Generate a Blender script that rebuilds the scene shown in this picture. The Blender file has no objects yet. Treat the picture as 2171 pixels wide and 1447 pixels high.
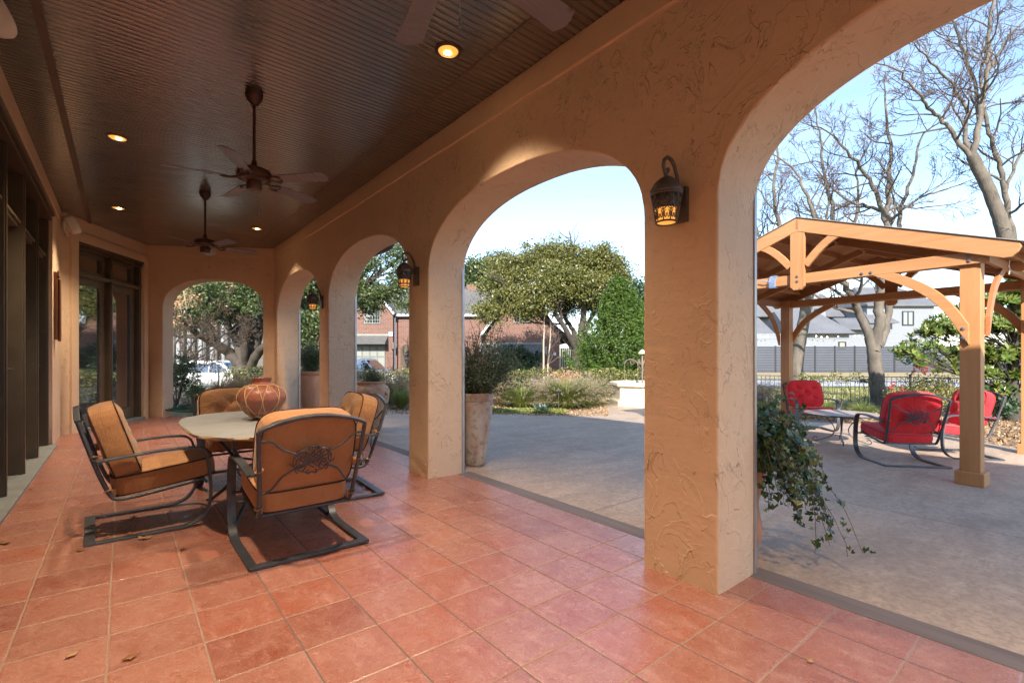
import bpy, bmesh, math, random
import numpy as np
from mathutils import Vector, Matrix

R = math.radians
sc = bpy.context.scene
col = sc.collection
rng = np.random.default_rng(7)
random.seed(7)

# ---------------------------------------------------------------- camera
F, VH, TH, CXP, EYE = 1010.0, 753.8, R(39.3), 1085.5, 1.35
cT, sT = math.cos(TH), math.sin(TH)
cam_d = bpy.data.cameras.new("camera")
cam = bpy.data.objects.new("camera", cam_d)
col.objects.link(cam)
sc.camera = cam
cam_d.sensor_width = 36.0
cam_d.lens = F / 2171.0 * 36.0
cam_d.shift_x = 0.0
cam_d.shift_y = (VH - 723.5) / 2171.0
cam_d.clip_start = 0.05
cam_d.clip_end = 2000
cam.location = (0, 0, EYE)
cam.rotation_euler = (R(90), 0, -TH)

# ---------------------------------------------------------------- world, sun, exposure
SUN_EL, SUN_AZ = R(30.5), R(222.3)      # azimuth: sun stands towards (-X,-Y)
w = bpy.data.worlds.new("World")
sc.world = w
w.use_nodes = True
nt = w.node_tree
nt.nodes.clear()
wo = nt.nodes.new('ShaderNodeOutputWorld')
bg = nt.nodes.new('ShaderNodeBackground')
sky = nt.nodes.new('ShaderNodeTexSky')
sky.sky_type = 'NISHITA'
sky.sun_disc = False
sky.sun_elevation = SUN_EL
sky.sun_rotation = SUN_AZ
sky.air_density = 1.0
sky.dust_density = 0.5
sky.ozone_density = 2.2
# thin high cloud
tc = nt.nodes.new('ShaderNodeTexCoord')
mp = nt.nodes.new('ShaderNodeMapping')
mp.inputs['Scale'].default_value = (1.2, 1.2, 7.0)
mp.inputs['Rotation'].default_value = (0.12, 0.05, 0.4)
no = nt.nodes.new('ShaderNodeTexNoise')
no.inputs['Scale'].default_value = 2.2
no.inputs['Detail'].default_value = 5
rp = nt.nodes.new('ShaderNodeValToRGB')
rp.color_ramp.elements[0].position = 0.42
rp.color_ramp.elements[0].color = (0, 0, 0, 1)
rp.color_ramp.elements[1].position = 0.75
rp.color_ramp.elements[1].color = (0.35, 0.35, 0.35, 1)
mx = nt.nodes.new('ShaderNodeMix')
mx.data_type = 'RGBA'
mx.inputs[7].default_value = (2.6, 2.9, 3.3, 1)
nt.links.new(tc.outputs['Generated'], mp.inputs['Vector'])
nt.links.new(mp.outputs[0], no.inputs['Vector'])
nt.links.new(no.outputs[0], rp.inputs[0])
nt.links.new(rp.outputs[0], mx.inputs[0])
nt.links.new(sky.outputs[0], mx.inputs[6])
nt.links.new(mx.outputs[2], bg.inputs['Color'])
bg.inputs['Strength'].default_value = 0.074
nt.links.new(bg.outputs[0], wo.inputs['Surface'])

sun_d = bpy.data.lights.new("sun", 'SUN')
sun_d.energy = 2.0
sun_d.angle = R(0.5)
sun_d.color = (1.0, 0.93, 0.82)
sun = bpy.data.objects.new("sun", sun_d)
col.objects.link(sun)
trav = Vector((math.cos(SUN_EL) * 0.673, math.cos(SUN_EL) * 0.740, -math.sin(SUN_EL)))
sun.rotation_euler = trav.to_track_quat('-Z', 'Y').to_euler()
sun.location = (-20, -20, 30)

sc.view_settings.view_transform = 'Standard'
sc.view_settings.look = 'None'
sc.view_settings.exposure = 2.5
sc.view_settings.gamma = 1.0
sc.view_settings.use_curve_mapping = False
sc.render.engine = 'CYCLES'
sc.cycles.max_bounces = 9
sc.cycles.diffuse_bounces = 6
sc.cycles.glossy_bounces = 4
sc.cycles.transmission_bounces = 6
sc.cycles.transparent_max_bounces = 12
sc.cycles.sample_clamp_indirect = 6.0
sc.cycles.use_denoising = True
sc.cycles.caustics_reflective = False
sc.cycles.caustics_refractive = False

# ---------------------------------------------------------------- survey helpers
SL = -0.0136


def ray(u, v):
    a = (u - CXP) / F
    b = -(v - VH) / F
    return np.array([a * cT + sT, -a * sT + cT, b])


def P(u, v, d):
    """world point seen at photo pixel u,v at depth d (metres along the view)."""
    return np.array([0, 0, EYE]) + d * ray(u, v)


def LF(lat, d, z=0.0):
    """world point from sideways offset and forward distance"""
    return np.array([lat * cT + d * sT, -lat * sT + d * cT, z])


def smooth(t):
    t = min(1.0, max(0.0, t))
    return t * t * (3 - 2 * t)


def gz(x, y):
    """height of the ground"""
    z = SL * min(max(x, -20), 14)
    d = x * sT + y * cT
    lat = x * cT - y * sT
    z -= 0.5 * smooth((d - 15) / 9) * smooth((-lat + 2) / 5)
    return z


def G(u, v, z=None):
    r = ray(u, v)
    d = EYE / (SL * r[0] - r[2]) if z is None else (z - EYE) / r[2]
    return np.array([0, 0, EYE]) + d * r


def on(u, d):
    p = P(u, 754, d)
    return np.array([p[0], p[1], gz(p[0], p[1])])


# ---------------------------------------------------------------- mesh builder
class MB:
    def __init__(s):
        s.v = []
        s.f = []
        s.n = 0

    def add(s, verts, faces):
        verts = [tuple(p) for p in verts]
        s.v += verts
        s.f += [tuple(i + s.n for i in fc) for fc in faces]
        s.n += len(verts)
        return s

    def box(s, c, size, rz=0.0, M=None):
        hx, hy, hz = size[0] / 2, size[1] / 2, size[2] / 2
        vs = [Vector((x, y, z)) for z in (-hz, hz) for y in (-hy, hy) for x in (-hx, hx)]
        if M is not None:
            vs = [M @ q for q in vs]
        elif rz:
            m = Matrix.Rotation(rz, 3, 'Z')
            vs = [m @ q for q in vs]
        c = Vector(c)
        vs = [q + c for q in vs]
        return s.add(vs, [(0, 2, 3, 1), (4, 5, 7, 6), (0, 1, 5, 4), (2, 6, 7, 3), (0, 4, 6, 2), (1, 3, 7, 5)])

    def bb(s, x0, x1, y0, y1, z0, z1):
        return s.box(((x0 + x1) / 2, (y0 + y1) / 2, (z0 + z1) / 2), (x1 - x0, y1 - y0, z1 - z0))

    def beam(s, a, b, wd, ht, up=(0, 0, 1)):
        """rectangular bar from a to b"""
        a, b = Vector(a), Vector(b)
        d = b - a
        L = d.length
        d.normalize()
        up = Vector(up)
        x = d.cross(up).normalized()
        z = x.cross(d).normalized()
        M = Matrix((x, d, z)).transposed()
        return s.box((a + b) / 2, (wd, L, ht), M=M)

    def tube(s, path, r, n=8, closed=False, flat=None, up=None, cap=True):
        """sweep along path; r number or list; flat=(w,h) gives a flat bar"""
        pts = [Vector(p) for p in path]
        m = len(pts)
        rr = r if hasattr(r, '__len__') else [r] * m
        vs = []
        prev = None
        for i, p in enumerate(pts):
            if closed:
                t = pts[(i + 1) % m] - pts[i - 1]
            else:
                t = pts[min(i + 1, m - 1)] - pts[max(i - 1, 0)]
            if t.length < 1e-9:
                t = Vector((0, 0, 1))
            t.normalize()
            if up is not None:
                x = t.cross(Vector(up))
                if x.length < 1e-4:
                    x = t.orthogonal()
                x.normalize()
            elif prev is None:
                x = t.orthogonal().normalized()
            else:
                x = prev - t * prev.dot(t)
                if x.length < 1e-6:
                    x = t.orthogonal()
                x.normalize()
            prev = x
            y = t.cross(x)
            if flat:
                a, b = flat[0] / 2, flat[1] / 2
                for q in ((-a, -b), (a, -b), (a, b), (-a, b)):
                    vs.append(p + x * q[0] + y * q[1])
            else:
                for k in range(n):
                    an = 2 * math.pi * k / n
                    vs.append(p + (x * math.cos(an) + y * math.sin(an)) * rr[i])
        k = 4 if flat else n
        fs = []
        for i in range(m if closed else m - 1):
            j = (i + 1) % m
            for q in range(k):
                fs.append((i * k + q, i * k + (q + 1) % k, j * k + (q + 1) % k, j * k + q))
        if not closed and cap:
            fs.append(tuple(range(k))[::-1])
            fs.append(tuple((m - 1) * k + q for q in range(k)))
        return s.add(vs, fs)

    def lathe(s, prof, c=(0, 0, 0), n=32, jit=0.0):
        vs = []
        for (r, z) in prof:
            for k in range(n):
                a = 2 * math.pi * k / n
                q = r * (1 + jit * math.sin(3 * a + z * 5))
                vs.append((c[0] + q * math.cos(a), c[1] + q * math.sin(a), c[2] + z))
        fs = []
        for i in range(len(prof) - 1):
            for k in range(n):
                fs.append((i * n + k, i * n + (k + 1) % n, (i + 1) * n + (k + 1) % n, (i + 1) * n + k))
        if prof[0][0] > 1e-6:
            fs.append(tuple(range(n))[::-1])
        if prof[-1][0] > 1e-6:
            fs.append(tuple((len(prof) - 1) * n + k for k in range(n)))
        return s.add(vs, fs)

    def prism(s, poly, O, X, Y, depth):
        """2-D polygon in plane (O;X,Y) extruded by depth along X x Y"""
        O, X, Y = Vector(O), Vector(X), Vector(Y)
        N = X.cross(Y).normalized() * depth
        n = len(poly)
        vs = [O + X * a + Y * b for a, b in poly] + [O + X * a + Y * b + N for a, b in poly]
        fs = [tuple(range(n))[::-1], tuple(range(n, 2 * n))]
        fs += [(i, (i + 1) % n, n + (i + 1) % n, n + i) for i in range(n)]
        return s.add(vs, fs)

    def sphere(s, c, r, n=10, m=6, sq=(1, 1, 1)):
        prof = [(max(1e-7, math.sin(math.pi * i / m)), -math.cos(math.pi * i / m)) for i in range(m + 1)]
        vs = []
        for (a, z) in prof:
            for k in range(n):
                t = 2 * math.pi * k / n
                vs.append((c[0] + r * sq[0] * a * math.cos(t), c[1] + r * sq[1] * a * math.sin(t), c[2] + r * sq[2] * z))
        fs = []
        for i in range(m):
            for k in range(n):
                fs.append((i * n + k, i * n + (k + 1) % n, (i + 1) * n + (k + 1) % n, (i + 1) * n + k))
        return s.add(vs, fs)

    def build(s, name, mat, parent=None, org=(0, 0, 0), smooth=None, bevel=0, fix=False):
        me = bpy.data.meshes.new(name)
        vs = s.v
        if any(org):
            vs = [(a - org[0], b - org[1], c - org[2]) for a, b, c in vs]
        me.from_pydata(vs, [], s.f)
        if fix:
            bm = bmesh.new()
            bm.from_mesh(me)
            bmesh.ops.recalc_face_normals(bm, faces=bm.faces)
            bm.to_mesh(me)
            bm.free()
        me.update()
        return link(name, me, mat, parent, org, smooth, bevel)


def link(name, me, mat, parent=None, org=(0, 0, 0), smooth=None, bevel=0):
    if mat is not None:
        me.materials.append(mat)
    if smooth:
        me.polygons.foreach_set('use_smooth', [True] * len(me.polygons))
        if smooth is not True:
            me.set_sharp_from_angle(angle=R(smooth))
    o = bpy.data.objects.new(name, me)
    col.objects.link(o)
    if parent is not None:
        o.parent = parent
    else:
        o.location = org
    if bevel:
        b = o.modifiers.new('bevel', 'BEVEL')
        b.width = bevel
        b.segments = 2
        b.limit_method = 'ANGLE'
    return o


def np_mesh(name, V, k, mat, parent=None, org=(0, 0, 0), smooth=None):
    """V: (n,k,3) separate polygons of k corners"""
    V = np.asarray(V, dtype=np.float32) - np.array(org, dtype=np.float32)
    n = V.shape[0]
    me = bpy.data.meshes.new(name)
    me.vertices.add(n * k)
    me.vertices.foreach_set('co', V.reshape(-1))
    me.loops.add(n * k)
    me.loops.foreach_set('vertex_index', np.arange(n * k, dtype=np.int32))
    me.polygons.add(n)
    me.polygons.foreach_set('loop_start', np.arange(0, n * k, k, dtype=np.int32))
    me.polygons.foreach_set('loop_total', np.full(n, k, dtype=np.int32))
    me.update(calc_edges=True)
    return link(name, me, mat, parent, org, smooth)


def thing(name, label, cat, loc=(0, 0, 0), rz=0.0, group=None):
    o = bpy.data.objects.new(name, None)
    o.empty_display_size = 0.1
    col.objects.link(o)
    o.location = tuple(float(q) for q in loc)
    o.rotation_euler = (0, 0, rz)
    return tag(o, label, cat, group)


def tag(o, label, cat, group=None):
    o['label'] = label
    o['category'] = cat
    if group:
        o['group'] = group
    return o


def struct(o, label=None, kind='structure'):
    o['kind'] = kind
    if label:
        o['label'] = label
    return o


def dup(root, loc, rz, label, parent=None):
    c = root.copy()
    col.objects.link(c)
    if parent is None:
        c.location = tuple(float(q) for q in loc)
        c.rotation_euler = (0, 0, rz)
        c['label'] = label
    else:
        c.parent = parent
    for ch in list(root.children):
        dup(ch, None, None, None, c)
    return c


# ---------------------------------------------------------------- materials
def new_mat(name):
    m = bpy.data.materials.new(name)
    m.use_nodes = True
    t = m.node_tree
    b = t.nodes['Principled BSDF']
    return m, t, b


def N(t, typ, **kw):
    n = t.nodes.new(typ)
    for k, v in kw.items():
        if k in ('operation', 'data_type', 'blend_type', 'wave_type', 'bands_direction', 'feature', 'distance', 'noise_dimensions', 'interpolation_type', 'voronoi_dimensions', 'wave_profile'):
            setattr(n, k, v)
        else:
            n.inputs[k.replace('_', ' ')].default_value = v
    return n


def pos(t, scale=(1, 1, 1), obj=False, rot=(0, 0, 0)):
    if obj:
        g = t.nodes.new('ShaderNodeTexCoord').outputs['Object']
    else:
        g = t.nodes.new('ShaderNodeNewGeometry').outputs['Position']
    m = t.nodes.new('ShaderNodeMapping')
    m.inputs['Scale'].default_value = scale
    m.inputs['Rotation'].default_value = rot
    t.links.new(g, m.inputs['Vector'])
    return m.outputs[0]


def ramp(t, src, stops):
    r = t.nodes.new('ShaderNodeValToRGB')
    e = r.color_ramp.elements
    while len(e) < len(stops):
        e.new(0.5)
    for i, (p, c) in enumerate(stops):
        e[i].position = p
        e[i].color = (c, c, c, 1) if not hasattr(c, '__len__') else (*c, 1)
    t.links.new(src, r.inputs[0])
    return r.outputs[0]


def mixc(t, fac, a, b, mode='MIX'):
    m = t.nodes.new('ShaderNodeMix')
    m.data_type = 'RGBA'
    m.blend_type = mode
    for s, i in ((fac, 0), (a, 6), (b, 7)):
        if hasattr(s, 'is_output'):
            t.links.new(s, m.inputs[i])
        else:
            m.inputs[i].default_value = (*s, 1) if hasattr(s, '__len__') else s
    return m.outputs[2]


def math_(t, op, a, b=None, c=None):
    m = t.nodes.new('ShaderNodeMath')
    m.operation = op
    for s, i in ((a, 0), (b, 1), (c, 2)):
        if s is None:
            continue
        if hasattr(s, 'is_output'):
            t.links.new(s, m.inputs[i])
        else:
            m.inputs[i].default_value = s
    return m.outputs[0]


def noise(t, vec, scale, detail=4, rough=0.55, dist=0.0):
    n = N(t, 'ShaderNodeTexNoise', Scale=scale, Detail=detail, Roughness=rough, Distortion=dist)
    t.links.new(vec, n.inputs['Vector'])
    return n.outputs[0]


def bump(t, b, h, strength=0.5, dist=0.01, normal=None):
    n = t.nodes.new('ShaderNodeBump')
    n.inputs['Strength'].default_value = strength
    n.inputs['Distance'].default_value = dist
    t.links.new(h, n.inputs['Height'])
    if normal is not None:
        t.links.new(normal, n.inputs['Normal'])
    if b is not None:
        t.links.new(n.outputs[0], b.inputs['Normal'])
    return n.outputs[0]


def simple(name, c1, c2=None, rough=0.6, scale=8, metal=0.0, bmp=0.0, bscale=60, obj=False, spec=0.5, stretch=(1, 1, 1)):
    m, t, b = new_mat(name)
    v = pos(t, stretch, obj)
    if c2 is None:
        c2 = tuple(q * 0.75 for q in c1)
    n = noise(t, v, scale, 5, 0.6)
    f = ramp(t, n, [(0.3, 0.0), (0.7, 1.0)])
    t.links.new(mixc(t, f, c1, c2), b.inputs['Base Color'])
    b.inputs['Roughness'].default_value = rough
    b.inputs['Metallic'].default_value = metal
    b.inputs['Specular IOR Level'].default_value = spec
    if bmp:
        bump(t, b, noise(t, v, bscale, 3), bmp, 0.003)
    return m


def stucco(name, c1, c2, trowel=1.0):
    m, t, b = new_mat(name)
    v = pos(t)
    big = noise(t, v, 0.9, 4, 0.6)
    n1 = noise(t, v, 2.3, 4, 0.55, 1.6)
    n2 = noise(t, pos(t, (1, 1, 0.7), rot=(0.3, 0.5, 0.2)), 4.5, 3, 0.5, 2.2)
    n3 = noise(t, v, 28, 4, 0.6)
    patch = ramp(t, noise(t, v, 0.8, 3, 0.6, 0.5), [(0.40, 0.12), (0.60, 1.0)])
    s1 = ramp(t, n1, [(0.47, 0.0), (0.482, 1.0), (0.60, 0.35), (0.75, 0.5)])
    s2 = ramp(t, n2, [(0.53, 0.0), (0.542, 1.0), (0.63, 0.25), (1.0, 0.25)])
    mask = ramp(t, noise(t, v, 1.7, 2), [(0.42, 0.0), (0.55, 1.0)])
    s2m = math_(t, 'MULTIPLY', s2, mask)
    # long flat trowel sweeps
    sw = noise(t, pos(t, (0.7, 0.7, 3.5), rot=(0.5, 0.2, 0.9)), 2.4, 3, 0.5, 0.4)
    brk = ramp(t, noise(t, v, 5, 4, 0.7), [(0.46, 0.0), (0.60, 1.0)])
    h = math_(t, 'ADD', math_(t, 'MULTIPLY', s1, math_(t, 'MULTIPLY', patch, 0.42)), math_(t, 'MULTIPLY', math_(t, 'MULTIPLY', s2m, brk), 0.8))
    h = math_(t, 'ADD', h, math_(t, 'MULTIPLY', n3, 0.16))
    h = math_(t, 'ADD', h, math_(t, 'MULTIPLY', sw, 0.45))
    e1 = ramp(t, n1, [(0.471, 0.0), (0.477, 1.0), (0.483, 0.0)])
    e2 = ramp(t, n2, [(0.528, 0.0), (0.537, 1.0), (0.546, 0.0)])
    fine = noise(t, v, 16, 4, 0.7, 2.0)
    e3 = math_(t, 'MULTIPLY', ramp(t, fine, [(0.64, 0.0), (0.68, 0.9), (0.72, 0.3)]), ramp(t, noise(t, v, 1.3, 3), [(0.5, 0.0), (0.6, 1.0)]))
    e = math_(t, 'MULTIPLY', math_(t, 'MAXIMUM', math_(t, 'MULTIPLY', e1, patch), math_(t, 'MULTIPLY', e2, mask)), brk)
    e = math_(t, 'MAXIMUM', e, math_(t, 'MULTIPLY', e3, 0.55))
    base = mixc(t, ramp(t, big, [(0.3, 0.0), (0.7, 1.0)]), c1, c2)
    base = mixc(t, ramp(t, noise(t, v, 11, 5), [(0.5, 0.0), (0.8, 0.25)]), base, tuple(q * 0.75 for q in c2))
    dark = tuple(q * 0.26 for q in c2)
    sc_ = math_(t, 'MULTIPLY', e, 0.9 * trowel)
    t.links.new(mixc(t, sc_, base, dark), b.inputs['Base Color'])
    b.inputs['Roughness'].default_value = 0.75
    b.inputs['Specular IOR Level'].default_value = 0.3
    bump(t, b, h, 0.75 * trowel, 0.012)
    return m


def leafmat(name, c1, c2, c3=None, rough=0.5, trans=0.25):
    """leaf colour varies leaf by leaf"""
    m, t, b = new_mat(name)
    g = t.nodes.new('ShaderNodeNewGeometry')
    rnd = g.outputs['Random Per Island']
    c3 = c3 or c2
    r = ramp(t, rnd, [(0.0, c1), (0.55, c2), (0.95, c3)])
    n = noise(t, g.outputs['Position'], 1.3, 3)
    colr = mixc(t, ramp(t, n, [(0.35, 0.0), (0.7, 0.55)]), r, c2)
    t.links.new(colr, b.inputs['Base Color'])
    b.inputs['Roughness'].default_value = rough
    tr = t.nodes.new('ShaderNodeBsdfTranslucent')
    t.links.new(colr, tr.inputs['Color'])
    ms = t.nodes.new('ShaderNodeMixShader')
    ms.inputs[0].default_value = trans
    t.links.new(b.outputs[0], ms.inputs[1])
    t.links.new(tr.outputs[0], ms.inputs[2])
    t.links.new(ms.outputs[0], t.nodes['Material Output'].inputs['Surface'])
    return m


def bark(name, c1, c2, sc_=6):
    m, t, b = new_mat(name)
    v = pos(t, (1, 1, 0.35))
    n = noise(t, v, sc_, 6, 0.65)
    n2 = noise(t, v, sc_ * 7, 4)
    t.links.new(mixc(t, ramp(t, n, [(0.35, 0.0), (0.65, 1.0)]), c1, c2), b.inputs['Base Color'])
    b.inputs['Roughness'].default_value = 0.85
    bump(t, b, math_(t, 'ADD', n, math_(t, 'MULTIPLY', n2, 0.6)), 0.7, 0.03)
    return m


def glass(name, tint=(0.02, 0.022, 0.025), wav=0.12):
    m, t, b = new_mat(name)
    t.links.new(mixc(t, noise(t, pos(t), 0.8, 2), tint, tuple(q * 2.2 for q in tint)), b.inputs['Base Color'])
    b.inputs['Roughness'].default_value = 0.03
    b.inputs['Specular IOR Level'].default_value = 1.0
    b.inputs['IOR'].default_value = 1.9
    b.inputs['Coat Weight'].default_value = 1.0
    b.inputs['Coat Roughness'].default_value = 0.02
    b.inputs['Coat IOR'].default_value = 2.3
    bump(t, b, noise(t, pos(t, (1, 1, 0.6)), 2.2, 2), wav, 0.02)
    return m


def emit(name, c, s):
    m, t, b = new_mat(name)
    b.inputs['Base Color'].default_value = (*c, 1)
    b.inputs['Emission Color'].default_value = (*c, 1)
    b.inputs['Emission Strength'].default_value = s
    return m


M = {}
M['stucco'] = stucco('stucco', (0.68, 0.515, 0.37), (0.61, 0.45, 0.315))
M['stucco_smooth'] = stucco('smooth painted stucco', (0.70, 0.525, 0.365), (0.64, 0.47, 0.32), 0.22)
M['metal'] = simple('wrought iron', (0.060, 0.068, 0.082), (0.10, 0.11, 0.128), 0.42, 9, 0.45, 0.15, 90, obj=True)
M['bronze'] = simple('bronze paint', (0.10, 0.045, 0.028), (0.065, 0.028, 0.018), 0.4, 12, 0.3, obj=True)
M['lantern'] = simple('lantern metal', (0.135, 0.118, 0.112), (0.085, 0.075, 0.075), 0.5, 30, 0.4, 0.2, 120, obj=True)
M['door'] = simple('brown door paint', (0.15, 0.118, 0.078), (0.11, 0.086, 0.058), 0.35, 4)
M['door_dark'] = simple('dark brown jamb paint', (0.10, 0.076, 0.054), (0.07, 0.053, 0.038), 0.3, 4)
M['glass'] = glass('window glass')
M['white_plastic'] = simple('white plastic', (0.72, 0.70, 0.66), (0.62, 0.60, 0.56), 0.4, 6)
M['track'] = simple('grey aluminium', (0.42, 0.42, 0.45), (0.32, 0.32, 0.36), 0.35, 6, 0.6)
M['cord'] = simple('rawhide', (0.62, 0.45, 0.24), (0.5, 0.34, 0.17), 0.7, 20)
M['chrome'] = simple('galvanised bolt', (0.30, 0.31, 0.33), (0.18, 0.18, 0.2), 0.35, 40, 0.8)


def fabric(name, c1, c2):
    m, t, b = new_mat(name)
    v = pos(t, obj=True)
    n = noise(t, v, 5, 4)
    t.links.new(mixc(t, ramp(t, n, [(0.3, 0.0), (0.7, 1.0)]), c1, c2), b.inputs['Base Color'])
    b.inputs['Roughness'].default_value = 0.85
    b.inputs['Sheen Weight'].default_value = 0.25
    b.inputs['Specular IOR Level'].default_value = 0.25
    wr = noise(t, pos(t, (1, 1, 1), True), 9, 3, 0.6, 1.2)
    fine = noise(t, v, 400, 2)
    wr2 = noise(t, pos(t, (1.0, 3.0, 1.0), True, (0.4, 0.3, 0.8)), 7, 3, 0.6, 0.8)
    wr = math_(t, 'ADD', math_(t, 'MULTIPLY', wr, 0.6), ramp(t, wr2, [(0.42, 0.0), (0.5, 0.22), (0.58, 0.1)]))
    bump(t, b, math_(t, 'ADD', wr, math_(t, 'MULTIPLY', fine, 0.10)), 0.7, 0.016)
    return m


M['orange'] = fabric('ochre cushion fabric', (0.43, 0.215, 0.095), (0.36, 0.172, 0.072))
M['red'] = fabric('red cushion fabric', (0.70, 0.028, 0.035), (0.60, 0.02, 0.03))
M['piping'] = simple('dark piping', (0.045, 0.012, 0.010), (0.03, 0.01, 0.01), 0.8)
M['redpiping'] = simple('red piping', (0.45, 0.015, 0.02), (0.35, 0.015, 0.02), 0.8)


def N_map(t, v):
    m = t.nodes.new('ShaderNodeMapping')
    m.inputs['Scale'].default_value = (4.5, 1.3, 1)
    m.inputs['Rotation'].default_value = (0, 0, 0.4)
    t.links.new(v, m.inputs['Vector'])
    return m.outputs[0]


def tile_mat():
    m, t, b = new_mat('terracotta floor tile')
    g = t.nodes.new('ShaderNodeNewGeometry')
    sep = t.nodes.new('ShaderNodeSeparateXYZ')
    t.links.new(g.outputs['Position'], sep.inputs[0])
    S = 0.352
    nz = noise(t, g.outputs['Position'], 6, 3)
    wob = math_(t, 'MULTIPLY', math_(t, 'SUBTRACT', nz, 0.5), 0.03)
    ux = math_(t, 'ADD', math_(t, 'DIVIDE', math_(t, 'SUBTRACT', sep.outputs[0], -0.755), S), wob)
    uy = math_(t, 'ADD', math_(t, 'DIVIDE', math_(t, 'SUBTRACT', sep.outputs[1], 4.065 - S * 40), S), wob)
    fx = math_(t, 'FRACT', ux)
    fy = math_(t, 'FRACT', uy)
    ix = math_(t, 'FLOOR', ux)
    iy = math_(t, 'FLOOR', uy)
    ex = math_(t, 'MINIMUM', fx, math_(t, 'SUBTRACT', 1.0, fx))
    ey = math_(t, 'MINIMUM', fy, math_(t, 'SUBTRACT', 1.0, fy))
    e = math_(t, 'MINIMUM', ex, ey)
    edge = math_(t, 'ADD', e, math_(t, 'MULTIPLY', math_(t, 'SUBTRACT', noise(t, g.outputs['Position'], 60, 2), 0.5), 0.006))
    grout = ramp(t, edge, [(0.0080, 1.0), (0.0125, 0.0)])
    hgt = ramp(t, edge, [(0.007, 0.0), (0.03, 1.0)])
    cmb = t.nodes.new('ShaderNodeCombineXYZ')
    t.links.new(ix, cmb.inputs[0])
    t.links.new(iy, cmb.inputs[1])
    wn = t.nodes.new('ShaderNodeTexWhiteNoise')
    wn.noise_dimensions = '2D'
    t.links.new(cmb.outputs[0], wn.inputs[0])
    rnd = wn.outputs[0]
    tc_ = ramp(t, rnd, [(0.0, (0.21, 0.058, 0.036)), (0.3, (0.32, 0.088, 0.048)), (0.65, (0.275, 0.100, 0.068)), (1.0, (0.36, 0.145, 0.098))])
    # offset texture per tile so marks do not run across joints
    off = t.nodes.new('ShaderNodeVectorMath')
    off.operation = 'MULTIPLY_ADD'
    t.links.new(wn.outputs[1], off.inputs[0])
    off.inputs[1].default_value = (9, 9, 9)
    t.links.new(g.outputs['Position'], off.inputs[2])
    pv = off.outputs[0]
    mot = noise(t, pv, 5, 6, 0.62, 0.8)
    mot2 = noise(t, pv, 17, 6, 0.7, 1.5)
    c = mixc(t, ramp(t, mot, [(0.3, 0.0), (0.72, 0.75)]), tc_, (0.385, 0.195, 0.155))
    streak = noise(t, N_map(t, pv), 3.0, 6, 0.7, 0.6)
    c = mixc(t, ramp(t, streak, [(0.52, 0.0), (0.72, 0.55)]), c, (0.50, 0.28, 0.235))
    c = mixc(t, ramp(t, mot2, [(0.32, 0.75), (0.50, 0.0)]), c, (0.22, 0.060, 0.038))
    c = mixc(t, ramp(t, noise(t, pv, 90, 3), [(0.58, 0.0), (0.70, 0.45)]), c, (0.60, 0.38, 0.31))
    gc = mixc(t, noise(t, g.outputs['Position'], 2.0, 4), (0.20, 0.125, 0.09), (0.36, 0.25, 0.185))
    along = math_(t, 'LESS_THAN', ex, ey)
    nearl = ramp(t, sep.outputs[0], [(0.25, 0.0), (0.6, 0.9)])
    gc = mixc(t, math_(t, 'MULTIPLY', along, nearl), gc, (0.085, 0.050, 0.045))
    t.links.new(mixc(t, grout, c, gc), b.inputs['Base Color'])
    rg = ramp(t, mot2, [(0.3, 0.42), (0.7, 0.21)])
    rg2 = mixc(t, grout, rg, (0.8, 0.8, 0.8))
    t.links.new(rg2, b.inputs['Roughness'])
    b.inputs['Specular IOR Level'].default_value = 1.0
    h = math_(t, 'ADD', math_(t, 'MULTIPLY', hgt, 0.4), math_(t, 'MULTIPLY', mot2, 0.5))
    h = math_(t, 'ADD', h, math_(t, 'MULTIPLY', mot, 0.5))
    bump(t, b, h, 0.5, 0.010)
    return m


M['tile'] = tile_mat()


def concrete(name, c1, c2, c3, joint=True):
    m, t, b = new_mat(name)
    v = pos(t)
    a = noise(t, v, 0.55, 6, 0.62, 0.7)
    s_ = noise(t, pos(t, (0.45, 1.2, 1), rot=(0, 0, 0.5)), 1.5, 8, 0.68, 1.6)
    f = noise(t, v, 30, 5, 0.7)
    c = mixc(t, ramp(t, a, [(0.33, 0.0), (0.68, 1.0)]), c1, c2)
    c = mixc(t, ramp(t, s_, [(0.42, 0.0), (0.72, 0.75)]), c, c3)
    c = mixc(t, ramp(t, f, [(0.36, 0.55), (0.56, 0.0)]), c, tuple(q * 0.55 for q in c1))
    c = mixc(t, ramp(t, noise(t, v, 7, 6, 0.75, 0.5), [(0.52, 0.0), (0.70, 0.45)]), c, tuple(min(1, q * 1.25) for q in c2))
    if joint:
        g = t.nodes.new('ShaderNodeNewGeometry')
        sep = t.nodes.new('ShaderNodeSeparateXYZ')
        t.links.new(g.outputs['Position'], sep.inputs[0])
        js = []
        for k, (sz, o_) in enumerate(((2.9, 0.35), (2.95, 0.1))):
            u = math_(t, 'FRACT', math_(t, 'DIVIDE', math_(t, 'ADD', sep.outputs[k], o_), sz))
            js.append(math_(t, 'MINIMUM', u, math_(t, 'SUBTRACT', 1.0, u)))
        j = ramp(t, math_(t, 'MINIMUM', js[0], js[1]), [(0.0009, 1.0), (0.0022, 0.0)])
        c = mixc(t, math_(t, 'MULTIPLY', j, 0.8), c, tuple(q * 0.3 for q in c1))
        hh = math_(t, 'SUBTRACT', math_(t, 'MULTIPLY', f, 0.5), j)
    else:
        hh = f
    t.links.new(c, b.inputs['Base Color'])
    t.links.new(ramp(t, a, [(0.3, 0.5), (0.7, 0.75)]), b.inputs['Roughness'])
    bump(t, b, hh, 0.35, 0.006)
    return m


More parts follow.
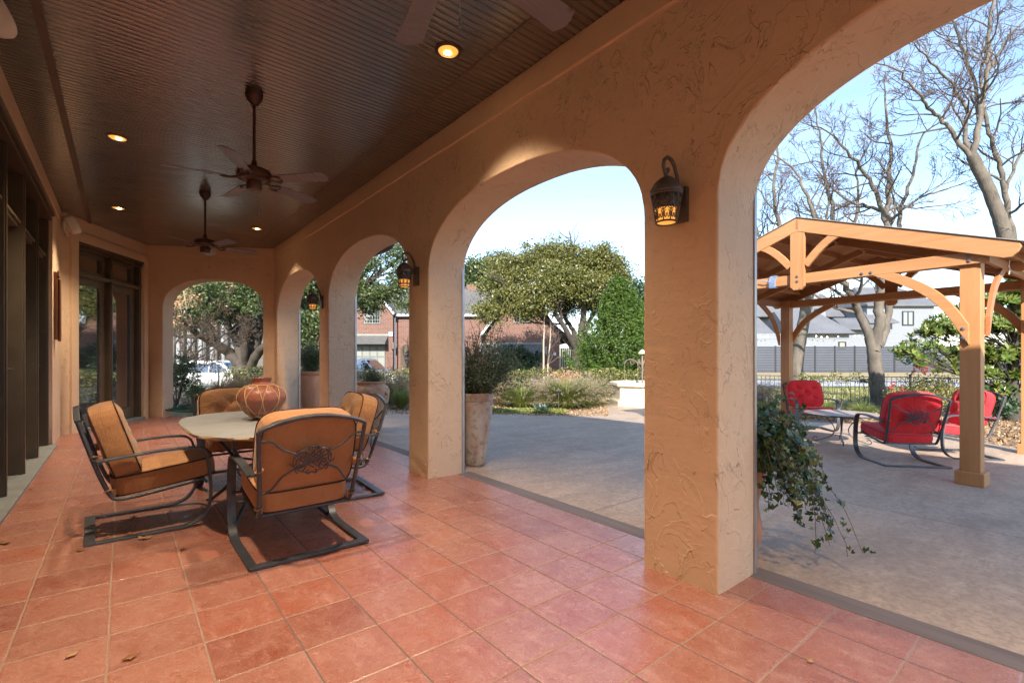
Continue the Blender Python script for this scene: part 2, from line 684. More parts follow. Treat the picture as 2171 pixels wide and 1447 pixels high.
M['patio'] = concrete('stained concrete', (0.41, 0.290, 0.205), (0.52, 0.405, 0.305), (0.26, 0.195, 0.145))
M['road'] = concrete('road concrete', (0.38, 0.37, 0.35), (0.45, 0.44, 0.42), (0.32, 0.31, 0.30), False)
M['asphalt'] = concrete('asphalt', (0.10, 0.10, 0.105), (0.14, 0.14, 0.145), (0.08, 0.08, 0.085), False)
M['sill'] = concrete('grey sill', (0.20, 0.22, 0.22), (0.27, 0.29, 0.29), (0.15, 0.165, 0.17), False)
M['threshold'] = simple('weathered threshold', (0.125, 0.095, 0.085), (0.20, 0.165, 0.15), 0.7, 14, 0, 0.4, 60, stretch=(1, 0.08, 1))


def ceiling_mat():
    m, t, b = new_mat('dark stained beadboard')
    g = t.nodes.new('ShaderNodeNewGeometry')
    sep = t.nodes.new('ShaderNodeSeparateXYZ')
    t.links.new(g.outputs['Position'], sep.inputs[0])
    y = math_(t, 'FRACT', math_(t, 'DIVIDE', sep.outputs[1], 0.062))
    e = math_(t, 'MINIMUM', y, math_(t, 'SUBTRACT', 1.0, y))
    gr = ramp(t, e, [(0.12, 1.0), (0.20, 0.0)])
    h = ramp(t, e, [(0.02, 0.0), (0.12, 0.55), (0.28, 0.88), (0.5, 1.0)])
    n = noise(t, pos(t, (0.5, 6, 1)), 6, 4, 0.6)
    # board-to-board tone
    bd = math_(t, 'FLOOR', math_(t, 'DIVIDE', sep.outputs[1], 1.24))
    wn = t.nodes.new('ShaderNodeTexWhiteNoise')
    wn.noise_dimensions = '1D'
    t.links.new(bd, wn.inputs[1])
    c = mixc(t, ramp(t, n, [(0.3, 0.0), (0.75, 1.0)]), (0.066, 0.055, 0.040), (0.112, 0.095, 0.068))
    c = mixc(t, math_(t, 'MULTIPLY', wn.outputs[0], 0.4), c, (0.07, 0.045, 0.03))
    t.links.new(mixc(t, gr, c, (0.006, 0.004, 0.003)), b.inputs['Base Color'])  # groove shade put into the colour, near black between the beads
    rr = ramp(t, n, [(0.3, 0.24), (0.7, 0.36)])
    t.links.new(mixc(t, gr, rr, (0.9, 0.9, 0.9)), b.inputs['Roughness'])
    b.inputs['Specular IOR Level'].default_value = 1.0
    b.inputs['Coat Weight'].default_value = 1.0
    b.inputs['Coat Roughness'].default_value = 0.22
    b.inputs['Coat IOR'].default_value = 2.3
    wv = noise(t, pos(t, (1, 1, 1)), 1.1, 2)
    n1 = bump(t, None, wv, 0.07, 0.02)
    bump(t, b, h, 0.6, 0.007, n1)
    bump2 = t.nodes.new('ShaderNodeBump')
    t.links.new(h, bump2.inputs['Height'])
    bump2.inputs['Strength'].default_value = 0.45
    bump2.inputs['Distance'].default_value = 0.005
    t.links.new(n1, bump2.inputs['Normal'])
    t.links.new(bump2.outputs[0], b.inputs['Coat Normal'])
    return m


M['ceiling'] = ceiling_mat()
M['ceiling_trim'] = simple('brown ceiling trim', (0.13, 0.085, 0.06), (0.09, 0.06, 0.042), 0.45, 5)


def wood(name, c1, c2, c3, sc_=1.0, rough=0.55, axis='x'):
    m, t, b = new_mat(name)
    st = {'x': (0.6, 9, 9), 'y': (9, 0.6, 9), 'z': (9, 9, 0.6)}[axis]
    v = pos(t, tuple(q * sc_ for q in st), True)
    n = noise(t, v, 1.6, 6, 0.6, 0.9)
    v2 = pos(t, obj=True)
    n2 = noise(t, v2, 0.9, 3)
    c = mixc(t, ramp(t, n, [(0.32, 0.0), (0.7, 1.0)]), c1, c2)
    c = mixc(t, ramp(t, n2, [(0.35, 0.0), (0.7, 0.5)]), c, c3)
    vo = N(t, 'ShaderNodeTexVoronoi', Scale=2.3)
    t.links.new(pos(t, (1, 1, 0.5), True), vo.inputs['Vector'])
    kn = ramp(t, vo.outputs['Distance'], [(0.02, 0.8), (0.06, 0.0)])
    c = mixc(t, kn, c, tuple(q * 0.4 for q in c2))
    t.links.new(c, b.inputs['Base Color'])
    b.inputs['Roughness'].default_value = rough
    bump(t, b, n, 0.3, 0.004)
    return m


M['cedar'] = wood('cedar', (0.47, 0.235, 0.098), (0.37, 0.165, 0.062), (0.52, 0.28, 0.13), axis='y')
M['cedar_v'] = wood('cedar upright', (0.47, 0.235, 0.098), (0.37, 0.165, 0.062), (0.52, 0.28, 0.13), axis='z')
M['cedar_d'] = wood('cedar depth', (0.38, 0.165, 0.070), (0.29, 0.115, 0.047), (0.42, 0.20, 0.09), axis='x')
M['shingle'] = simple('brown metal roof', (0.30, 0.28, 0.27), (0.24, 0.22, 0.21), 0.5, 5)
M['blade'] = wood('oak fan blade', (0.17, 0.15, 0.165), (0.10, 0.085, 0.095), (0.20, 0.18, 0.195), 3, 0.35)
M['oldwood'] = wood('old dark wood', (0.16, 0.06, 0.028), (0.10, 0.035, 0.017), (0.20, 0.08, 0.035), 1, 0.6, 'z')


def terracotta(name, c1, c2, stain, lo=0.0):
    m, t, b = new_mat(name)
    v = pos(t, obj=True)
    n = noise(t, pos(t, (1, 1, 0.4), True), 5, 5, 0.6, 0.6)
    n2 = noise(t, v, 14, 5, 0.65)
    c = mixc(t, ramp(t, n, [(0.38, 0.0), (0.62, 1.0)]), c1, c2)
    c = mixc(t, ramp(t, n2, [(0.52, 0.0), (0.68, 0.9)]), c, stain)
    t.links.new(c, b.inputs['Base Color'])
    b.inputs['Roughness'].default_value = 0.8
    bump(t, b, n2, 0.35, 0.006)
    return m


M['pot_white'] = terracotta('limed terracotta', (0.50, 0.44, 0.38), (0.40, 0.255, 0.175), (0.18, 0.15, 0.13))
M['pot_red'] = terracotta('terracotta', (0.47, 0.205, 0.11), (0.52, 0.27, 0.165), (0.40, 0.26, 0.19))
M['pot_tan'] = terracotta('tan terracotta', (0.50, 0.31, 0.20), (0.44, 0.25, 0.15), (0.24, 0.13, 0.07))
M['limestone'] = terracotta('weathered limestone', (0.62, 0.57, 0.46), (0.56, 0.50, 0.37), (0.50, 0.37, 0.20))


def vase_mat():
    m, t, b = new_mat('burnished clay')
    v = pos(t, (1, 1, 3), True)
    n = noise(t, v, 5, 5, 0.6, 1.0)
    c = mixc(t, ramp(t, n, [(0.3, 0.0), (0.7, 1.0)]), (0.21, 0.055, 0.040), (0.34, 0.12, 0.08))
    n2 = noise(t, v, 9, 4, 0.6, 0.8)
    c = mixc(t, ramp(t, n2, [(0.55, 0.0), (0.7, 0.8)]), c, (0.45, 0.22, 0.15))
    t.links.new(c, b.inputs['Base Color'])
    b.inputs['Roughness'].default_value = 0.38
    return m


M['vase'] = vase_mat()


def stone_top():
    m, t, b = new_mat('sandstone slab')
    v = pos(t, (1, 2.2, 1), rot=(0, 0, 0.5))
    n = noise(t, v, 3, 6, 0.6, 0.8)
    n2 = noise(t, pos(t), 24, 5, 0.7)
    c = mixc(t, ramp(t, n, [(0.35, 0.0), (0.7, 1.0)]), (0.30, 0.315, 0.33), (0.235, 0.25, 0.265))
    c = mixc(t, ramp(t, n2, [(0.28, 0.7), (0.40, 0.0)]), c, (0.22, 0.18, 0.14))
    sep = t.nodes.new('ShaderNodeSeparateXYZ')
    g = t.nodes.new('ShaderNodeNewGeometry')
    t.links.new(g.outputs['Normal'], sep.inputs[0])
    side = ramp(t, math_(t, 'ABSOLUTE', sep.outputs[2]), [(0.3, 1.0), (0.8, 0.0)])
    c = mixc(t, side, c, (0.50, 0.33, 0.17))
    t.links.new(c, b.inputs['Base Color'])
    b.inputs['Roughness'].default_value = 0.5
    bump(t, b, math_(t, 'ADD', n, math_(t, 'MULTIPLY', n2, 0.4)), 0.5, 0.01)
    return m


M['slab'] = stone_top()


def brick_mat():
    m, t, b = new_mat('red brick')
    tc_ = t.nodes.new('ShaderNodeTexCoord')
    sep = t.nodes.new('ShaderNodeSeparateXYZ')
    t.links.new(tc_.outputs['Object'], sep.inputs[0])
    cmb = t.nodes.new('ShaderNodeCombineXYZ')
    t.links.new(math_(t, 'ADD', sep.outputs[0], sep.outputs[1]), cmb.inputs[0])
    t.links.new(sep.outputs[2], cmb.inputs[1])
    br = N(t, 'ShaderNodeTexBrick', Scale=1.0)
    br.inputs['Color1'].default_value = (0.165, 0.060, 0.040, 1)
    br.inputs['Color2'].default_value = (0.10, 0.038, 0.028, 1)
    br.inputs['Mortar'].default_value = (0.24, 0.19, 0.155, 1)
    br.inputs['Mortar Size'].default_value = 0.012
    br.inputs['Brick Width'].default_value = 0.26
    br.inputs['Row Height'].default_value = 0.095
    t.links.new(cmb.outputs[0], br.inputs['Vector'])
    n = noise(t, tc_.outputs['Object'], 1.2, 4)
    t.links.new(mixc(t, ramp(t, n, [(0.4, 0.0), (0.7, 0.45)]), br.outputs[0], (0.19, 0.10, 0.075)), b.inputs['Base Color'])
    b.inputs['Roughness'].default_value = 0.85
    bump(t, b, br.outputs[1], 0.4, 0.01).node.invert = True
    return m


M['brick'] = brick_mat()


def shingles(name, c1, c2):
    m, t, b = new_mat(name)
    v = pos(t, (1.0, 1.0, 4.0), True)
    n = noise(t, v, 3, 5, 0.7)
    n2 = noise(t, pos(t, obj=True), 0.4, 3)
    c = mixc(t, ramp(t, n, [(0.3, 0.0), (0.7, 1.0)]), c1, c2)
    c = mixc(t, ramp(t, n2, [(0.4, 0.0), (0.7, 0.4)]), c, tuple(q * 1.3 for q in c2))
    t.links.new(c, b.inputs['Base Color'])
    b.inputs['Roughness'].default_value = 0.8
    bump(t, b, n, 0.6, 0.03)
    return m


M['slate'] = shingles('grey slate', (0.075, 0.072, 0.070), (0.12, 0.115, 0.108))
M['greyroof'] = shingles('grey shingle', (0.085, 0.088, 0.098), (0.13, 0.134, 0.146))
M['bluemetal'] = simple('dark blue metal', (0.045, 0.065, 0.10), (0.03, 0.045, 0.075), 0.4, 2)
M['whitebrick'] = simple('limewashed brick', (0.23, 0.245, 0.275), (0.17, 0.185, 0.21), 0.8, 6, 0, 0.5, 14, True)
M['darkframe'] = simple('black window frame', (0.02, 0.022, 0.026), (0.03, 0.03, 0.035), 0.4)
M['garage'] = simple('sage painted wood', (0.24, 0.25, 0.22), (0.19, 0.20, 0.18), 0.6, 2)
M['boards'] = wood('charcoal fence boards', (0.045, 0.050, 0.066), (0.034, 0.038, 0.052), (0.055, 0.06, 0.078), 1, 0.6, 'x')
M['bright'] = simple('bare metal flashing', (0.70, 0.74, 0.80), (0.6, 0.63, 0.7), 0.3, 3, 0.3)
M['carpaint'] = simple('white car paint', (0.78, 0.79, 0.81), (0.74, 0.75, 0.77), 0.18, 0.5, 0, spec=0.7)
M['tyre'] = simple('tyre rubber', (0.02, 0.02, 0.02), (0.03, 0.03, 0.03), 0.8)
M['taillight'] = simple('red lens', (0.5, 0.01, 0.01), (0.4, 0.01, 0.01), 0.15)
M['rim'] = simple('alloy', (0.45, 0.45, 0.47), (0.35, 0.35, 0.37), 0.3, 4, 0.8)
M['bark_grey'] = bark('grey smooth bark', (0.155, 0.132, 0.105), (0.085, 0.070, 0.056))
M['bark_dark'] = bark('live oak bark', (0.070, 0.055, 0.044), (0.038, 0.030, 0.025))
M['twig'] = bark('twig bark', (0.13, 0.095, 0.080), (0.08, 0.06, 0.052), 3)
M['palebranch'] = bark('pale bare wood', (0.46, 0.37, 0.28), (0.36, 0.28, 0.21), 5)
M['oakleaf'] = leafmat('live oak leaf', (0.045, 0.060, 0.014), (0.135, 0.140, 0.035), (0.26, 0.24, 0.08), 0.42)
M['oakleaf_dark'] = leafmat('dark oak leaf', (0.035, 0.065, 0.020), (0.075, 0.11, 0.035), (0.17, 0.19, 0.08), 0.4)  # darker, greener leaf mix than the olive oak
M['cedarleaf'] = leafmat('juniper sprays', (0.020, 0.055, 0.008), (0.065, 0.125, 0.014), (0.15, 0.21, 0.028), 0.6)
M['darkshrub'] = leafmat('dark evergreen leaf', (0.02, 0.05, 0.022), (0.04, 0.08, 0.035), (0.08, 0.12, 0.05), 0.5)
M['hedgeleaf'] = leafmat('hedge leaf', (0.07, 0.10, 0.025), (0.17, 0.18, 0.05), (0.36, 0.28, 0.09), 0.45)
M['grass_g'] = leafmat('green ornamental grass', (0.13, 0.19, 0.03), (0.25, 0.29, 0.07), (0.38, 0.37, 0.13), 0.6, 0.35)
M['grass_t'] = leafmat('straw grass', (0.28, 0.20, 0.10), (0.36, 0.265, 0.15), (0.44, 0.34, 0.21), 0.7, 0.35)
M['plume'] = leafmat('pink plume', (0.34, 0.245, 0.19), (0.42, 0.31, 0.25), (0.5, 0.39, 0.32), 0.8, 0.4)
M['rust'] = leafmat('russet dry grass', (0.38, 0.20, 0.09), (0.48, 0.28, 0.13), (0.55, 0.36, 0.18), 0.7, 0.3)
M['agaveleaf'] = leafmat('silver green leaf', (0.16, 0.26, 0.20), (0.27, 0.38, 0.30), (0.36, 0.46, 0.38), 0.5)
M['deadleaf'] = leafmat('dead leaf', (0.22, 0.085, 0.03), (0.34, 0.15, 0.055), (0.45, 0.25, 0.11), 0.7)
M['tanleaf'] = leafmat('tan hanging leaf', (0.42, 0.22, 0.10), (0.52, 0.31, 0.16), (0.62, 0.42, 0.26), 0.7)
M['magnolia'] = leafmat('magnolia leaf', (0.030, 0.065, 0.012), (0.10, 0.15, 0.022), (0.24, 0.24, 0.06), 0.25, 0.2)
M['ivy'] = leafmat('ivy leaf', (0.016, 0.050, 0.018), (0.042, 0.095, 0.028), (0.13, 0.18, 0.05), 0.25, 0.2)
M['rosemary'] = leafmat('fine shrub leaf', (0.05, 0.085, 0.04), (0.09, 0.13, 0.06), (0.16, 0.19, 0.09), 0.6)
M['berry'] = simple('red berry', (0.50, 0.015, 0.012), (0.35, 0.01, 0.01), 0.3, 4)
M['litter'] = leafmat('leaf litter', (0.16, 0.09, 0.04), (0.30, 0.19, 0.10), (0.42, 0.30, 0.18), 0.8, 0.0)
M['soil'] = simple('bed soil', (0.15, 0.105, 0.07), (0.27, 0.20, 0.14), 0.9, 3, 0, 0.8, 25)
M['hose'] = simple('green hose', (0.02, 0.12, 0.08), (0.015, 0.09, 0.06), 0.4, 9)
M['rope'] = simple('blue cord', (0.06, 0.16, 0.42), (0.30, 0.42, 0.60), 0.6, 60)
M['amber'] = emit('amber bulb glow', (1.0, 0.42, 0.08), 5)
M['liner'] = emit('amber glass liner', (1.0, 0.40, 0.07), 0.20)
M['canbulb'] = emit('warm bulb', (1.0, 0.62, 0.25), 14)
M['can'] = simple('brass reflector', (0.75, 0.45, 0.13), (0.65, 0.38, 0.10), 0.3, 10, 0.5)
M['bulbs'] = emit('string bulb', (1.0, 0.8, 0.45), 2.0)
M['water'] = simple('dark basin water', (0.10, 0.12, 0.11), (0.07, 0.09, 0.085), 0.08, 3)
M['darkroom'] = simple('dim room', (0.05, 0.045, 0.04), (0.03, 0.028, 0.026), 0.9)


def lawn_mat():
    m, t, b = new_mat('winter lawn')
    v = pos(t)
    n = noise(t, v, 0.35, 5, 0.6)
    n2 = noise(t, v, 9, 6, 0.75)
    c = mixc(t, ramp(t, n, [(0.4, 0.0), (0.62, 1.0)]), (0.16, 0.19, 0.055), (0.36, 0.29, 0.13))
    c = mixc(t, ramp(t, n2, [(0.35, 0.6), (0.6, 0.0)]), c, (0.13, 0.11, 0.045))
    t.links.new(c, b.inputs['Base Color'])
    b.inputs['Roughness'].default_value = 0.9
    bump(t, b, noise(t, v, 45, 4, 0.8), 0.9, 0.03)
    return m


M['lawn'] = lawn_mat()
M['drylawn'] = simple('dormant lawn', (0.36, 0.28, 0.15), (0.28, 0.22, 0.11), 0.9, 2.5, 0, 0.8, 40)

# ================================================================ PORCH
XW, WT = 2.666, 0.474
CEIL = 3.768
A_ = np.array([-0.79, 10.97])
B_ = np.array([0.43, 13.14])
C_ = np.array([2.666, 11.733])


def arch_z(s, s0, s1, spring, crown, n=2.25):
    c, a = (s0 + s1) / 2, (s1 - s0) / 2
    u = min(1.0, abs(s - c) / a)
    return spring + (crown - spring) * (1 - u ** n) ** (1 / n)


def arch_wall(name, O, D, Nn, s0, s1, ztop, th, ops, mat, parent, zb=-0.3):
    """wall plane through O along D, Nn = outward; ops: (a,b,spring,crown)"""
    O, D, Nn = Vector((*O, 0)), Vector((*D, 0)).normalized(), Vector((*Nn, 0)).normalized()
    mb = MB()

    def pt(s, z, k):
        q = O + D * s + Nn * (th * k)
        return (q.x, q.y, z)

    def quad(a, b, c, d):
        mb.add([a, b, c, d], [(0, 1, 2, 3)])
    cur = s0
    for a, b, sp, cr in ops:
        for k in (0, 1):
            quad(pt(cur, zb, k), pt(a, zb, k), pt(a, sp, k), pt(cur, sp, k))
            quad(pt(cur, sp, k), pt(a, sp, k), pt(a, ztop, k), pt(cur, ztop, k))
        n = 40
        ss = [(a + b) / 2 - (b - a) / 2 * math.cos(math.pi * i / n) for i in range(n + 1)] if cr > sp else [a, b]
        for i in range(len(ss) - 1):
            p, q = ss[i], ss[i + 1]
            zp, zq = (arch_z(p, a, b, sp, cr), arch_z(q, a, b, sp, cr)) if cr > sp else (sp, sp)
            for k in (0, 1):
                quad(pt(p, zp, k), pt(q, zq, k), pt(q, ztop, k), pt(p, ztop, k))
            quad(pt(p, zp, 0), pt(q, zq, 0), pt(q, zq, 1), pt(p, zp, 1))
        for s in (a, b):
            quad(pt(s, zb, 0), pt(s, zb, 1), pt(s, sp, 1), pt(s, sp, 0))
        cur = b
    for k in (0, 1):
        quad(pt(cur, zb, k), pt(s1, zb, k), pt(s1, ztop, k), pt(cur, ztop, k))
    quad(pt(s0, ztop, 0), pt(s1, ztop, 0), pt(s1, ztop, 1), pt(s0, ztop, 1))
    for s in (s0, s1):
        quad(pt(s, zb, 0), pt(s, zb, 1), pt(s, ztop, 1), pt(s, ztop, 0))
    me = bpy.data.meshes.new(name)
    me.from_pydata(mb.v, [], mb.f)
    bm = bmesh.new()
    bm.from_mesh(me)
    bmesh.ops.remove_doubles(bm, verts=bm.verts, dist=1e-4)
    bmesh.ops.recalc_face_normals(bm, faces=bm.faces)
    bm.to_mesh(me)
    bm.free()
    me.update()
    o = link(name, me, mat, parent, smooth=30)
    bv = o.modifiers.new('bevel', 'BEVEL')
    bv.width = 0.014
    bv.segments = 3
    bv.limit_method = 'ANGLE'
    bv.angle_limit = R(50)
    return o


# floor sheet (slopes gently outwards)
m = MB()
xs, ys = (-1.06, 3.06), (-3.2, 11.8)
m.add([(-1.06, -6.2, SL * -1.06), (3.07, -6.2, SL * 3.07), (3.07, 11.5, SL * 3.07), (2.95, 11.85, SL * 2.95), (0.75, 13.55, SL * .75),
       (0.30, 13.35, SL * .3), (-1.06, 10.97, SL * -1.06)], [(0, 1, 2, 3, 4, 5, 6)])
struct(m.build('porch_floor', M['tile']), 'terracotta tiled porch floor')
m = MB()
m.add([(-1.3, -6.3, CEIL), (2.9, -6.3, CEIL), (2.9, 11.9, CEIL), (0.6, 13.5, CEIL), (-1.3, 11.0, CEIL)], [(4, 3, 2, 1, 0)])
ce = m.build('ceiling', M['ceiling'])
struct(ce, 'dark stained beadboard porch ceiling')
m = MB()
m.beam((-0.455, -6.0, CEIL - 0.012), (-0.455, 11.55, CEIL - 0.012), 0.055, 0.024)
m.build('trim_strip', M['ceiling_trim'], ce, bevel=0.003)
m = MB()
m.beam((2.27, -6.0, CEIL - 0.003), (2.27, 11.95, CEIL - 0.003), 0.018, 0.006)
m.build('trim_strip', M['ceiling_trim'], ce)

arc = thing('arcade_wall', 'long tan stucco wall of round-headed arches open to the patio', 'wall', (XW, 1.6, 0))


def W(mb, name, mat, par, **k):
    return mb.build(name, mat, par, org=tuple(par.location), **k)


def place(o, par):
    o.location = tuple(-q for q in par.location)
    return o


ARCHES = [(-4.80, -1.93), (-1.45, 1.378), (1.885, 4.745), (5.215, 8.10), (8.57, 11.47)]
place(arch_wall('wall', (XW, 0), (0, 1), (1, 0), -6.4, 11.9, 3.95, WT, [(a, b, 2.26, 3.01) for a, b in ARCHES], M['stucco'], arc), arc)
m = MB()
m.bb(XW - 0.022, XW + 0.05, -6.0, 11.72, 3.545, CEIL - 0.001)
W(m, 'fascia_band', M['stucco_smooth'], arc, bevel=0.008)
for a, b in ARCHES:
    for s, sg in ((a, 1), (b, -1)):
        m = MB()
        m.bb(XW + WT - 0.022, XW + WT + 0.008, min(s, s + sg * .010), max(s, s + sg * .010), -0.05, 2.42)
        W(m, 'screen_track', M['track'], arc)
# thresholds of the openings
for i, (a, b) in enumerate(ARCHES):
    m = MB()
    z = SL * 3.2
    m.bb(3.072, 3.245, a - 0.02, b + 0.02, z - 0.06, z + 0.004)
    W(m, 'threshold', M['threshold'], arc, bevel=0.004)

# gutter and lower eave beyond the third arch, and the roof that shades the patio
rf = thing('house_roof', 'brown gutter and eave of the house roof above the third arch', 'roof', (0, 0, 3.95))
m = MB()
m.bb(-9, 3.16, -6.6, 14.5, 3.952, 3.99)
m.add([(-9, -6.6, 3.99), (3.16, -6.6, 3.99), (3.16, 3.2, 3.99), (-9, 3.2, 3.99), (-9, -6.6, 5.5), (3.16, -6.6, 5.35), (3.16, 3.2, 4.55), (-9, 3.2, 4.7)],
      [(0, 3, 2, 1), (4, 5, 6, 7), (0, 1, 5, 4), (1, 2, 6, 5), (2, 3, 7, 6), (3, 0, 4, 7)])
W(m, 'roof_mass', M['stucco_smooth'], rf)
m = MB()
m.add([(3.16, 8.0, 3.62), (3.66, 8.0, 3.36), (3.66, 14.5, 3.36), (3.16, 14.5, 3.62), (3.16, 8.0, 3.56), (3.66, 8.0, 3.30), (3.66, 14.5, 3.30), (3.16, 14.5, 3.56)],
      [(0, 1, 2, 3), (4, 7, 6, 5), (0, 4, 5, 1), (3, 2, 6, 7), (1, 5, 6, 2), (0, 3, 7, 4)])
W(m, 'eave', M['ceiling_trim'], rf)
m = MB()
m.tube([(3.72, 14.5, 3.32), (3.72, 8.15, 3.32), (3.72, 8.02, 3.335), (3.72, 7.95, 3.40), (3.72, 7.94, 3.6)], 0.075, 14)
W(m, 'gutter', simple('brown gutter', (0.085, 0.05, 0.04), (0.06, 0.035, 0.03), 0.35, 4), rf, smooth=40)
m = MB()
m.tube([(3.72, 7.94, 3.55), (3.66, 7.94, 3.75), (3.45, 7.94, 3.93)], 0.07, 12)
W(m, 'downspout', bpy.data.materials['brown gutter'], rf, smooth=40)

# end wall with its arch
dE = (C_ - B_) / np.linalg.norm(C_ - B_)
nE = np.array([-dE[1], dE[0]])
ew = thing('end_wall', 'tan stucco wall closing the porch with one wide arch', 'wall', (B_[0], B_[1], 0))
place(arch_wall('wall', B_, dE, nE, -0.30, 3.03, 3.95, 0.40, [(0.31, 2.40, 2.40, 3.055)], M['stucco'], ew), ew)
m = MB()
q0, q1 = B_ - nE * 0.006, C_ - nE * 0.006
m.beam((*q0, 3.657), (*q1, 3.657), 0.03, 0.222)
W(m, 'fascia_band', M['stucco_smooth'], ew, bevel=0.006)
# left house wall, back wall
hw = thing('house_wall', 'tan stucco house wall around the brown french doors', 'wall', (-0.8, 10.2, 0))
place(arch_wall('wall', (-0.8, 0), (0, 1), (-1, 0), -6.4, 11.02, 3.95, 0.34, [(3.15, 9.79, 3.46, 3.46)], M['stucco'], hw), hw)
m = MB()
m.bb(-0.83, -0.782, -6.0, 10.97, 3.57, CEIL - 0.001)
W(m, 'fascia_band', M['stucco_smooth'], hw, bevel=0.008)
nw = thing('near_wall', 'unseen tan stucco wall behind the viewpoint, its arch opened to admit light', 'wall', (1, -6.0, 0))  # unseen wall; its arch is opened to let light into the porch
place(arch_wall('wall', (-1.1, -6.0), (1, 0), (0, -1), 0.0, 3.75, 3.95, 0.4, [(0.75, 3.35, 2.35, 3.1)], M['stucco'], nw), nw)
# bay wall
dB = (B_ - A_) / np.linalg.norm(B_ - A_)
nB = np.array([-dB[1], dB[0]])
bw = thing('bay_wall', 'tan stucco bay wall with a raised surround around the glazed door', 'wall', (A_[0], A_[1], 0))
place(arch_wall('wall', A_, dB, nB, -0.1, 2.60, 3.95, 0.34, [(0.36, 2.32, 3.36, 3.36)], M['stucco'], bw), bw)


def bayp(s, off, z):
    q = A_ + dB * s + nB * off
    return (q[0], q[1], z)


m = MB()
for (s0, s1, z0, z1) in ((0.19, 0.36, -0.02, 3.52), (2.32, 2.47, -0.02, 3.52), (0.36, 2.32, 3.36, 3.52)):
    m.prism([(s0, z0), (s1, z0), (s1, z1), (s0, z1)], bayp(0, 0.02, 0), (*dB, 0), (0, 0, 1), 0.055)
W(m, 'surround', M['stucco_smooth'], bw, bevel=0.005, fix=True)
m = MB()
m.prism([(0, 3.55), (2.49, 3.55), (2.49, CEIL - .001), (0, CEIL - .001)], bayp(0, 0.02, 0), (*dB, 0), (0, 0, 1), 0.035)
W(m, 'fascia_band', M['stucco_smooth'], bw, bevel=0.006, fix=True)


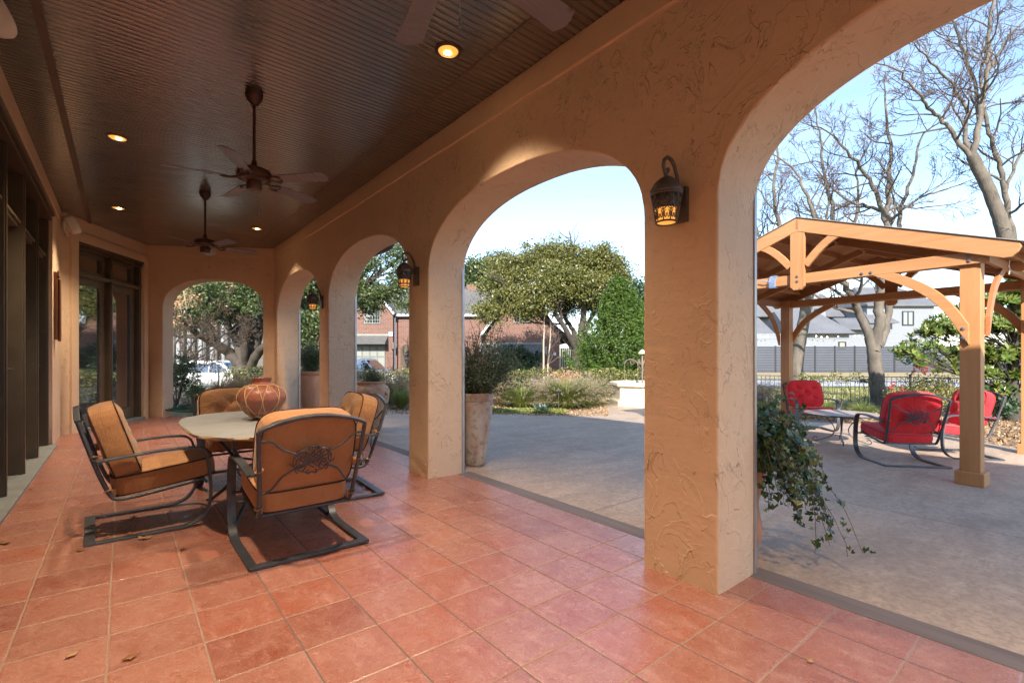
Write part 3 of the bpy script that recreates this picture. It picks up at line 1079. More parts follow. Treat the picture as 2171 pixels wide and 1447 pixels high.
def door_unit(name, label, O, D, Nin, s0, s1, nleaf, zhead, ztr, zb, recess, handles, mirror=False, post=0.17):
    """glazed doors with transoms. D along the wall, Nin towards the porch; O on the wall plane"""
    O, D, Nin = Vector((*O, 0)), Vector((*D, 0)), Vector((*Nin, 0))
    t = thing(name, label, 'door', (O + D * (s0 + s1) / 2))
    loc = t.location.copy()

    def bx(mb, a, b, n0, n1, z0, z1):
        c = O + D * (a + b) / 2 + Nin * (n0 + n1) / 2
        Mx = Matrix((D, Nin, Vector((0, 0, 1)))).transposed()
        mb.box((c.x, c.y, (z0 + z1) / 2), (b - a, n1 - n0, z1 - z0), M=Mx)

    def fin(mb, nm, mat, par=None, **k):
        o = mb.build(nm, mat, par if par else t, org=tuple(loc) if not par else (0, 0, 0), **k)
        return o
    lw = (s1 - s0 - 0.07) / nleaf
    # outer frame: head and jambs, stepped
    m = MB()
    bx(m, s0, s1, -recess, -0.01, zhead - 0.07, zhead)
    bx(m, s0, s1, -0.06, 0.03, zhead - 0.035, zhead + 0.035)
    bx(m, s0, s1, -0.12, 0.005, zhead - 0.10, zhead - 0.07)
    for i in range(nleaf + 1):
        a = s0 + i * lw
        bx(m, a, a + 0.07, -recess - 0.04, -recess + post, zb, zhead - 0.102)
        bx(m, a + 0.018, a + 0.052, -recess + post, -recess + post + 0.014, zb, zhead - 0.102)
    fin(m, 'frame', M['door_dark'], bevel=0.003)
    m = MB()
    bx(m, s0 + .004, s1 - .004, -recess - 0.02, -recess + 0.11, ztr - 0.03, ztr + 0.03)
    bx(m, s0 + .006, s1 - .006, -recess + 0.11, -recess + 0.135, ztr + 0.005, ztr + 0.034)
    fin(m, 'transom_bar', M['door'], bevel=0.003)
    for i in range(nleaf):
        a, b = s0 + i * lw + 0.075, s0 + (i + 1) * lw - 0.005
        n0, n1 = -recess - 0.03, -recess + 0.015
        m = MB()
        st, rail = 0.10, 0.22
        zt = ztr - 0.034
        bx(m, a, a + st, n0, n1, zb + .01, zt)
        bx(m, b - st, b, n0, n1, zb + .01, zt)
        bx(m, a + st, b - st, n0, n1, zt - 0.12, zt)
        bx(m, a + st, b - st, n0, n1, zb + .01, zb + rail)
        for (x0, x1, z0, z1) in ((a + st, a + st + .014, zb + rail, zt - .12), (b - st - .014, b - st, zb + rail, zt - .12),
                                 (a + st + .014, b - st - .014, zb + rail, zb + rail + .014), (a + st + .014, b - st - .014, zt - .134, zt - .12)):
            bx(m, x0, x1, n0 + .01, n1 - .008, z0, z1)
        leaf = fin(m, 'door_leaf', M['door'], bevel=0.004)
        m = MB()
        bx(m, a + st + .002, b - st - .002, n0 + .016, n0 + .024, zb + rail + .002, zt - .122)
        g = m.build('pane', M['glass'], leaf, org=tuple(loc))
        if i in handles:
            m = MB()
            s = b - 0.05 if handles[i] > 0 else a + 0.05
            c = O + D * s + Nin * n1
            for (z0, z1) in ((1.10, 1.22), (1.30, 1.42)):
                bx(m, s - .028, s + .028, n1, n1 + .012, z0 + zb, z1 + zb)
            q = c + Nin * 0.012
            zz = 1.17 + zb
            m.tube([(q.x, q.y, zz), tuple(Vector((q.x, q.y, zz)) + Nin * .05), tuple(Vector((q.x, q.y, zz)) + Nin * .055 - D * handles[i] * .11)], 0.009, 8)
            m.build('handle', M['metal'], leaf, org=tuple(loc), smooth=40)
        m = MB()
        z0, z1 = ztr + 0.036, zhead - 0.104
        bx(m, a, a + .08, n0, n1, z0, z1)
        bx(m, b - .08, b, n0, n1, z0, z1)
        bx(m, a + .08, b - .08, n0, n1, z1 - .08, z1)
        bx(m, a + .08, b - .08, n0, n1, z0, z0 + .08)
        tr = fin(m, 'transom_window', M['door'], bevel=0.004)
        m = MB()
        bx(m, a + .082, b - .082, n0 + .016, n0 + .024, z0 + .082, z1 - .082)
        m.build('pane', M['glass'], tr, org=tuple(loc))
    m = MB()
    bx(m, s0, s1, -recess - .10, 0.055, zb - .09, zb)
    fin(m, 'sill', M['sill'], bevel=0.006)
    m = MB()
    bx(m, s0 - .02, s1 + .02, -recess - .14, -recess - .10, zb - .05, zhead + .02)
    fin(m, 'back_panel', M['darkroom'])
    return t


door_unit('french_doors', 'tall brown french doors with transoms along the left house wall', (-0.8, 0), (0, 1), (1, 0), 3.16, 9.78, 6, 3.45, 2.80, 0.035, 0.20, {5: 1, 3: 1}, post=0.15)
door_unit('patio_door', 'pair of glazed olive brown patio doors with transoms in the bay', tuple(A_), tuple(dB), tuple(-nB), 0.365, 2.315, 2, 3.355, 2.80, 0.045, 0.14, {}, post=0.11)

# carved wooden panel by the doors
t = thing('wall_plaque', 'narrow dark carved wooden board hung on the wall beside the doors', 'wall decoration', (-0.77, 10.05, 1.6))
m = MB()
m.bb(-0.055, 0.01, -0.12, 0.12, 0.0, 1.02)
m.build('board', M['oldwood'], t, bevel=0.008)
m = MB()
m.bb(0.012, 0.045, -0.07, 0.07, -0.03, 0.92)
m.bb(0.012, 0.03, -0.11, 0.11, 0.95, 1.04)
m.build('carving', M['oldwood'], t, bevel=0.01)


# speakers
def speaker(label, loc, rz, tilt):
    t = thing('outdoor_speaker', label, 'speaker', loc, rz, 'white outdoor speakers under the ceiling')
    m = MB()
    prof = []
    n = 26
    ol = []
    for k in range(n):
        a = 2 * math.pi * k / n
        e = 2.8
        ca, sa = math.cos(a), math.sin(a)
        ol.append((0.10 * math.copysign(abs(ca) ** (2 / e), ca), 0.155 * math.copysign(abs(sa) ** (2 / e), sa)))
    T_ = Matrix.Rotation(tilt, 3, 'X')
    rings = [(0.0, 0.80), (0.02, 0.93), (0.07, 1.0), (0.11, 0.99), (0.125, 0.93)]
    vs = []
    for y, s_ in rings:
        for a, b in ol:
            q = T_ @ Vector((a * s_, y, b * s_))
            vs.append((q.x, q.y + 0.06, q.z))
    fs = [(i * n + k, i * n + (k + 1) % n, (i + 1) * n + (k + 1) % n, (i + 1) * n + k) for i in range(len(rings) - 1) for k in range(n)]
    fs += [tuple(range(n)), tuple((len(rings) - 1) * n + k for k in range(n))]
    m.add(vs, fs)
    cab = m.build('cabinet', M['white_plastic'], t, smooth=45, fix=True)
    m = MB()
    vs = []
    for y, s_ in ((0.127, 0.88), (0.131, 0.84)):
        for a, b in ol:
            q = T_ @ Vector((a * s_, y, b * s_))
            vs.append((q.x, q.y + 0.06, q.z))
    m.add(vs, [(k, (k + 1) % n, n + (k + 1) % n, n + k) for k in range(n)] + [tuple(n + k for k in range(n))])
    m.build('grille', simple('speaker mesh', (0.6, 0.58, 0.55), (0.5, 0.48, 0.46), 0.6, 200), t, smooth=45, fix=True)
    m = MB()
    m.box((0, 0.012, 0), (0.09, 0.024, 0.12))
    m.tube([(0.0, 0.02, 0.05), (0, 0.07, 0.17), (0, 0.10, 0.15)], 0.012, 8)
    m.tube([(0.0, 0.02, -0.05), (0, 0.07, -0.17), (0, 0.10, -0.15)], 0.012, 8)
    m.build('bracket', M['white_plastic'], t, smooth=40)
    return t


speaker('white speaker in the corner where the bay begins', (-0.76, 10.75, 3.50), R(-70), R(28))
speaker('white speaker cut off at the top left corner', (-0.765, 4.42, 3.52), R(-75), R(28))


# wall lanterns
def lantern(label, y):
    z0 = 2.27
    t = thing('wall_lantern', label, 'lantern', (XW, y, z0), R(90), 'lanterns on the arcade piers')
    t.scale = (1.15, 1.15, 1.15)
    # local +y points away from the wall into the porch; backplate on the wall at y=0
    m = MB()
    m.box((0, 0.013, -0.0), (0.09, 0.026, 0.185))
    m.build('backplate', M['lantern'], t, bevel=0.004)
    m = MB()
    cx = 0.135
    pth = [(0, 0.022, 0.03), (0, 0.034, 0.12)]
    for k in range(0, 15):
        a = R(-10 + 215 * k / 14)
        pth.append((0, 0.092 + 0.058 * math.cos(a), 0.165 + 0.062 * math.sin(a)))
    pth = [(0, p[1] if i < 2 else 0.125 - (p[1] - 0.0625), p[2]) for i, p in enumerate(pth)]
    pth = [(0, 0.022, 0.02), (0, 0.03, 0.10), (0, 0.045, 0.155), (0, 0.07, 0.20), (0, 0.10, 0.225), (0, 0.135, 0.228), (0, 0.162, 0.205), (0, 0.168, 0.175),
           (0, 0.155, 0.152), (0, 0.135, 0.148), (0, 0.124, 0.160), (0, 0.130, 0.174)]
    m.tube(pth, 0.0095, 8)
    m.tube([(0, 0.168, 0.178), (0, 0.160, 0.150), (0, 0.142, 0.118)], 0.0085, 8)
    m.build('scroll_arm', M['lantern'], t, smooth=50)
    c = (0, 0.142, 0)
    m = MB()
    m.lathe([(0.0, 0.128), (0.012, 0.126), (0.035, 0.113), (0.060, 0.090), (0.077, 0.062), (0.083, 0.048), (0.083, 0.040), (0.079, 0.036), (0.079, 0.030), (0.0, 0.030)], c, 28)
    for k in range(36):
        a = 2 * math.pi * k / 36
        m.sphere((c[0] + .080 * math.cos(a), c[1] + .080 * math.sin(a), 0.050), 0.0042, 6, 4)
    m.build('cap', M['lantern'], t, smooth=40)
    # pierced basket: ribs, hoops and scroll rings following the tapered drum
    m = MB()

    def rad(z):
        return 0.052 + (z + 0.115) / 0.147 * 0.024

    def q(a, z, k=1.0):
        return (c[0] + rad(z) * k * math.cos(a), c[1] + rad(z) * k * math.sin(a), z)
    nr = 10
    for k in range(nr):
        a = 2 * math.pi * k / nr
        m.tube([q(a, z) for z in (0.03, -0.02, -0.07, -0.115)], 0.0032, 5)
    for z in (0.028, -0.113):
        m.tube([q(2 * math.pi * k / 28, z) for k in range(28)], 0.0055, 6, closed=True)
    da = 2 * math.pi / nr
    for k in range(nr):
        a0 = da * (k + 0.5)
        for zc, rz_ in ((0.0, 0.022), (-0.082, 0.022)):
            for sg in (-1, 1):
                pp = []
                for j in range(11):
                    u = R(300) * j / 10 * sg
                    rr = 1.0 - 0.045 * j
                    pp.append(q(a0 + sg * da * 0.19 + da * 0.17 * rr * math.sin(u), zc + rz_ * rr * math.cos(u)))
                m.tube(pp, 0.0027, 4)
        for sg in (-1, 1):
            m.tube([q(a0 - sg * da * .5, -0.022), q(a0 - sg * da * .15, -0.034), q(a0 + sg * da * .15, -0.050), q(a0 + sg * da * .5, -0.060)], 0.0028, 4)
    m.build('basket', M['lantern'], t, smooth=50)
    m = MB()
    m.lathe([(rad(-0.112) - .007, -0.112), (rad(-0.045) - .007, -0.045)], c, 28)
    m.build('amber_liner', M['liner'], t, smooth=True)
    m = MB()
    m.lathe([(rad(-0.044) - .007, -0.044), (rad(0.028) - .007, 0.028)], c, 28)
    m.build('dark_liner', M['lantern'], t, smooth=True)
    m = MB()
    m.sphere((c[0], c[1], -0.075), 0.016, 12, 8, (1, 1, 1.5))
    m.build('bulb', M['amber'], t, smooth=True)
    m = MB()
    m.lathe([(0.012, 0.03), (0.012, -0.03), (0.0, -0.032)], c, 12)
    m.build('lamp_socket', M['lantern'], t, smooth=40)
    ld = bpy.data.lights.new('lantern_glow', 'POINT')
    ld.energy = 1.6
    ld.color = (1.0, 0.50, 0.16)
    ld.shadow_soft_size = 0.02
    lo = bpy.data.objects.new('lantern_glow', ld)
    col.objects.link(lo)
    lo.parent = t
    lo.location = (c[0], c[1], -0.09)
    return t


lantern('dark scrolled lantern glowing amber on the nearest pier', 1.61)
lantern('dark pierced lantern on the middle pier, above the far potted shrub', 5.0)
lantern('small far lantern on the third pier, glowing yellow against trees', 8.40)


# recessed lights
def downlight(label, x, y):
    t = thing('recessed_light', label, 'ceiling light', (x, y, CEIL), 0, 'recessed lights in the porch ceiling')
    m = MB()
    m.lathe([(0.078, -0.002), (0.104, -0.002), (0.108, -0.006), (0.104, -0.010), (0.080, -0.012), (0.078, -0.002)], (0, 0, 0), 32)
    m.build('trim_ring', M['bronze'], t, smooth=40)
    m = MB()
    m.lathe([(0.079, -0.004), (0.074, -0.0015)], (0, 0, 0), 32)
    m.add([(0.074 * math.cos(2 * math.pi * k / 32), 0.074 * math.sin(2 * math.pi * k / 32), -0.0013) for k in range(32)], [tuple(range(32))])
    o = m.build('reflector', M['canface'], t)
    m = MB()
    m.lathe([(0.0, -0.012), (0.022, -0.010), (0.03, -0.003)], (0.012, 0.028, 0), 20)
    m.build('bulb', M['canbulb'], t, smooth=True)
    ld = bpy.data.lights.new('downlight', 'SPOT')
    ld.energy = 92
    ld.color = (1.0, 0.76, 0.50)
    ld.spot_size = R(104)
    ld.spot_blend = 1.0
    ld.shadow_soft_size = 0.06
    lo = bpy.data.objects.new('downlight', ld)
    col.objects.link(lo)
    lo.parent = t
    lo.location = (0, 0, -0.03)
    return t


mm, tt, bb_ = new_mat('lit reflector')
bb_.inputs['Base Color'].default_value = (0.75, 0.42, 0.10, 1)
bb_.inputs['Emission Color'].default_value = (1.0, 0.50, 0.08, 1)
bb_.inputs['Emission Strength'].default_value = 0.16
M['canface'] = mm
downlight('lit recessed ceiling light nearest, between the fan blades', 2.0, 3.24)
downlight('lit recessed ceiling light left of the big fan rod', -0.04, 6.85)
downlight('faint recessed ceiling light towards the far left corner', -0.05, 10.1)
downlight('small recessed ceiling light beyond the far fan, right', 1.98, 10.07)
downlight('recessed ceiling light out of view at the near left', -0.05, 3.5)
downlight('recessed ceiling light added out of view above the viewpoint, left', -0.05, 0.1)  # unseen lamp added to lighten the dark porch interior
downlight('recessed ceiling light added out of view above the viewpoint, right', 2.0, -0.4)  # second unseen lamp, added for more interior light


# ceiling fans
def fan(label, x, y, ang, zdrop=0.80):
    t = thing('ceiling_fan', label, 'ceiling fan', (x, y, CEIL), ang, 'bronze ceiling fans')
    m = MB()
    m.lathe([(0.075, -0.001), (0.078, -0.03), (0.066, -0.07), (0.04, -0.10), (0.028, -0.115), (0.028, -0.125), (0.0, -0.125)], (0, 0, 0), 28)
    m.build('canopy', M['bronze'], t, smooth=40)
    m = MB()
    zm = -zdrop
    m.tube([(0, 0, -0.12), (0, 0, zm + 0.16)], 0.0135, 12)
    m.build('downrod', M['bronze'], t, smooth=40)
    m = MB()
    m.lathe([(0.0, 0.17), (0.022, 0.17), (0.026, 0.13), (0.045, 0.105), (0.10, 0.098), (0.138, 0.078), (0.150, 0.045), (0.146, 0.02), (0.115, 0.004), (0.07, -0.012), (0.062, -0.018)], (0, 0, zm), 36)
    for k in range(30):
        a = 2 * math.pi * k / 30
        m.box((0.115 * math.cos(a), 0.115 * math.sin(a), zm + 0.004), (0.045, 0.008, 0.012), rz=a)
    m.build('motor_housing', M['bronze'], t, smooth=40)
    m = MB()
    m.lathe([(0.062, -0.018), (0.066, -0.03), (0.066, -0.085), (0.058, -0.098), (0.0, -0.104)], (0, 0, zm), 28)
    m.build('switch_housing', M['bronze'], t, smooth=40)
    m = MB()
    m.tube([(0.05, 0, zm - 0.10), (0.052, 0, zm - 0.29)], 0.0016, 4)
    m.tube([(0.052, 0, zm - 0.29), (0.052, 0, zm - 0.325)], 0.006, 8)
    m.build('pull_chain', M['chrome'], t)
    for k in range(5):
        a = 2 * math.pi * k / 5
        Mz = Matrix.Rotation(a, 3, 'Z')
        Mp = Matrix.Rotation(R(-13), 3, 'X')
        # blade in local x direction
        ol = []
        x0, x1 = 0.215, 0.672
        for i in range(9):
            u = i / 8
            ol.append((x0 + u * (x1 - x0), 0.052 + 0.020 * u))
        tip = [(x1 + 0.012, 0.060), (x1 + 0.018, 0.042), (x1 + 0.030, 0.022), (x1 + 0.032, 0.0)]
        up = ol + tip
        poly = [(x0 - 0.012, 0.0), (x0 - 0.01, 0.03)] + up + [(p, -q) for p, q in up[::-1][1:]] + [(x0 - 0.01, -0.03)]
        vs = []
        n = len(poly)
        for zz in (0.004, -0.004):
            for (p, q) in poly:
                v = Mp @ Vector((0, q, zz))
                v = Mz @ Vector((p, v.y, v.z))
                vs.append((v.x, v.y, v.z + zm + 0.0))
        fs = [tuple(range(n)), tuple(range(n, 2 * n))[::-1]] + [(i, n + i, n + (i + 1) % n, (i + 1) % n) for i in range(n)]
        m = MB()
        m.add(vs, fs)
        bl = m.build('blade', M['blade'], t, bevel=0.002, fix=True)
        m = MB()
        for (p0, p1) in (((0.10, 0.0, 0.01), (0.17, 0, 0.0)),):
            m.tube([tuple(Mz @ Vector(p0) + Vector((0, 0, zm))), tuple(Mz @ Vector(p1) + Vector((0, 0, zm - .002)))], None or 0.011, 8)
        for sg in (-1, 1):
            pp = [(0.165, 0, -0.004), (0.185, 0.03 * sg, -0.006), (0.215, 0.043 * sg, -0.008), (0.25, 0.038 * sg, -0.008), (0.262, 0.012 * sg, -0.008)]
            pp = [Mz @ (Mp @ Vector(p_) if i_ else Vector(p_)) + Vector((0, 0, zm - .004)) for i_, p_ in enumerate(pp)]
            m.tube(pp, 0.0075, 7)
        m.build('blade_arm', M['bronze'], bl, smooth=50)
    return t


fan('near ceiling fan hanging over the stone table', 0.94, 4.89, R(26.5))
fan('far ceiling fan over the end of the porch', 0.95, 8.32, R(4.4))
fan('ceiling fan cut off by the top edge, only blade ends in view', 0.98, 1.58, R(4))


# ================================================================ CHAIRS
def ribbon(mb, path, x, w_, th_):
    """flat bar in the plane x=const; path of (y,z)"""
    n = len(path)
    vs = []
    for i in range(n):
        a = Vector(path[max(i - 1, 0)])
        b = Vector(path[min(i + 1, n - 1)])
        t_ = (b - a).normalized()
        nn = Vector((-t_.y, t_.x)) * th_ / 2
        p = Vector(path[i])
        for sx, sg in ((-1, -1), (1, -1), (1, 1), (-1, 1)):
            vs.append((x + sx * w_ / 2, p.x + nn.x * sg, p.y + nn.y * sg))
    fs = []
    for i in range(n - 1):
        for k in range(4):
            fs.append((i * 4 + k, i * 4 + (k + 1) % 4, i * 4 + 4 + (k + 1) % 4, i * 4 + 4 + k))
    fs += [(3, 2, 1, 0), tuple((n - 1) * 4 + k for k in range(4))]
    mb.add(vs, fs)


def spl(pts, n=6):
    """Catmull-Rom through points"""
    P_ = [Vector(p) for p in pts]
    out = []
    for i in range(len(P_) - 1):
        p0, p1, p2, p3 = P_[max(i - 1, 0)], P_[i], P_[i + 1], P_[min(i + 2, len(P_) - 1)]
        for k in range(n):
            t_ = k / n
            out.append(0.5 * ((2 * p1) + (p2 - p0) * t_ + (2 * p0 - 5 * p1 + 4 * p2 - p3) * t_ * t_ + (-p0 + 3 * p1 - 3 * p2 + p3) * t_ ** 3))
    out.append(P_[-1])
    return out


def cushion(w_, h_, t_, tufts, puff, mat, pmat, parent, name, Mx, off, seed=0, e=7.0, td=0.035):
    """boxed cushion; local x width, y height, z thickness; placed by matrix Mx and offset"""
    n = 30
    rg = np.random.default_rng(seed)
    nn = 84

    def outline(s_=1.0):
        r_ = []
        for k in range(nn):
            a = 2 * math.pi * k / nn
            ca, sa = math.cos(a), math.sin(a)
            r_.append((w_ / 2 * s_ * math.copysign(abs(ca) ** (2 / e), ca), h_ / 2 * s_ * math.copysign(abs(sa) ** (2 / e), sa)))
        return r_
    ph = rg.uniform(0, 6, 8)

    def top(u, v, rho):
        z = t_ / 2 + puff * (1 - rho ** 2.4) ** 0.8
        for (a, b) in tufts:
            d2 = ((u - a) * w_ / 2) ** 2 + ((v - b) * h_ / 2) ** 2
            z -= td * math.exp(-d2 / 0.0012) + td * 0.55 * math.exp(-d2 / 0.007)
        z += 0.0035 * math.sin(9 * u + ph[0] + 3 * v) * (1 - rho ** 4) + 0.003 * math.sin(13 * v + ph[1] - 4 * u)
        return z
    rings = [1.0, 0.985, 0.95, 0.88, 0.78, 0.67, 0.56, 0.45, 0.34, 0.23, 0.12]
    vs, fs = [], []
    ol = outline()

    def put(x, y, z):
        q = Mx @ Vector((x, y, z)) + Vector(off)
        vs.append((q.x, q.y, q.z))
    for side in (1, -1):
        base = len(vs)
        for r_ in rings:
            for (x, y) in ol:
                u, v = x * r_ / (w_ / 2), y * r_ / (h_ / 2)
                z = (t_ / 2 if r_ == 1.0 else top(u, v, r_)) if side > 0 else (-t_ / 2 if r_ == 1.0 else -(t_ / 2 + puff * 0.6 * (1 - r_ ** 2.4) ** 0.8) + sum(td * .6 * math.exp(-(((u - a) * w_ / 2) ** 2 + ((v - b) * h_ / 2) ** 2) / 0.004) for a, b in tufts))
                put(x * r_, y * r_, z)
        put(0, 0, top(0, 0, 0) if side > 0 else -(t_ / 2 + puff * 0.6))
        c = len(vs) - 1
        for i in range(len(rings) - 1):
            for k in range(nn):
                f_ = (base + i * nn + k, base + i * nn + (k + 1) % nn, base + (i + 1) * nn + (k + 1) % nn, base + (i + 1) * nn + k)
                fs.append(f_ if side > 0 else f_[::-1])
        l_ = base + (len(rings) - 1) * nn
        for k in range(nn):
            f_ = (l_ + k, l_ + (k + 1) % nn, c)
            fs.append(f_ if side > 0 else f_[::-1])
    # side band, bulging
    base = len(vs)
    lv = [-1, -0.6, 0, 0.6, 1]
    for l_ in lv:
        b_ = 0.010 * (1 - l_ * l_)
        for k, (x, y) in enumerate(ol):
            L = math.hypot(x, y)
            wv = 0.0025 * math.sin(k * 1.7 + ph[2])
            put(x * (1 + (b_ + wv * (1 - l_ * l_)) / L), y * (1 + (b_ + wv * (1 - l_ * l_)) / L), t_ / 2 * l_)
    for i in range(len(lv) - 1):
        for k in range(nn):
            fs.append((base + i * nn + k, base + i * nn + (k + 1) % nn, base + (i + 1) * nn + (k + 1) % nn, base + (i + 1) * nn + k))
    m = MB()
    m.add(vs, fs)
    cu = m.build(name, mat, parent, smooth=True)
    m = MB()
    for sg in (1, -1):
        m.tube([tuple(Mx @ Vector((x * 1.004, y * 1.004, sg * (t_ / 2 + .001))) + Vector(off)) for x, y in ol], 0.0052, 6, closed=True)
    m.build('piping', pmat, cu, smooth=True)
    if tufts and td > 0.037:
        m = MB()
        for (a, b) in tufts:
            z = top(a, b, 0.5) + 0.004
            m.sphere(tuple(Mx @ Vector((a * w_ / 2, b * h_ / 2, z)) + Vector(off)), 0.011, 8, 5)
        m.build('button', mat, cu, smooth=True)
    return cu


def chair(name, label, group, kind, loc, rz):
    t = thing(name, label, 'chair', loc, rz, group)
    fab, pip = (M['orange'], M['piping']) if kind == 'orange' else (M['red'], M['redpiping'])
    side = [(-0.38, 0.011), (0.10, 0.011), (0.20, 0.018), (0.28, 0.05), (0.335, 0.12), (0.355, 0.22), (0.352, 0.36), (0.34, 0.48), (0.322, 0.56), (0.285, 0.607), (0.21, 0.625),
            (0.02, 0.625), (-0.20, 0.605), (-0.345, 0.592)]
    sp = [tuple(q)[:2] for q in spl([(a, b, 0) for a, b in side], 5)]
    for sg in (-1, 1):
        m = MB()
        ribbon(m, sp, sg * 0.365, 0.058, 0.018)
        m.build('spring_leg', M['metal'], t, smooth=35, bevel=0.002)
    m = MB()
    m.bb(-0.391, 0.391, -0.415, -0.350, 0.003, 0.024)
    m.build('base_bar', M['metal'], t, bevel=0.003)
    m = MB()
    m.tube([(-0.36, 0.325, 0.335), (0.36, 0.325, 0.335)], 0.011, 8)
    m.tube([(-0.36, 0.12, 0.315), (-0.30, 0.12, 0.315)], 0.009, 6)
    pts = {}
    for sg in (-1, 1):
        pth = spl([(sg * 0.345, -0.445, 0.885), (sg * 0.335, -0.40, 0.72), (sg * 0.318, -0.335, 0.50), (sg * 0.308, -0.272, 0.335), (sg * 0.305, -0.225, 0.290), (sg * 0.302, -0.12, 0.290), (sg * 0.300, 0.12, 0.322), (sg * 0.30, 0.325, 0.352)], 5)
        m.tube(pth, 0.015, 8)
        m.tube([(sg * 0.365, -0.345, 0.592), (sg * 0.332, -0.375, 0.60)], 0.010, 8)
    m.tube([(-0.305, -0.235, 0.288), (0.305, -0.235, 0.288)], 0.0125, 8)
    for x in (-0.15, 0.0, 0.15):
        m.tube([(x, -0.235, 0.285), (x, 0.325, 0.345)], 0.006, 6)
    m.build('seat_frame', M['metal'], t, smooth=50)
    m = MB()
    tp = [(-0.345, -0.445, 0.885)] + [(-0.345 + 0.69 * i / 14, -0.447 - 0.012 * math.sin(math.pi * i / 14), 0.885 + 0.075 * math.sin(math.pi * i / 14) ** 0.8) for i in range(1, 14)] + [(0.345, -0.445, 0.885)]
    m.tube(tp, 0.0135, 8, flat=(0.022, 0.036), up=(0, 1, 0.3))
    m.build('top_rail', M['metal'], t, smooth=50, bevel=0.003)

    def bp(x, z, o_=0.0):
        y = -0.272 - (z - 0.335) / (0.885 - 0.335) * 0.173
        return (x, y - o_, z)
    cz = 0.655
    for sg in (-1, 1):
        for pts_ in ([bp(sg * 0.335, 0.815), bp(sg * 0.27, 0.81, .01), bp(sg * 0.19, 0.745, .015), bp(sg * 0.09, 0.70, .016)],
                     [bp(sg * 0.315, 0.455), bp(sg * 0.25, 0.475, .01), bp(sg * 0.18, 0.565, .015), bp(sg * 0.09, 0.61, .016)]):
            m = MB()
            m.tube(spl(pts_, 5), 0.0075, 7)
            m.build('back_rod', M['metal'], t, smooth=50)
    m = MB()
    o_ = 0.018
    for k in (-2, -1, 0, 1, 2):
        d = k * 0.034
        L = 0.075 - abs(k) * 0.012
        m.tube([bp(-L + d * .6, cz - L * 0.7 - d * 0.3 + d * .5, o_), bp(L + d * .6, cz + L * 0.7 - d * 0.3 + d * .0 - d * .2, o_)], 0.0048, 6)
        m.tube([bp(-L - d * .6, cz + L * 0.7 - d * 0.3, o_ + .004), bp(L - d * .6, cz - L * 0.7 - d * 0.3, o_ + .004)], 0.0048, 6)
    for sx in (-1, 1):
        for sz in (-1, 1):
            pp = []
            for j in range(15):
                u = j / 14 * R(430)
                rr = 0.040 * (1 - 0.62 * j / 14)
                pp.append(bp(sx * (0.072 + rr * math.sin(u + 0.6)), cz + sz * (0.052 + rr * math.cos(u + 0.6)), o_))
            m.tube(pp, 0.0055, 6)
            pp = []
            for j in range(9):
                u = j / 8 * R(300)
                rr = 0.020 * (1 - 0.5 * j / 8)
                pp.append(bp(sx * (0.020 + rr * math.sin(u)), cz + sz * (0.088 - rr * math.cos(u) * 0.8), o_))
            m.tube(pp, 0.0048, 6)
        pp = []
        for j in range(9):
            u = j / 8 * R(250)
            pp.append(bp(sx * (0.125 - 0.022 * math.sin(u)), cz + 0.028 * math.cos(u), o_))
        m.tube(pp, 0.0052, 6)
    m.tube([bp(0.128 * math.cos(R(20 * k)), cz + 0.092 * math.sin(R(20 * k)), o_ - .004) for k in range(18)], 0.0040, 5, closed=True)
    m.build('medallion', M['metal'], t, smooth=50)
    # cushions
    tl = math.atan2(0.062, 0.5)
    Ms = Matrix.Rotation(tl, 3, 'X')
    tall = 0.135 if kind == 'orange' else 0.10
    cushion(0.605, 0.66, tall, [], 0.028, fab, pip, t, 'seat_cushion', Ms, (0, 0.075, 0.325 + tall / 2 + 0.018), seed=1)
    # back: local y up along the leaning back, local z towards the sitter
    bl = math.atan2(0.173, 0.55)
    Mb = Matrix(((-1, 0, 0), (0, -math.sin(bl), math.cos(bl)), (0, math.cos(bl), math.sin(bl))))
    if kind == 'orange':
        tf = [(-0.42, 0.12), (0.42, 0.12), (0, -0.2), (0, 0.45)]
        cushion(0.63, 0.56, 0.155, tf, 0.050, fab, pip, t, 'back_cushion', Mb, (0, -0.238, 0.70), seed=3, e=5.0, td=0.036)
    else:
        tf = [(-0.45, 0.42), (0.45, 0.42), (-0.45, -0.28), (0.45, -0.28), (0, 0.08)]
        cushion(0.64, 0.56, 0.11, tf, 0.055, fab, pip, t, 'back_cushion', Mb, (0, -0.245, 0.70), seed=5, e=4.2, td=0.040)
    for sg in (-1, 1):
        for z in ((0.62, 0.36) if kind == 'orange' else (0.6,)):
            m = MB()
            q = bp(sg * (0.325 if z > .5 else 0.312), z)
            m.tube([(q[0] + 0.019 * math.cos(a), q[1] + 0.019 * math.sin(a), q[2] + 0.01 * math.sin(a + 1)) for a in [R(36 * k) for k in range(10)]], 0.01, closed=True, flat=(0.022, 0.005), up=(0, 0, 1))
            m.box((q[0] - sg * 0.022, q[1] + 0.03, q[2] - 0.02), (0.012, 0.03, 0.05))
            m.build('tie', fab, t, smooth=50)
    return t


def flr(x, y):
    return (x, y, SL * x + 0.001)


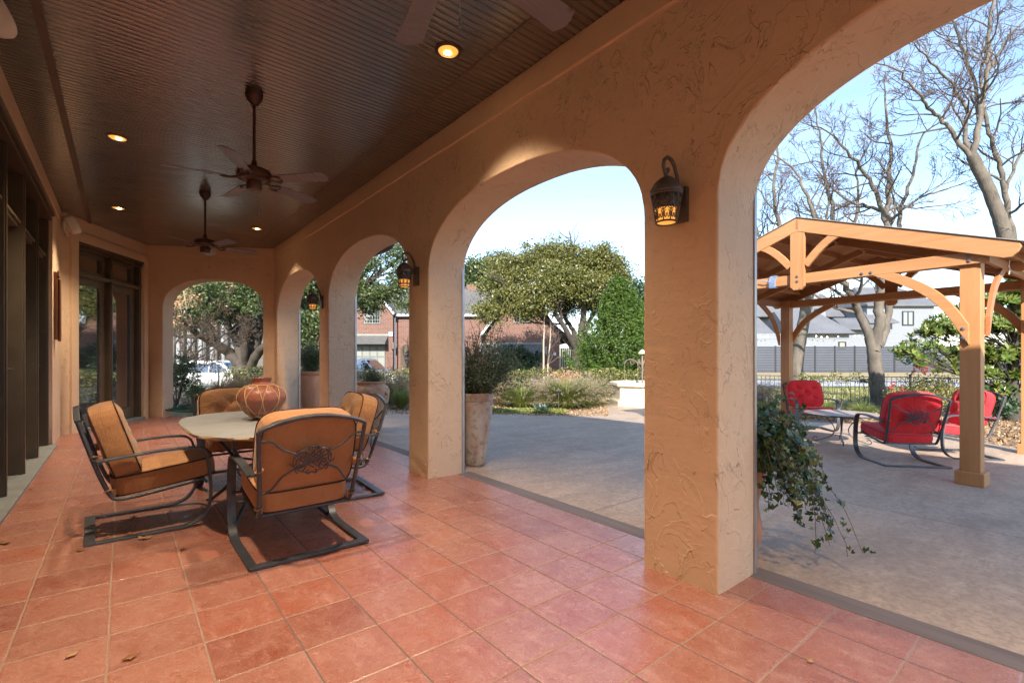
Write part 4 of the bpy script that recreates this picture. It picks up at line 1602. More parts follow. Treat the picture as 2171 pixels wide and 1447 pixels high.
OG = 'ochre cushioned spring chairs around the stone table'
ch = chair('patio_chair', 'ochre cushioned spring chair with its scrolled back to the viewer', OG, 'orange', flr(1.005, 3.77), R(0.5))
dup(ch, flr(0.19, 4.90), R(-88), 'ochre cushioned spring chair on the left, side on with leaves beneath')
dup(ch, flr(1.62, 4.86), R(87), 'ochre cushioned spring chair on the right, near the second pier')
dup(ch, flr(0.98, 6.10), R(181), 'ochre cushioned chair beyond the table, only its back cushion showing')
RG = 'red cushioned spring chairs under the pergola'
ptile = lambda x, y: (x, y, gz(x, y) + 0.002)
rc = chair('lounge_chair', 'red tufted chair facing the viewer beside the back pergola post', RG, 'red', ptile(10.76, 3.64), R(131))
dup(rc, ptile(8.34, 1.72), -math.atan2(0.75, 0.66), 'red cushioned chair turned away, in front of the round table')
dup(rc, ptile(9.62, 1.36), R(42), 'red cushioned chair half hidden behind the front pergola post')

# ---------------------------------------------------------------- stone table, vase
t = thing('stone_table', 'large rounded sandstone table on an iron base', 'table', flr(1.0, 4.72))
m = MB()
nn = 72
rings = []
for z, s_ in ((-0.036, 0.955), (-0.03, 0.975), (-0.018, 0.99), (-0.006, 0.992), (0.0, 0.982)):
    for k in range(nn):
        a = 2 * math.pi * k / nn
        ca, sa = math.cos(a), math.sin(a)
        e = 2.9
        j = 1 + 0.010 * math.sin(7 * a + 1) + 0.007 * math.sin(13 * a + z * 160) + 0.008 * math.sin(3 * a)
        rings.append((0.63 * s_ * j * math.copysign(abs(ca) ** (2 / e), ca), 0.95 * s_ * j * math.copysign(abs(sa) ** (2 / e), sa), 0.785 + z))
fs = [(i * nn + k, i * nn + (k + 1) % nn, (i + 1) * nn + (k + 1) % nn, (i + 1) * nn + k) for i in range(4) for k in range(nn)]
fs += [tuple(range(nn))[::-1], tuple(4 * nn + k for k in range(nn))]
m.add(rings, fs)
m.build('tabletop', M['slab'], t, smooth=30)
for sx in (-1, 1):
    for sy in (-1, 1):
        m = MB()
        pth = spl([(sx * 0.36, sy * 0.62, 0.748), (sx * 0.33, sy * 0.58, 0.62), (sx * 0.20, sy * 0.34, 0.42), (sx * 0.22, sy * 0.36, 0.2), (sx * 0.34, sy * 0.52, 0.03), (sx * 0.37, sy * 0.56, 0.012)], 6)
        m.tube(pth, 0.016, 8)
        m.sphere((sx * 0.37, sy * 0.56, 0.014), 0.022, 8, 6, (1, 1, .6))
        m.build('leg', M['metal'], t, smooth=50)
m = MB()
m.tube([(0.36 * math.cos(R(15 * k)), 0.62 * math.sin(R(15 * k)), 0.742) for k in range(24)], 0.012, 6, closed=True)
m.tube([(0.21 * math.cos(R(15 * k)), 0.36 * math.sin(R(15 * k)), 0.33) for k in range(24)], 0.010, 6, closed=True)
for sg in (-1, 1):
    m.tube([(sg * 0.2, 0.34, 0.42), (-sg * 0.2, -0.34, 0.42)], 0.012, 6)
m.build('ring_frame', M['metal'], t, smooth=50)

VZ = 0.785 + SL * 1.0 + 0.001
t = thing('clay_vase', 'round burnished clay vase laced with rawhide on the stone table', 'vase', (0.985, 4.80, VZ))
t.scale = (0.92, 0.92, 0.96)
m = MB()
prof = [(0.0, 0.002), (0.055, 0.0), (0.085, 0.018), (0.135, 0.065), (0.185, 0.125), (0.212, 0.18), (0.216, 0.215), (0.200, 0.262), (0.165, 0.302), (0.118, 0.328), (0.088, 0.340), (0.078, 0.352), (0.082, 0.372), (0.092, 0.392), (0.088, 0.394), (0.076, 0.375), (0.070, 0.34), (0.0, 0.33)]
pf = [tuple(q)[:2] for q in spl([(a, b, 0) for a, b in prof[:13]], 3)] + prof[13:]
m.lathe(pf, (0, 0, 0), 48)
m.build('body', M['vase'], t, smooth=60)
m = MB()


def vr(z):
    for i in range(len(pf) - 1):
        if pf[i][1] <= z <= pf[i + 1][1]:
            u = (z - pf[i][1]) / max(1e-6, pf[i + 1][1] - pf[i][1])
            return pf[i][0] + u * (pf[i + 1][0] - pf[i][0])
    return 0.09


nl = 9
for k in range(nl):
    a0 = 2 * math.pi * k / nl
    for sg in (-1, 1):
        pp = []
        for j in range(17):
            u = j / 16
            z = 0.325 - u * 0.29
            sw = math.sin(math.pi * min(1, u * 1.0)) ** 0.8 * 0.34 if u < 1 else 0
            a = a0 + sg * (sw)
            pp.append(((vr(z) + .004) * math.cos(a), (vr(z) + .004) * math.sin(a), z))
        m.tube(pp, 0.0038, 5)
m.tube([((vr(.33) + .003) * math.cos(R(12 * k)), (vr(.33) + .003) * math.sin(R(12 * k)), 0.33) for k in range(30)], 0.006, 5, closed=True)
m.tube([((vr(.035) + .003) * math.cos(R(12 * k)), (vr(.035) + .003) * math.sin(R(12 * k)), 0.035) for k in range(30)], 0.006, 5, closed=True)
m.build('rawhide_lacing', M['cord'], t, smooth=60)

# ================================================================ OUTSIDE GROUND
def sheet(name, mat, poly_or_grid, lift, label, fn=gz):
    """polygon cut into a fine mesh that follows the ground"""
    poly = [Vector((p[0], p[1], 0)) for p in poly_or_grid]
    bm = bmesh.new()
    bm.faces.new([bm.verts.new(p) for p in poly])
    xs_ = [p.x for p in poly]
    ys_ = [p.y for p in poly]
    stp = 2.5
    for ax, lo, hi in ((0, min(xs_), max(xs_)), (1, min(ys_), max(ys_))):
        v = lo + stp
        while v < hi and v < lo + 160:
            co = [0, 0, 0]
            co[ax] = v
            nn_ = [0, 0, 0]
            nn_[ax] = 1
            bmesh.ops.bisect_plane(bm, geom=bm.verts[:] + bm.edges[:] + bm.faces[:], plane_co=co, plane_no=nn_)
            v += stp
    for v in bm.verts:
        v.co.z = fn(v.co.x, v.co.y) + lift
    bm.normal_update()
    for f in bm.faces:
        if f.normal.z < 0:
            f.normal_flip()
    me = bpy.data.meshes.new(name)
    bm.to_mesh(me)
    bm.free()
    o = link(name, me, mat)
    struct(o, label)
    return o


# base terrain: one grid to the horizon
gx = np.concatenate([np.linspace(-400, -42, 12), np.arange(-40, 70, 2.0), np.linspace(72, 500, 14)])
gy = np.concatenate([np.linspace(-300, -22, 10), np.arange(-20, 80, 2.0), np.linspace(82, 600, 16)])
vs = [(x, y, gz(x, y) - 0.03) for y in gy for x in gx]
nx = len(gx)
fs = [(j * nx + i, j * nx + i + 1, (j + 1) * nx + i + 1, (j + 1) * nx + i) for j in range(len(gy) - 1) for i in range(nx - 1)]
struct(MB().add(vs, fs).build('lawn', M['lawn'], smooth=True), 'winter lawn, green near the fence')

patio_pts = [(3.10, -6.2), (-3, -6.2), (-3, -16), (18, -16), tuple(G(2171, 949)[:2]), tuple(G(2078, 937)[:2]), tuple(G(1900, 905)[:2]), tuple(G(1800, 898)[:2]), tuple(G(1690, 893)[:2]), (12.9, 5.2), (13.4, 6.8), (13.9, 9.5),
             tuple(G(1270, 843)[:2]), tuple(G(1235, 849)[:2]), tuple(G(1175, 858)[:2]), tuple(G(1100, 866)[:2]), tuple(G(1045, 871)[:2]), tuple(G(980, 871)[:2]), tuple(G(840, 868)[:2]), (4.6, 12.9), (3.3, 13.2), (3.10, 12.0)]
patio_pts = [(float(a), float(b)) for a, b in patio_pts]
patio = sheet('patio', M['patio'], patio_pts, 0.0, 'stained concrete patio')
for f in patio.data.polygons:
    pass
bed_pts = [tuple(map(float, on(u, d)[:2])) for u, d in ((300, 17.5), (300, 12.6), (560, 12.2), (900, 11.7), (1060, 11.2), (1330, 9.8), (1480, 12.5), (1620, 12.2), (1700, 11.0), (1900, 9.2), (2171, 6.6), (2330, 6.6), (2330, 11.5), (1930, 13.4), (1700, 13.9), (1366, 17.6), (900, 18.6))]
sheet('planting_bed', M['soil'], bed_pts, -0.012, 'mulched planting bed around the patio')
road_pts = [tuple(map(float, LF(l, d)[:2])) for l, d in ((7, 24.5), (60, 22.0), (60, 29.0), (7, 31.5))]
sheet('road', M['road'], road_pts, 0.004, 'pale concrete road beyond the fence')
sheet('dry_lawn', M['drylawn'], [tuple(map(float, LF(l, d)[:2])) for l, d in ((7, 32.0), (60, 29.6), (60, 45.5), (7, 45.5))], 0.002, 'dormant golden lawn across the road')
sheet('driveway', M['asphalt'], [tuple(map(float, LF(l, d)[:2])) for l, d in ((-30, 20.5), (6.5, 24.8), (6.5, 38), (-30, 38))], 0.002, 'street and drive in front of the brick house')


# ================================================================ PLANT TOOLS
def leafquads(C, size, asp=0.55, rg=rng, up=0.0, jit=0.35):
    """rhombus leaf at every centre; random attitude"""
    C = np.asarray(C, float)
    n = len(C)
    a = rg.normal(size=(n, 3))
    a[:, 2] = a[:, 2] * (1 - up) + up * np.abs(a[:, 2])
    a /= np.linalg.norm(a, axis=1, keepdims=True)
    b = rg.normal(size=(n, 3))
    b -= a * (a * b).sum(1, keepdims=True)
    b /= np.linalg.norm(b, axis=1, keepdims=True)
    s_ = size * (1 + jit * rg.uniform(-1, 1, (n, 1)))
    return np.stack([C - a * s_ / 2, C + b * s_ * asp / 2, C + a * s_ / 2, C - b * s_ * asp / 2], 1)


def clumps(lobes, nclump, nleaf, sig, rg=rng, hollow=2.4):
    """lobes: (centre, (rx,ry,rz)); returns leaf centres gathered in clumps near the lobe surfaces"""
    out = []
    tot = sum(r[0] * r[1] + r[0] * r[2] for c, r in lobes)
    for c, r in lobes:
        k = max(3, int(nclump * (r[0] * r[1] + r[0] * r[2]) / tot))
        d = rg.normal(size=(k, 3))
        d /= np.linalg.norm(d, axis=1, keepdims=True)
        rad = rg.uniform(0, 1, (k, 1)) ** (1 / hollow)
        cc = np.array(c) + d * rad * np.array(r)
        w_ = rg.uniform(0.4, 1.5, k)
        num = (nleaf * w_).astype(int) + 1
        idx = np.repeat(np.arange(k), num)
        sg = sig * rg.uniform(0.6, 1.4, (k, 1))
        out.append(cc[idx] + rg.normal(size=(len(idx), 3)) * sg[idx] * np.array([1, 1, 0.7]))
    return np.concatenate(out)


def grow(mb, tw, p, d, L, r, lvl, rg, tips, kids=(3, 5), bend=0.25, upw=0.10, ratio=0.62, minr=0.004, spread=0.75, thick=0.02):
    """recursive branch; thick wood goes to mb, fine wood to tw"""
    n = 5 if lvl > 1 else 4
    pts, rr = [Vector(p)], [r]
    dd = Vector(d).normalized()
    q = Vector(p)
    for i in range(n):
        dd = (dd + Vector(rg.normal(size=3)) * bend * 0.5 + Vector((0, 0, upw))).normalized()
        q = q + dd * (L / n)
        pts.append(q.copy())
        rr.append(max(minr, r * (1 - 0.62 * (i + 1) / n)))
    (mb if r > thick else tw).tube(pts, rr, 7 if r > 0.05 else (5 if r > 0.02 else 3), cap=False)
    if lvl <= 0:
        tips.append(q)
        return
    k = int(rg.integers(kids[0], kids[1] + 1))
    for j in range(k):
        u = 0.25 + 0.75 * (j + rg.uniform(0, 0.8)) / k
        u = min(0.99, u)
        i = min(n - 1, int(u * n))
        f = u * n - i
        pp = pts[i].lerp(pts[i + 1], f)
        t_ = (pts[i + 1] - pts[i]).normalized()
        o_ = Vector(rg.normal(size=3))
        o_ = (o_ - t_ * o_.dot(t_)).normalized()
        nd = (t_ + o_ * spread * rg.uniform(0.6, 1.3)).normalized()
        rl = rr[i] * (1 - f) + rr[i + 1] * f
        grow(mb, tw, pp, nd, L * ratio * rg.uniform(0.7, 1.15) * (1.15 - 0.4 * u), max(minr, rl * 0.62), lvl - 1, rg, tips, kids, bend, upw, ratio, minr, spread, thick)
    tips.append(q)


def limb(mb, pts, r0, r1, n=10, k=5, wob=0.0, rg=rng):
    pp = spl([Vector(p) for p in pts], k)
    m_ = len(pp)
    if wob:
        pp = [p + Vector(rg.normal(size=3)) * wob if 0 < i < m_ - 1 else p for i, p in enumerate(pp)]
    rr = [r0 + (r1 - r0) * (i / (m_ - 1)) ** 0.85 for i in range(m_)]
    mb.tube(pp, rr, n, cap=False)
    return pp, rr


def side_shoots(mb, tw, pp, rr, n, L, lvl, rg, tips, lo=0.3, **kw):
    m_ = len(pp)
    for j in range(n):
        u = lo + (1 - lo) * (j + rg.uniform(0, 0.9)) / n
        i = min(m_ - 2, int(u * (m_ - 1)))
        t_ = (pp[i + 1] - pp[i]).normalized()
        o_ = Vector(rg.normal(size=3))
        o_ = (o_ - t_ * o_.dot(t_)).normalized()
        nd = (t_ * 0.7 + o_ * 0.8).normalized()
        grow(mb, tw, pp[i], nd, L * (1.15 - 0.5 * u) * rg.uniform(0.75, 1.2), rr[i] * 0.55, lvl, rg, tips, **kw)
    t_ = (pp[-1] - pp[-2]).normalized()
    grow(mb, tw, pp[-1], t_, L * 0.9, rr[-1], lvl, rg, tips, **kw)


def blades(base, n, h, spread, wid, rg=rng, droop=0.5, segs=4, lean=(0, 0)):
    """arching grass blades fanning out of a clump: returns quads"""
    out = []
    bx_, by_, bz_ = base
    a = rg.uniform(0, 2 * math.pi, n)
    r0 = rg.uniform(0, 1, n) ** 0.5 * spread * 0.14
    o_ = rg.uniform(0.0, 1.0, n) ** 0.8
    L = h * rg.uniform(0.7, 1.12, n)
    th0 = 0.05 + o_ * 0.75
    th1 = th0 + 0.35 + rg.uniform(0.2, 1.3, n) * (0.4 + droop)
    sx = spread / h
    r, z = r0.copy(), np.zeros(n)
    prev = None
    for s_ in range(segs + 1):
        u = s_ / segs
        if s_:
            th = th0 + (th1 - th0) * ((s_ - 0.5) / segs)
            r = r + np.sin(th) * L / segs * sx
            z = z + np.cos(th) * L / segs
        x = bx_ + np.cos(a) * r
        y = by_ + np.sin(a) * r
        w_ = wid * (1 - u * 0.85) / 2
        px, py = -np.sin(a) * w_, np.cos(a) * w_
        zz = np.maximum(z, 0.01)
        A = np.stack([x - px, y - py, bz_ + zz], 1)
        Bq = np.stack([x + px, y + py, bz_ + zz], 1)
        if prev is not None:
            out.append(np.stack([prev[0], prev[1], Bq, A], 1))
        prev = (A, Bq)
    return np.concatenate(out)


def oak(name, label, base, trunk, limbs, lobes, nclump, nleaf, sig, lsize, lmat, bmat, seed, group=None):
    """trunk: list of (x,y,z,r); limbs: lists of points with r0,r1; lobes for the crown"""
    rg = np.random.default_rng(seed)
    t = thing(name, label, 'tree', base, 0, group)
    m = MB()
    pp, rr = limb(m, [q[:3] for q in trunk], trunk[0][3], trunk[-1][3], 12)
    tips = []
    tw = MB()
    for pts, r0, r1 in limbs:
        p2, r2 = limb(m, pts, r0, r1, 9, 5, 0.02, rg)
        side_shoots(m, tw, p2, r2, 4, (Vector(pts[-1]) - Vector(pts[0])).length * 0.45, 1, rg, tips, 0.45)
    m.build('trunk', bmat, t, org=tuple(base), smooth=True)
    if tw.n:
        tw.build('branch', bmat, t, org=tuple(base), smooth=True)
    C = clumps(lobes, nclump, nleaf, sig, rg)
    np_mesh('crown', leafquads(C, lsize, 0.6, rg), 4, lmat, t, org=tuple(base))
    return t


def lobe(u, v, d, rpx, rz=None, rd=None):
    """crown lobe centred on a surveyed direction and distance, radius from its angular size"""
    r = rpx / F * d
    return (P(u, v, d), (r, r, r * (rz or 0.85)))


# ---- live oaks
def Pv(*L):
    return [tuple(P(u, v, d)) for u, v, d in L]


b = on(1228, 27)
D0 = 27.0
oak('live_oak', 'broad olive green live oak standing before the brick house', b,
    [(*b, 0.45)] + [(*P(1226, 752, D0), 0.38)] + [(*P(1224, 738, D0), 0.36)],
    [(Pv((1224, 745, D0), (1195, 712, D0 + .3), (1160, 680, D0), (1130, 655, D0 - .5), (1095, 625, D0 - 1)), 0.24, 0.08),
     (Pv((1224, 742, D0), (1200, 700, D0 - .5), (1175, 660, D0 - 1), (1160, 620, D0 - 1.5)), 0.20, 0.08),
     (Pv((1226, 742, D0), (1215, 700, D0 + 1), (1195, 665, D0 + 1), (1185, 610, D0 + 1)), 0.18, 0.07),
     (Pv((1228, 742, D0), (1232, 700, D0), (1238, 655, D0), (1225, 600, D0), (1215, 560, D0)), 0.26, 0.08),
     (Pv((1230, 735, D0), (1245, 690, D0 + .5), (1262, 660, D0 + .5), (1290, 625, D0)), 0.18, 0.06)],
    [lobe(1080, 640, D0 - 1, 45, .6), lobe(1060, 610, D0, 42, .7), lobe(1030, 655, D0 - .5, 28, .5), lobe(1100, 575, D0, 45), lobe(1130, 550, D0 + 1, 38), lobe(1175, 545, D0, 42), lobe(1165, 600, D0 - 1.5, 50),
     lobe(1220, 560, D0 + .5, 45), lobe(1225, 605, D0 - 1, 42, .8), lobe(1275, 555, D0, 38), lobe(1300, 580, D0, 36), lobe(1265, 610, D0 - .5, 38), lobe(1140, 640, D0 - 1.5, 34, .6), lobe(1195, 625, D0 + 1.5, 42), lobe(1060, 560, D0 + 1, 26), lobe(1250, 645, D0 + 1, 26, .6), lobe(1120, 662, D0 - 1, 26, .5), lobe(1045, 672, D0 - 1, 22, .6), lobe(1200, 655, D0 + 2, 24, .5)],
    930, 95, 0.27, 0.125, M['oakleaf'], M['bark_dark'], 11)

b = on(530, 21)
D1 = 21.0
oak('live_oak', 'dark spreading live oak with heavy forked limbs behind the white car', b,
    [(*b, 0.55), (*P(520, 790, D1), 0.50), (*P(518, 775, D1), 0.45)],
    [(Pv((518, 780, D1), (490, 752, D1), (465, 732, D1 - .5), (430, 715, D1 - 1), (395, 690, D1 - 2)), 0.30, 0.10),
     (Pv((520, 778, D1), (510, 745, D1), (498, 715, D1 + .5), (480, 680, D1), (450, 640, D1)), 0.26, 0.09),
     (Pv((522, 778, D1), (518, 740, D1 - .6), (516, 700, D1 - .8), (508, 660, D1 - 1)), 0.20, 0.08),
     (Pv((525, 778, D1), (538, 735, D1), (552, 700, D1), (562, 665, D1), (575, 620, D1)), 0.28, 0.10),
     (Pv((528, 778, D1), (548, 745, D1 - .5), (575, 725, D1 - 1), (620, 700, D1 - 1)), 0.24, 0.10),
     (Pv((534, 740, D1), (530, 690, D1 - .5), (534, 640, D1 - .6)), 0.16, 0.07)],
    [lobe(400, 640, D1, 60, .6), lobe(450, 620, D1 - 2, 55, .7), lobe(500, 610, D1, 60, .7), lobe(545, 620, D1 - 2, 50), lobe(600, 610, D1, 60), lobe(650, 600, D1 - 1, 60), lobe(660, 690, D1 - 1, 48), lobe(420, 680, D1 + 3, 45, .6),
     lobe(440, 560, D1, 70), lobe(540, 550, D1, 70), lobe(640, 540, D1, 60), lobe(380, 590, D1, 50), lobe(490, 655, D1 + 2, 50, .7), lobe(590, 680, D1 + 2, 50), lobe(350, 620, D1, 50)],
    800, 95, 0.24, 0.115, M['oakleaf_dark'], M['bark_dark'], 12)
b = on(690, 25)
D2 = 25.0
oak('live_oak', 'tall live oak whose branches hang across the third arch', b,
    [(*b, 0.4), (*P(690, 740, D2), 0.36), (*P(695, 700, D2), 0.30)],
    [(Pv((695, 700, D2), (740, 640, D2), (790, 590, D2), (830, 560, D2)), 0.22, 0.07), (Pv((695, 700, D2), (690, 640, D2), (720, 570, D2), (740, 500, D2)), 0.22, 0.08),
     (Pv((692, 720, D2), (660, 660, D2), (640, 600, D2)), 0.2, 0.07)],
    [lobe(775, 620, D2, 42, .7), lobe(820, 625, D2, 34, .6), lobe(845, 600, D2, 34, .8), lobe(790, 560, D2, 28), lobe(845, 545, D2, 34), lobe(750, 590, D2, 40), lobe(700, 600, D2, 60), lobe(670, 650, D2, 50),
     lobe(870, 640, D2, 26, .7), lobe(780, 650, D2 + 1, 30, .5), lobe(640, 690, D2, 45), lobe(820, 520, D2, 30), lobe(670, 760, D2 + 1, 30)],
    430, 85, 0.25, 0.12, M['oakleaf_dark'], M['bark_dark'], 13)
b = on(1030, 44)
oak('shade_tree', 'green tree showing above the brick house roof', b,
    [(*b, 0.4), (*P(1030, 700, 44), 0.3)], [(Pv((1030, 700, 44), (1025, 640, 44), (1030, 580, 44)), 0.25, 0.1)],
    [lobe(1005, 575, 44, 26), lobe(1035, 565, 44, 26), lobe(1050, 590, 44, 22), lobe(985, 600, 44, 24), lobe(1015, 600, 44, 26), lobe(960, 590, 44, 28)],
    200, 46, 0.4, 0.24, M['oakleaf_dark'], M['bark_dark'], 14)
b = on(1345, 40)
oak('shade_tree', 'dark green tree beyond the juniper', b,
    [(*b, 0.4), (*P(1345, 720, 40), 0.3)], [(Pv((1345, 720, 40), (1345, 650, 40)), 0.25, 0.1)],
    [lobe(1340, 620, 40, 30), lobe(1365, 640, 40, 34), lobe(1350, 670, 40, 40)], 150, 46, 0.4, 0.24, M['darkshrub'], M['bark_dark'], 15)


# ---- juniper: upright plumes of foliage
def plume_tree(name, label, base, H_, Rb, n, seed, mat, cat='tree'):
    rg = np.random.default_rng(seed)
    t = thing(name, label, cat, base)
    m = MB()
    m.tube([base, (base[0], base[1], base[2] + H_ * 0.85)], [0.12, 0.03], 8)
    m.build('trunk', M['bark_dark'], t, org=tuple(base), smooth=True)
    C = []
    ph = rg.uniform(0, 6.28, 6)
    for i in range(n):
        u = rg.uniform(0, 1) ** 1.25
        z = H_ * u
        a = rg.uniform(0, 2 * math.pi)
        rag = 1 + 0.16 * math.sin(3 * a + 7 * u + ph[0]) + 0.14 * math.sin(5 * a - 13 * u + ph[1]) + 0.10 * math.sin(2 * a + 23 * u + ph[2])
        rad = Rb * (1 - u ** 1.15) ** 0.80 * 1.04 * rag * (0.80 + 0.22 * min(1, u * 4))
        rr = rad * rg.uniform(0.45, 1.03)
        c = np.array([base[0] + rr * math.cos(a), base[1] + rr * math.sin(a), base[2] + z + 0.1])
        L = rg.uniform(0.35, 0.75) * (1.1 - 0.4 * u)
        d = np.array([math.cos(a) * 0.75, math.sin(a) * 0.75, 0.95 + 0.5 * u]) + rg.normal(size=3) * 0.15
        d /= np.linalg.norm(d)
        k = 36
        s_ = rg.uniform(0, 1, (k, 1))
        C.append(c + d * L * s_ + rg.normal(size=(k, 3)) * 0.065 * (1.15 - s_))
    C = np.concatenate(C)
    np_mesh('foliage', leafquads(C, 0.095, 0.38, rg, up=0.6), 4, mat, t, org=tuple(base))
    return t


plume_tree('juniper', 'bright green conical juniper beside the fountain', on(1312, 20), 4.4, 1.85, 2400, 21, M['cedarleaf'])


def bush(name, label, base, r, h, n, size, mat, seed, group=None, cat='shrub', nl=7, asp=0.5, sig=None):
    rg = np.random.default_rng(seed)
    t = thing(name, label, cat, base, 0, group)
    lob = []
    for i in range(nl):
        a = rg.uniform(0, 6.28)
        q = rg.uniform(0, 0.55) * r
        hz = rg.uniform(0.35, 0.72) * h
        lob.append((np.array([base[0] + q * math.cos(a), base[1] + q * math.sin(a), base[2] + hz]), (r * 0.55, r * 0.55, h * 0.30)))
    C = clumps(lob, n // 40, 40, sig or r * 0.11, rg)
    C[:, 2] = np.maximum(C[:, 2], base[2] + 0.02)
    m = MB()
    for i in range(9):
        a = rg.uniform(0, 6.28)
        m.tube([tuple(base), (base[0] + .3 * r * math.cos(a), base[1] + .3 * r * math.sin(a), base[2] + h * .4), (base[0] + .6 * r * math.cos(a), base[1] + .6 * r * math.sin(a), base[2] + h * .75)], [0.02, 0.012, 0.006], 5)
    m.build('stem', M['twig'], t, org=tuple(base), smooth=True)
    np_mesh('foliage', leafquads(C, size, asp, rg), 4, mat, t, org=tuple(base))
    return t


bush('evergreen_shrub', 'dark rounded evergreen against the brick wall, left of the meter', on(1085, 30), 1.35, 2.6, 6500, 0.13, M['darkshrub'], 31)
bush('evergreen_shrub', 'tall dark evergreen shrub beside the brick house roofline', on(1122, 31), 1.1, 2.2, 4200, 0.13, M['darkshrub'], 32)
bush('yellow_shrub', 'sunlit yellow green shrub behind the white parked car', on(566, 23), 1.2, 1.5, 2500, 0.12, leafmat('yellow leaf', (0.25, 0.26, 0.04), (0.42, 0.40, 0.07), (0.5, 0.46, 0.1)), 33)
bush('grey_shrub', 'grey green shrub at the left foot of the end arch', on(374, 12.6), 0.55, 1.6, 5200, 0.06, M['rosemary'], 34, asp=0.35)
bush('tree_yaupon', 'dark leafy tree crown low behind the fourth arch pot', on(655, 19), 1.2, 2.5, 3500, 0.11, M['oakleaf_dark'], 35)


# ---- bare trees
def bare_tree(name, label, base, limbs, seed, shoots, L, lvl, bmat=None, leaves=0, group=None, kids=(3, 4), dead=True):
    rg = np.random.default_rng(seed)
    t = thing(name, label, 'tree', base, 0, group)
    m, tw, tips = MB(), MB(), []
    for i, (pts, r0, r1, ns) in enumerate(limbs):
        pp, rr = limb(m, pts, r0, r1, 10, 5, 0.02 if i else 0.01, rg)
        if ns:
            side_shoots(m, tw, pp, rr, int(ns * 1.25), L, lvl, rg, tips, 0.25, kids=kids, bend=0.40, upw=0.05, ratio=0.62, minr=0.0055, thick=0.03)
    m.build('trunk', bmat or M['bark_grey'], t, org=tuple(base), smooth=True)
    tw.build('twigs', M['twig'], t, org=tuple(base), smooth=True)
    if leaves and tips:
        idx = rg.integers(0, len(tips), leaves)
        C = np.array([tips[i] for i in idx]) + rg.normal(size=(leaves, 3)) * 0.05
        np_mesh('dry_leaves', leafquads(C, 0.07, 0.6, rg), 4, M['deadleaf'], t, org=tuple(base))
    return t


E1 = 14.6
bare_tree('bare_tree', 'bare grey tree rising through the middle of the pergola view', on(1862, E1),
          [([tuple(on(1864, E1)), *Pv((1860, 820, E1), (1857, 780, E1), (1853, 748, E1))], 0.235, 0.18, 0),
           (Pv((1853, 752, E1), (1838, 700, E1), (1818, 655, E1), (1800, 620, E1 - .3), (1775, 575, E1 - .5), (1745, 500, E1 - .8), (1715, 430, E1 - 1), (1690, 370, E1 - 1)), 0.15, 0.03, 9),
           (Pv((1853, 745, E1), (1862, 690, E1), (1866, 640, E1), (1872, 590, E1), (1880, 520, E1), (1882, 460, E1), (1884, 400, E1), (1888, 320, E1), (1880, 250, E1)), 0.17, 0.035, 9),
           (Pv((1882, 480, E1), (1860, 420, E1), (1835, 370, E1), (1800, 330, E1 - .4), (1770, 290, E1 - .5)), 0.08, 0.025, 6),
           (Pv((1858, 735, E1), (1878, 700, E1 + .3), (1884, 660, E1 + .4), (1892, 600, E1 + .5), (1900, 520, E1 + .6), (1912, 440, E1 + .8), (1935, 370, E1 + 1), (1950, 300, E1 + 1)), 0.14, 0.03, 7),
           (Pv((1884, 470, E1), (1920, 440, E1 - .5), (1960, 415, E1 - .8), (2010, 400, E1 - 1)), 0.05, 0.02, 4),
           (Pv((1880, 450, E1), (1850, 440, E1 + .5), (1790, 420, E1 + .5), (1740, 370, E1 + .8)), 0.07, 0.02, 6)],
          41, 0, 1.5, 3, leaves=130)
E2 = 12.2
bare_tree('bare_tree', 'large leaning bare tree with a pale forked trunk at the right edge', on(2190, E2),
          [([tuple(on(2195, E2)), *Pv((2170, 640, E2), (2130, 500, E2), (2112, 440, E2), (2085, 380, E2), (2060, 330, E2))], 0.185, 0.125, 0),
           (Pv((2060, 335, E2), (2035, 305, E2), (2005, 265, E2), (1975, 235, E2), (1945, 195, E2 - .4), (1905, 150, E2 - .6)), 0.066, 0.022, 8),
           (Pv((2060, 335, E2), (2048, 290, E2 + .2), (2045, 230, E2 + .2), (2015, 175, E2 + .2), (1970, 130, E2)), 0.066, 0.022, 7),
           (Pv((2062, 330, E2), (2075, 270, E2), (2082, 210, E2), (2095, 140, E2), (2098, 60, E2), (2110, -20, E2)), 0.079, 0.029, 9),
           (Pv((2095, 150, E2), (2130, 90, E2), (2165, 50, E2)), 0.040, 0.018, 4),
           (Pv((2075, 250, E2), (2060, 150, E2 + .5), (2030, 80, E2 + .5), (2010, 10, E2 + .5)), 0.046, 0.022, 6),
           (Pv((2160, 560, E2 + .3), (2140, 470, E2 + .3), (2130, 400, E2 + .3), (2112, 330, E2 + .3), (2092, 270, E2 + .3), (2080, 180, E2 + .6)), 0.086, 0.036, 6),
           (Pv((2130, 410, E2 + .3), (2160, 330, E2 + .3), (2200, 250, E2 + .3)), 0.046, 0.022, 5)],
          42, 0, 1.45, 3, leaves=90)
E3 = 19.0
bare_tree('bare_tree', 'slim bare tree behind the rear pergola post', on(1688, E3),
          [([tuple(on(1688, E3)), *Pv((1690, 760, E3), (1700, 700, E3), (1712, 640, E3))], 0.26, 0.2, 0),
           (Pv((1712, 640, E3), (1730, 590, E3), (1760, 520, E3), (1765, 450, E3), (1750, 380, E3), (1740, 300, E3)), 0.15, 0.04, 9),
           (Pv((1706, 660, E3), (1690, 600, E3), (1670, 540, E3), (1650, 470, E3), (1640, 400, E3), (1650, 330, E3)), 0.14, 0.04, 9),
           (Pv((1745, 560, E3), (1800, 500, E3), (1820, 430, E3), (1815, 360, E3)), 0.1, 0.03, 7),
           (Pv((1680, 570, E3), (1620, 520, E3), (1590, 440, E3)), 0.09, 0.03, 6)],
          43, 0, 2.0, 3, leaves=160)
E4 = 26.0
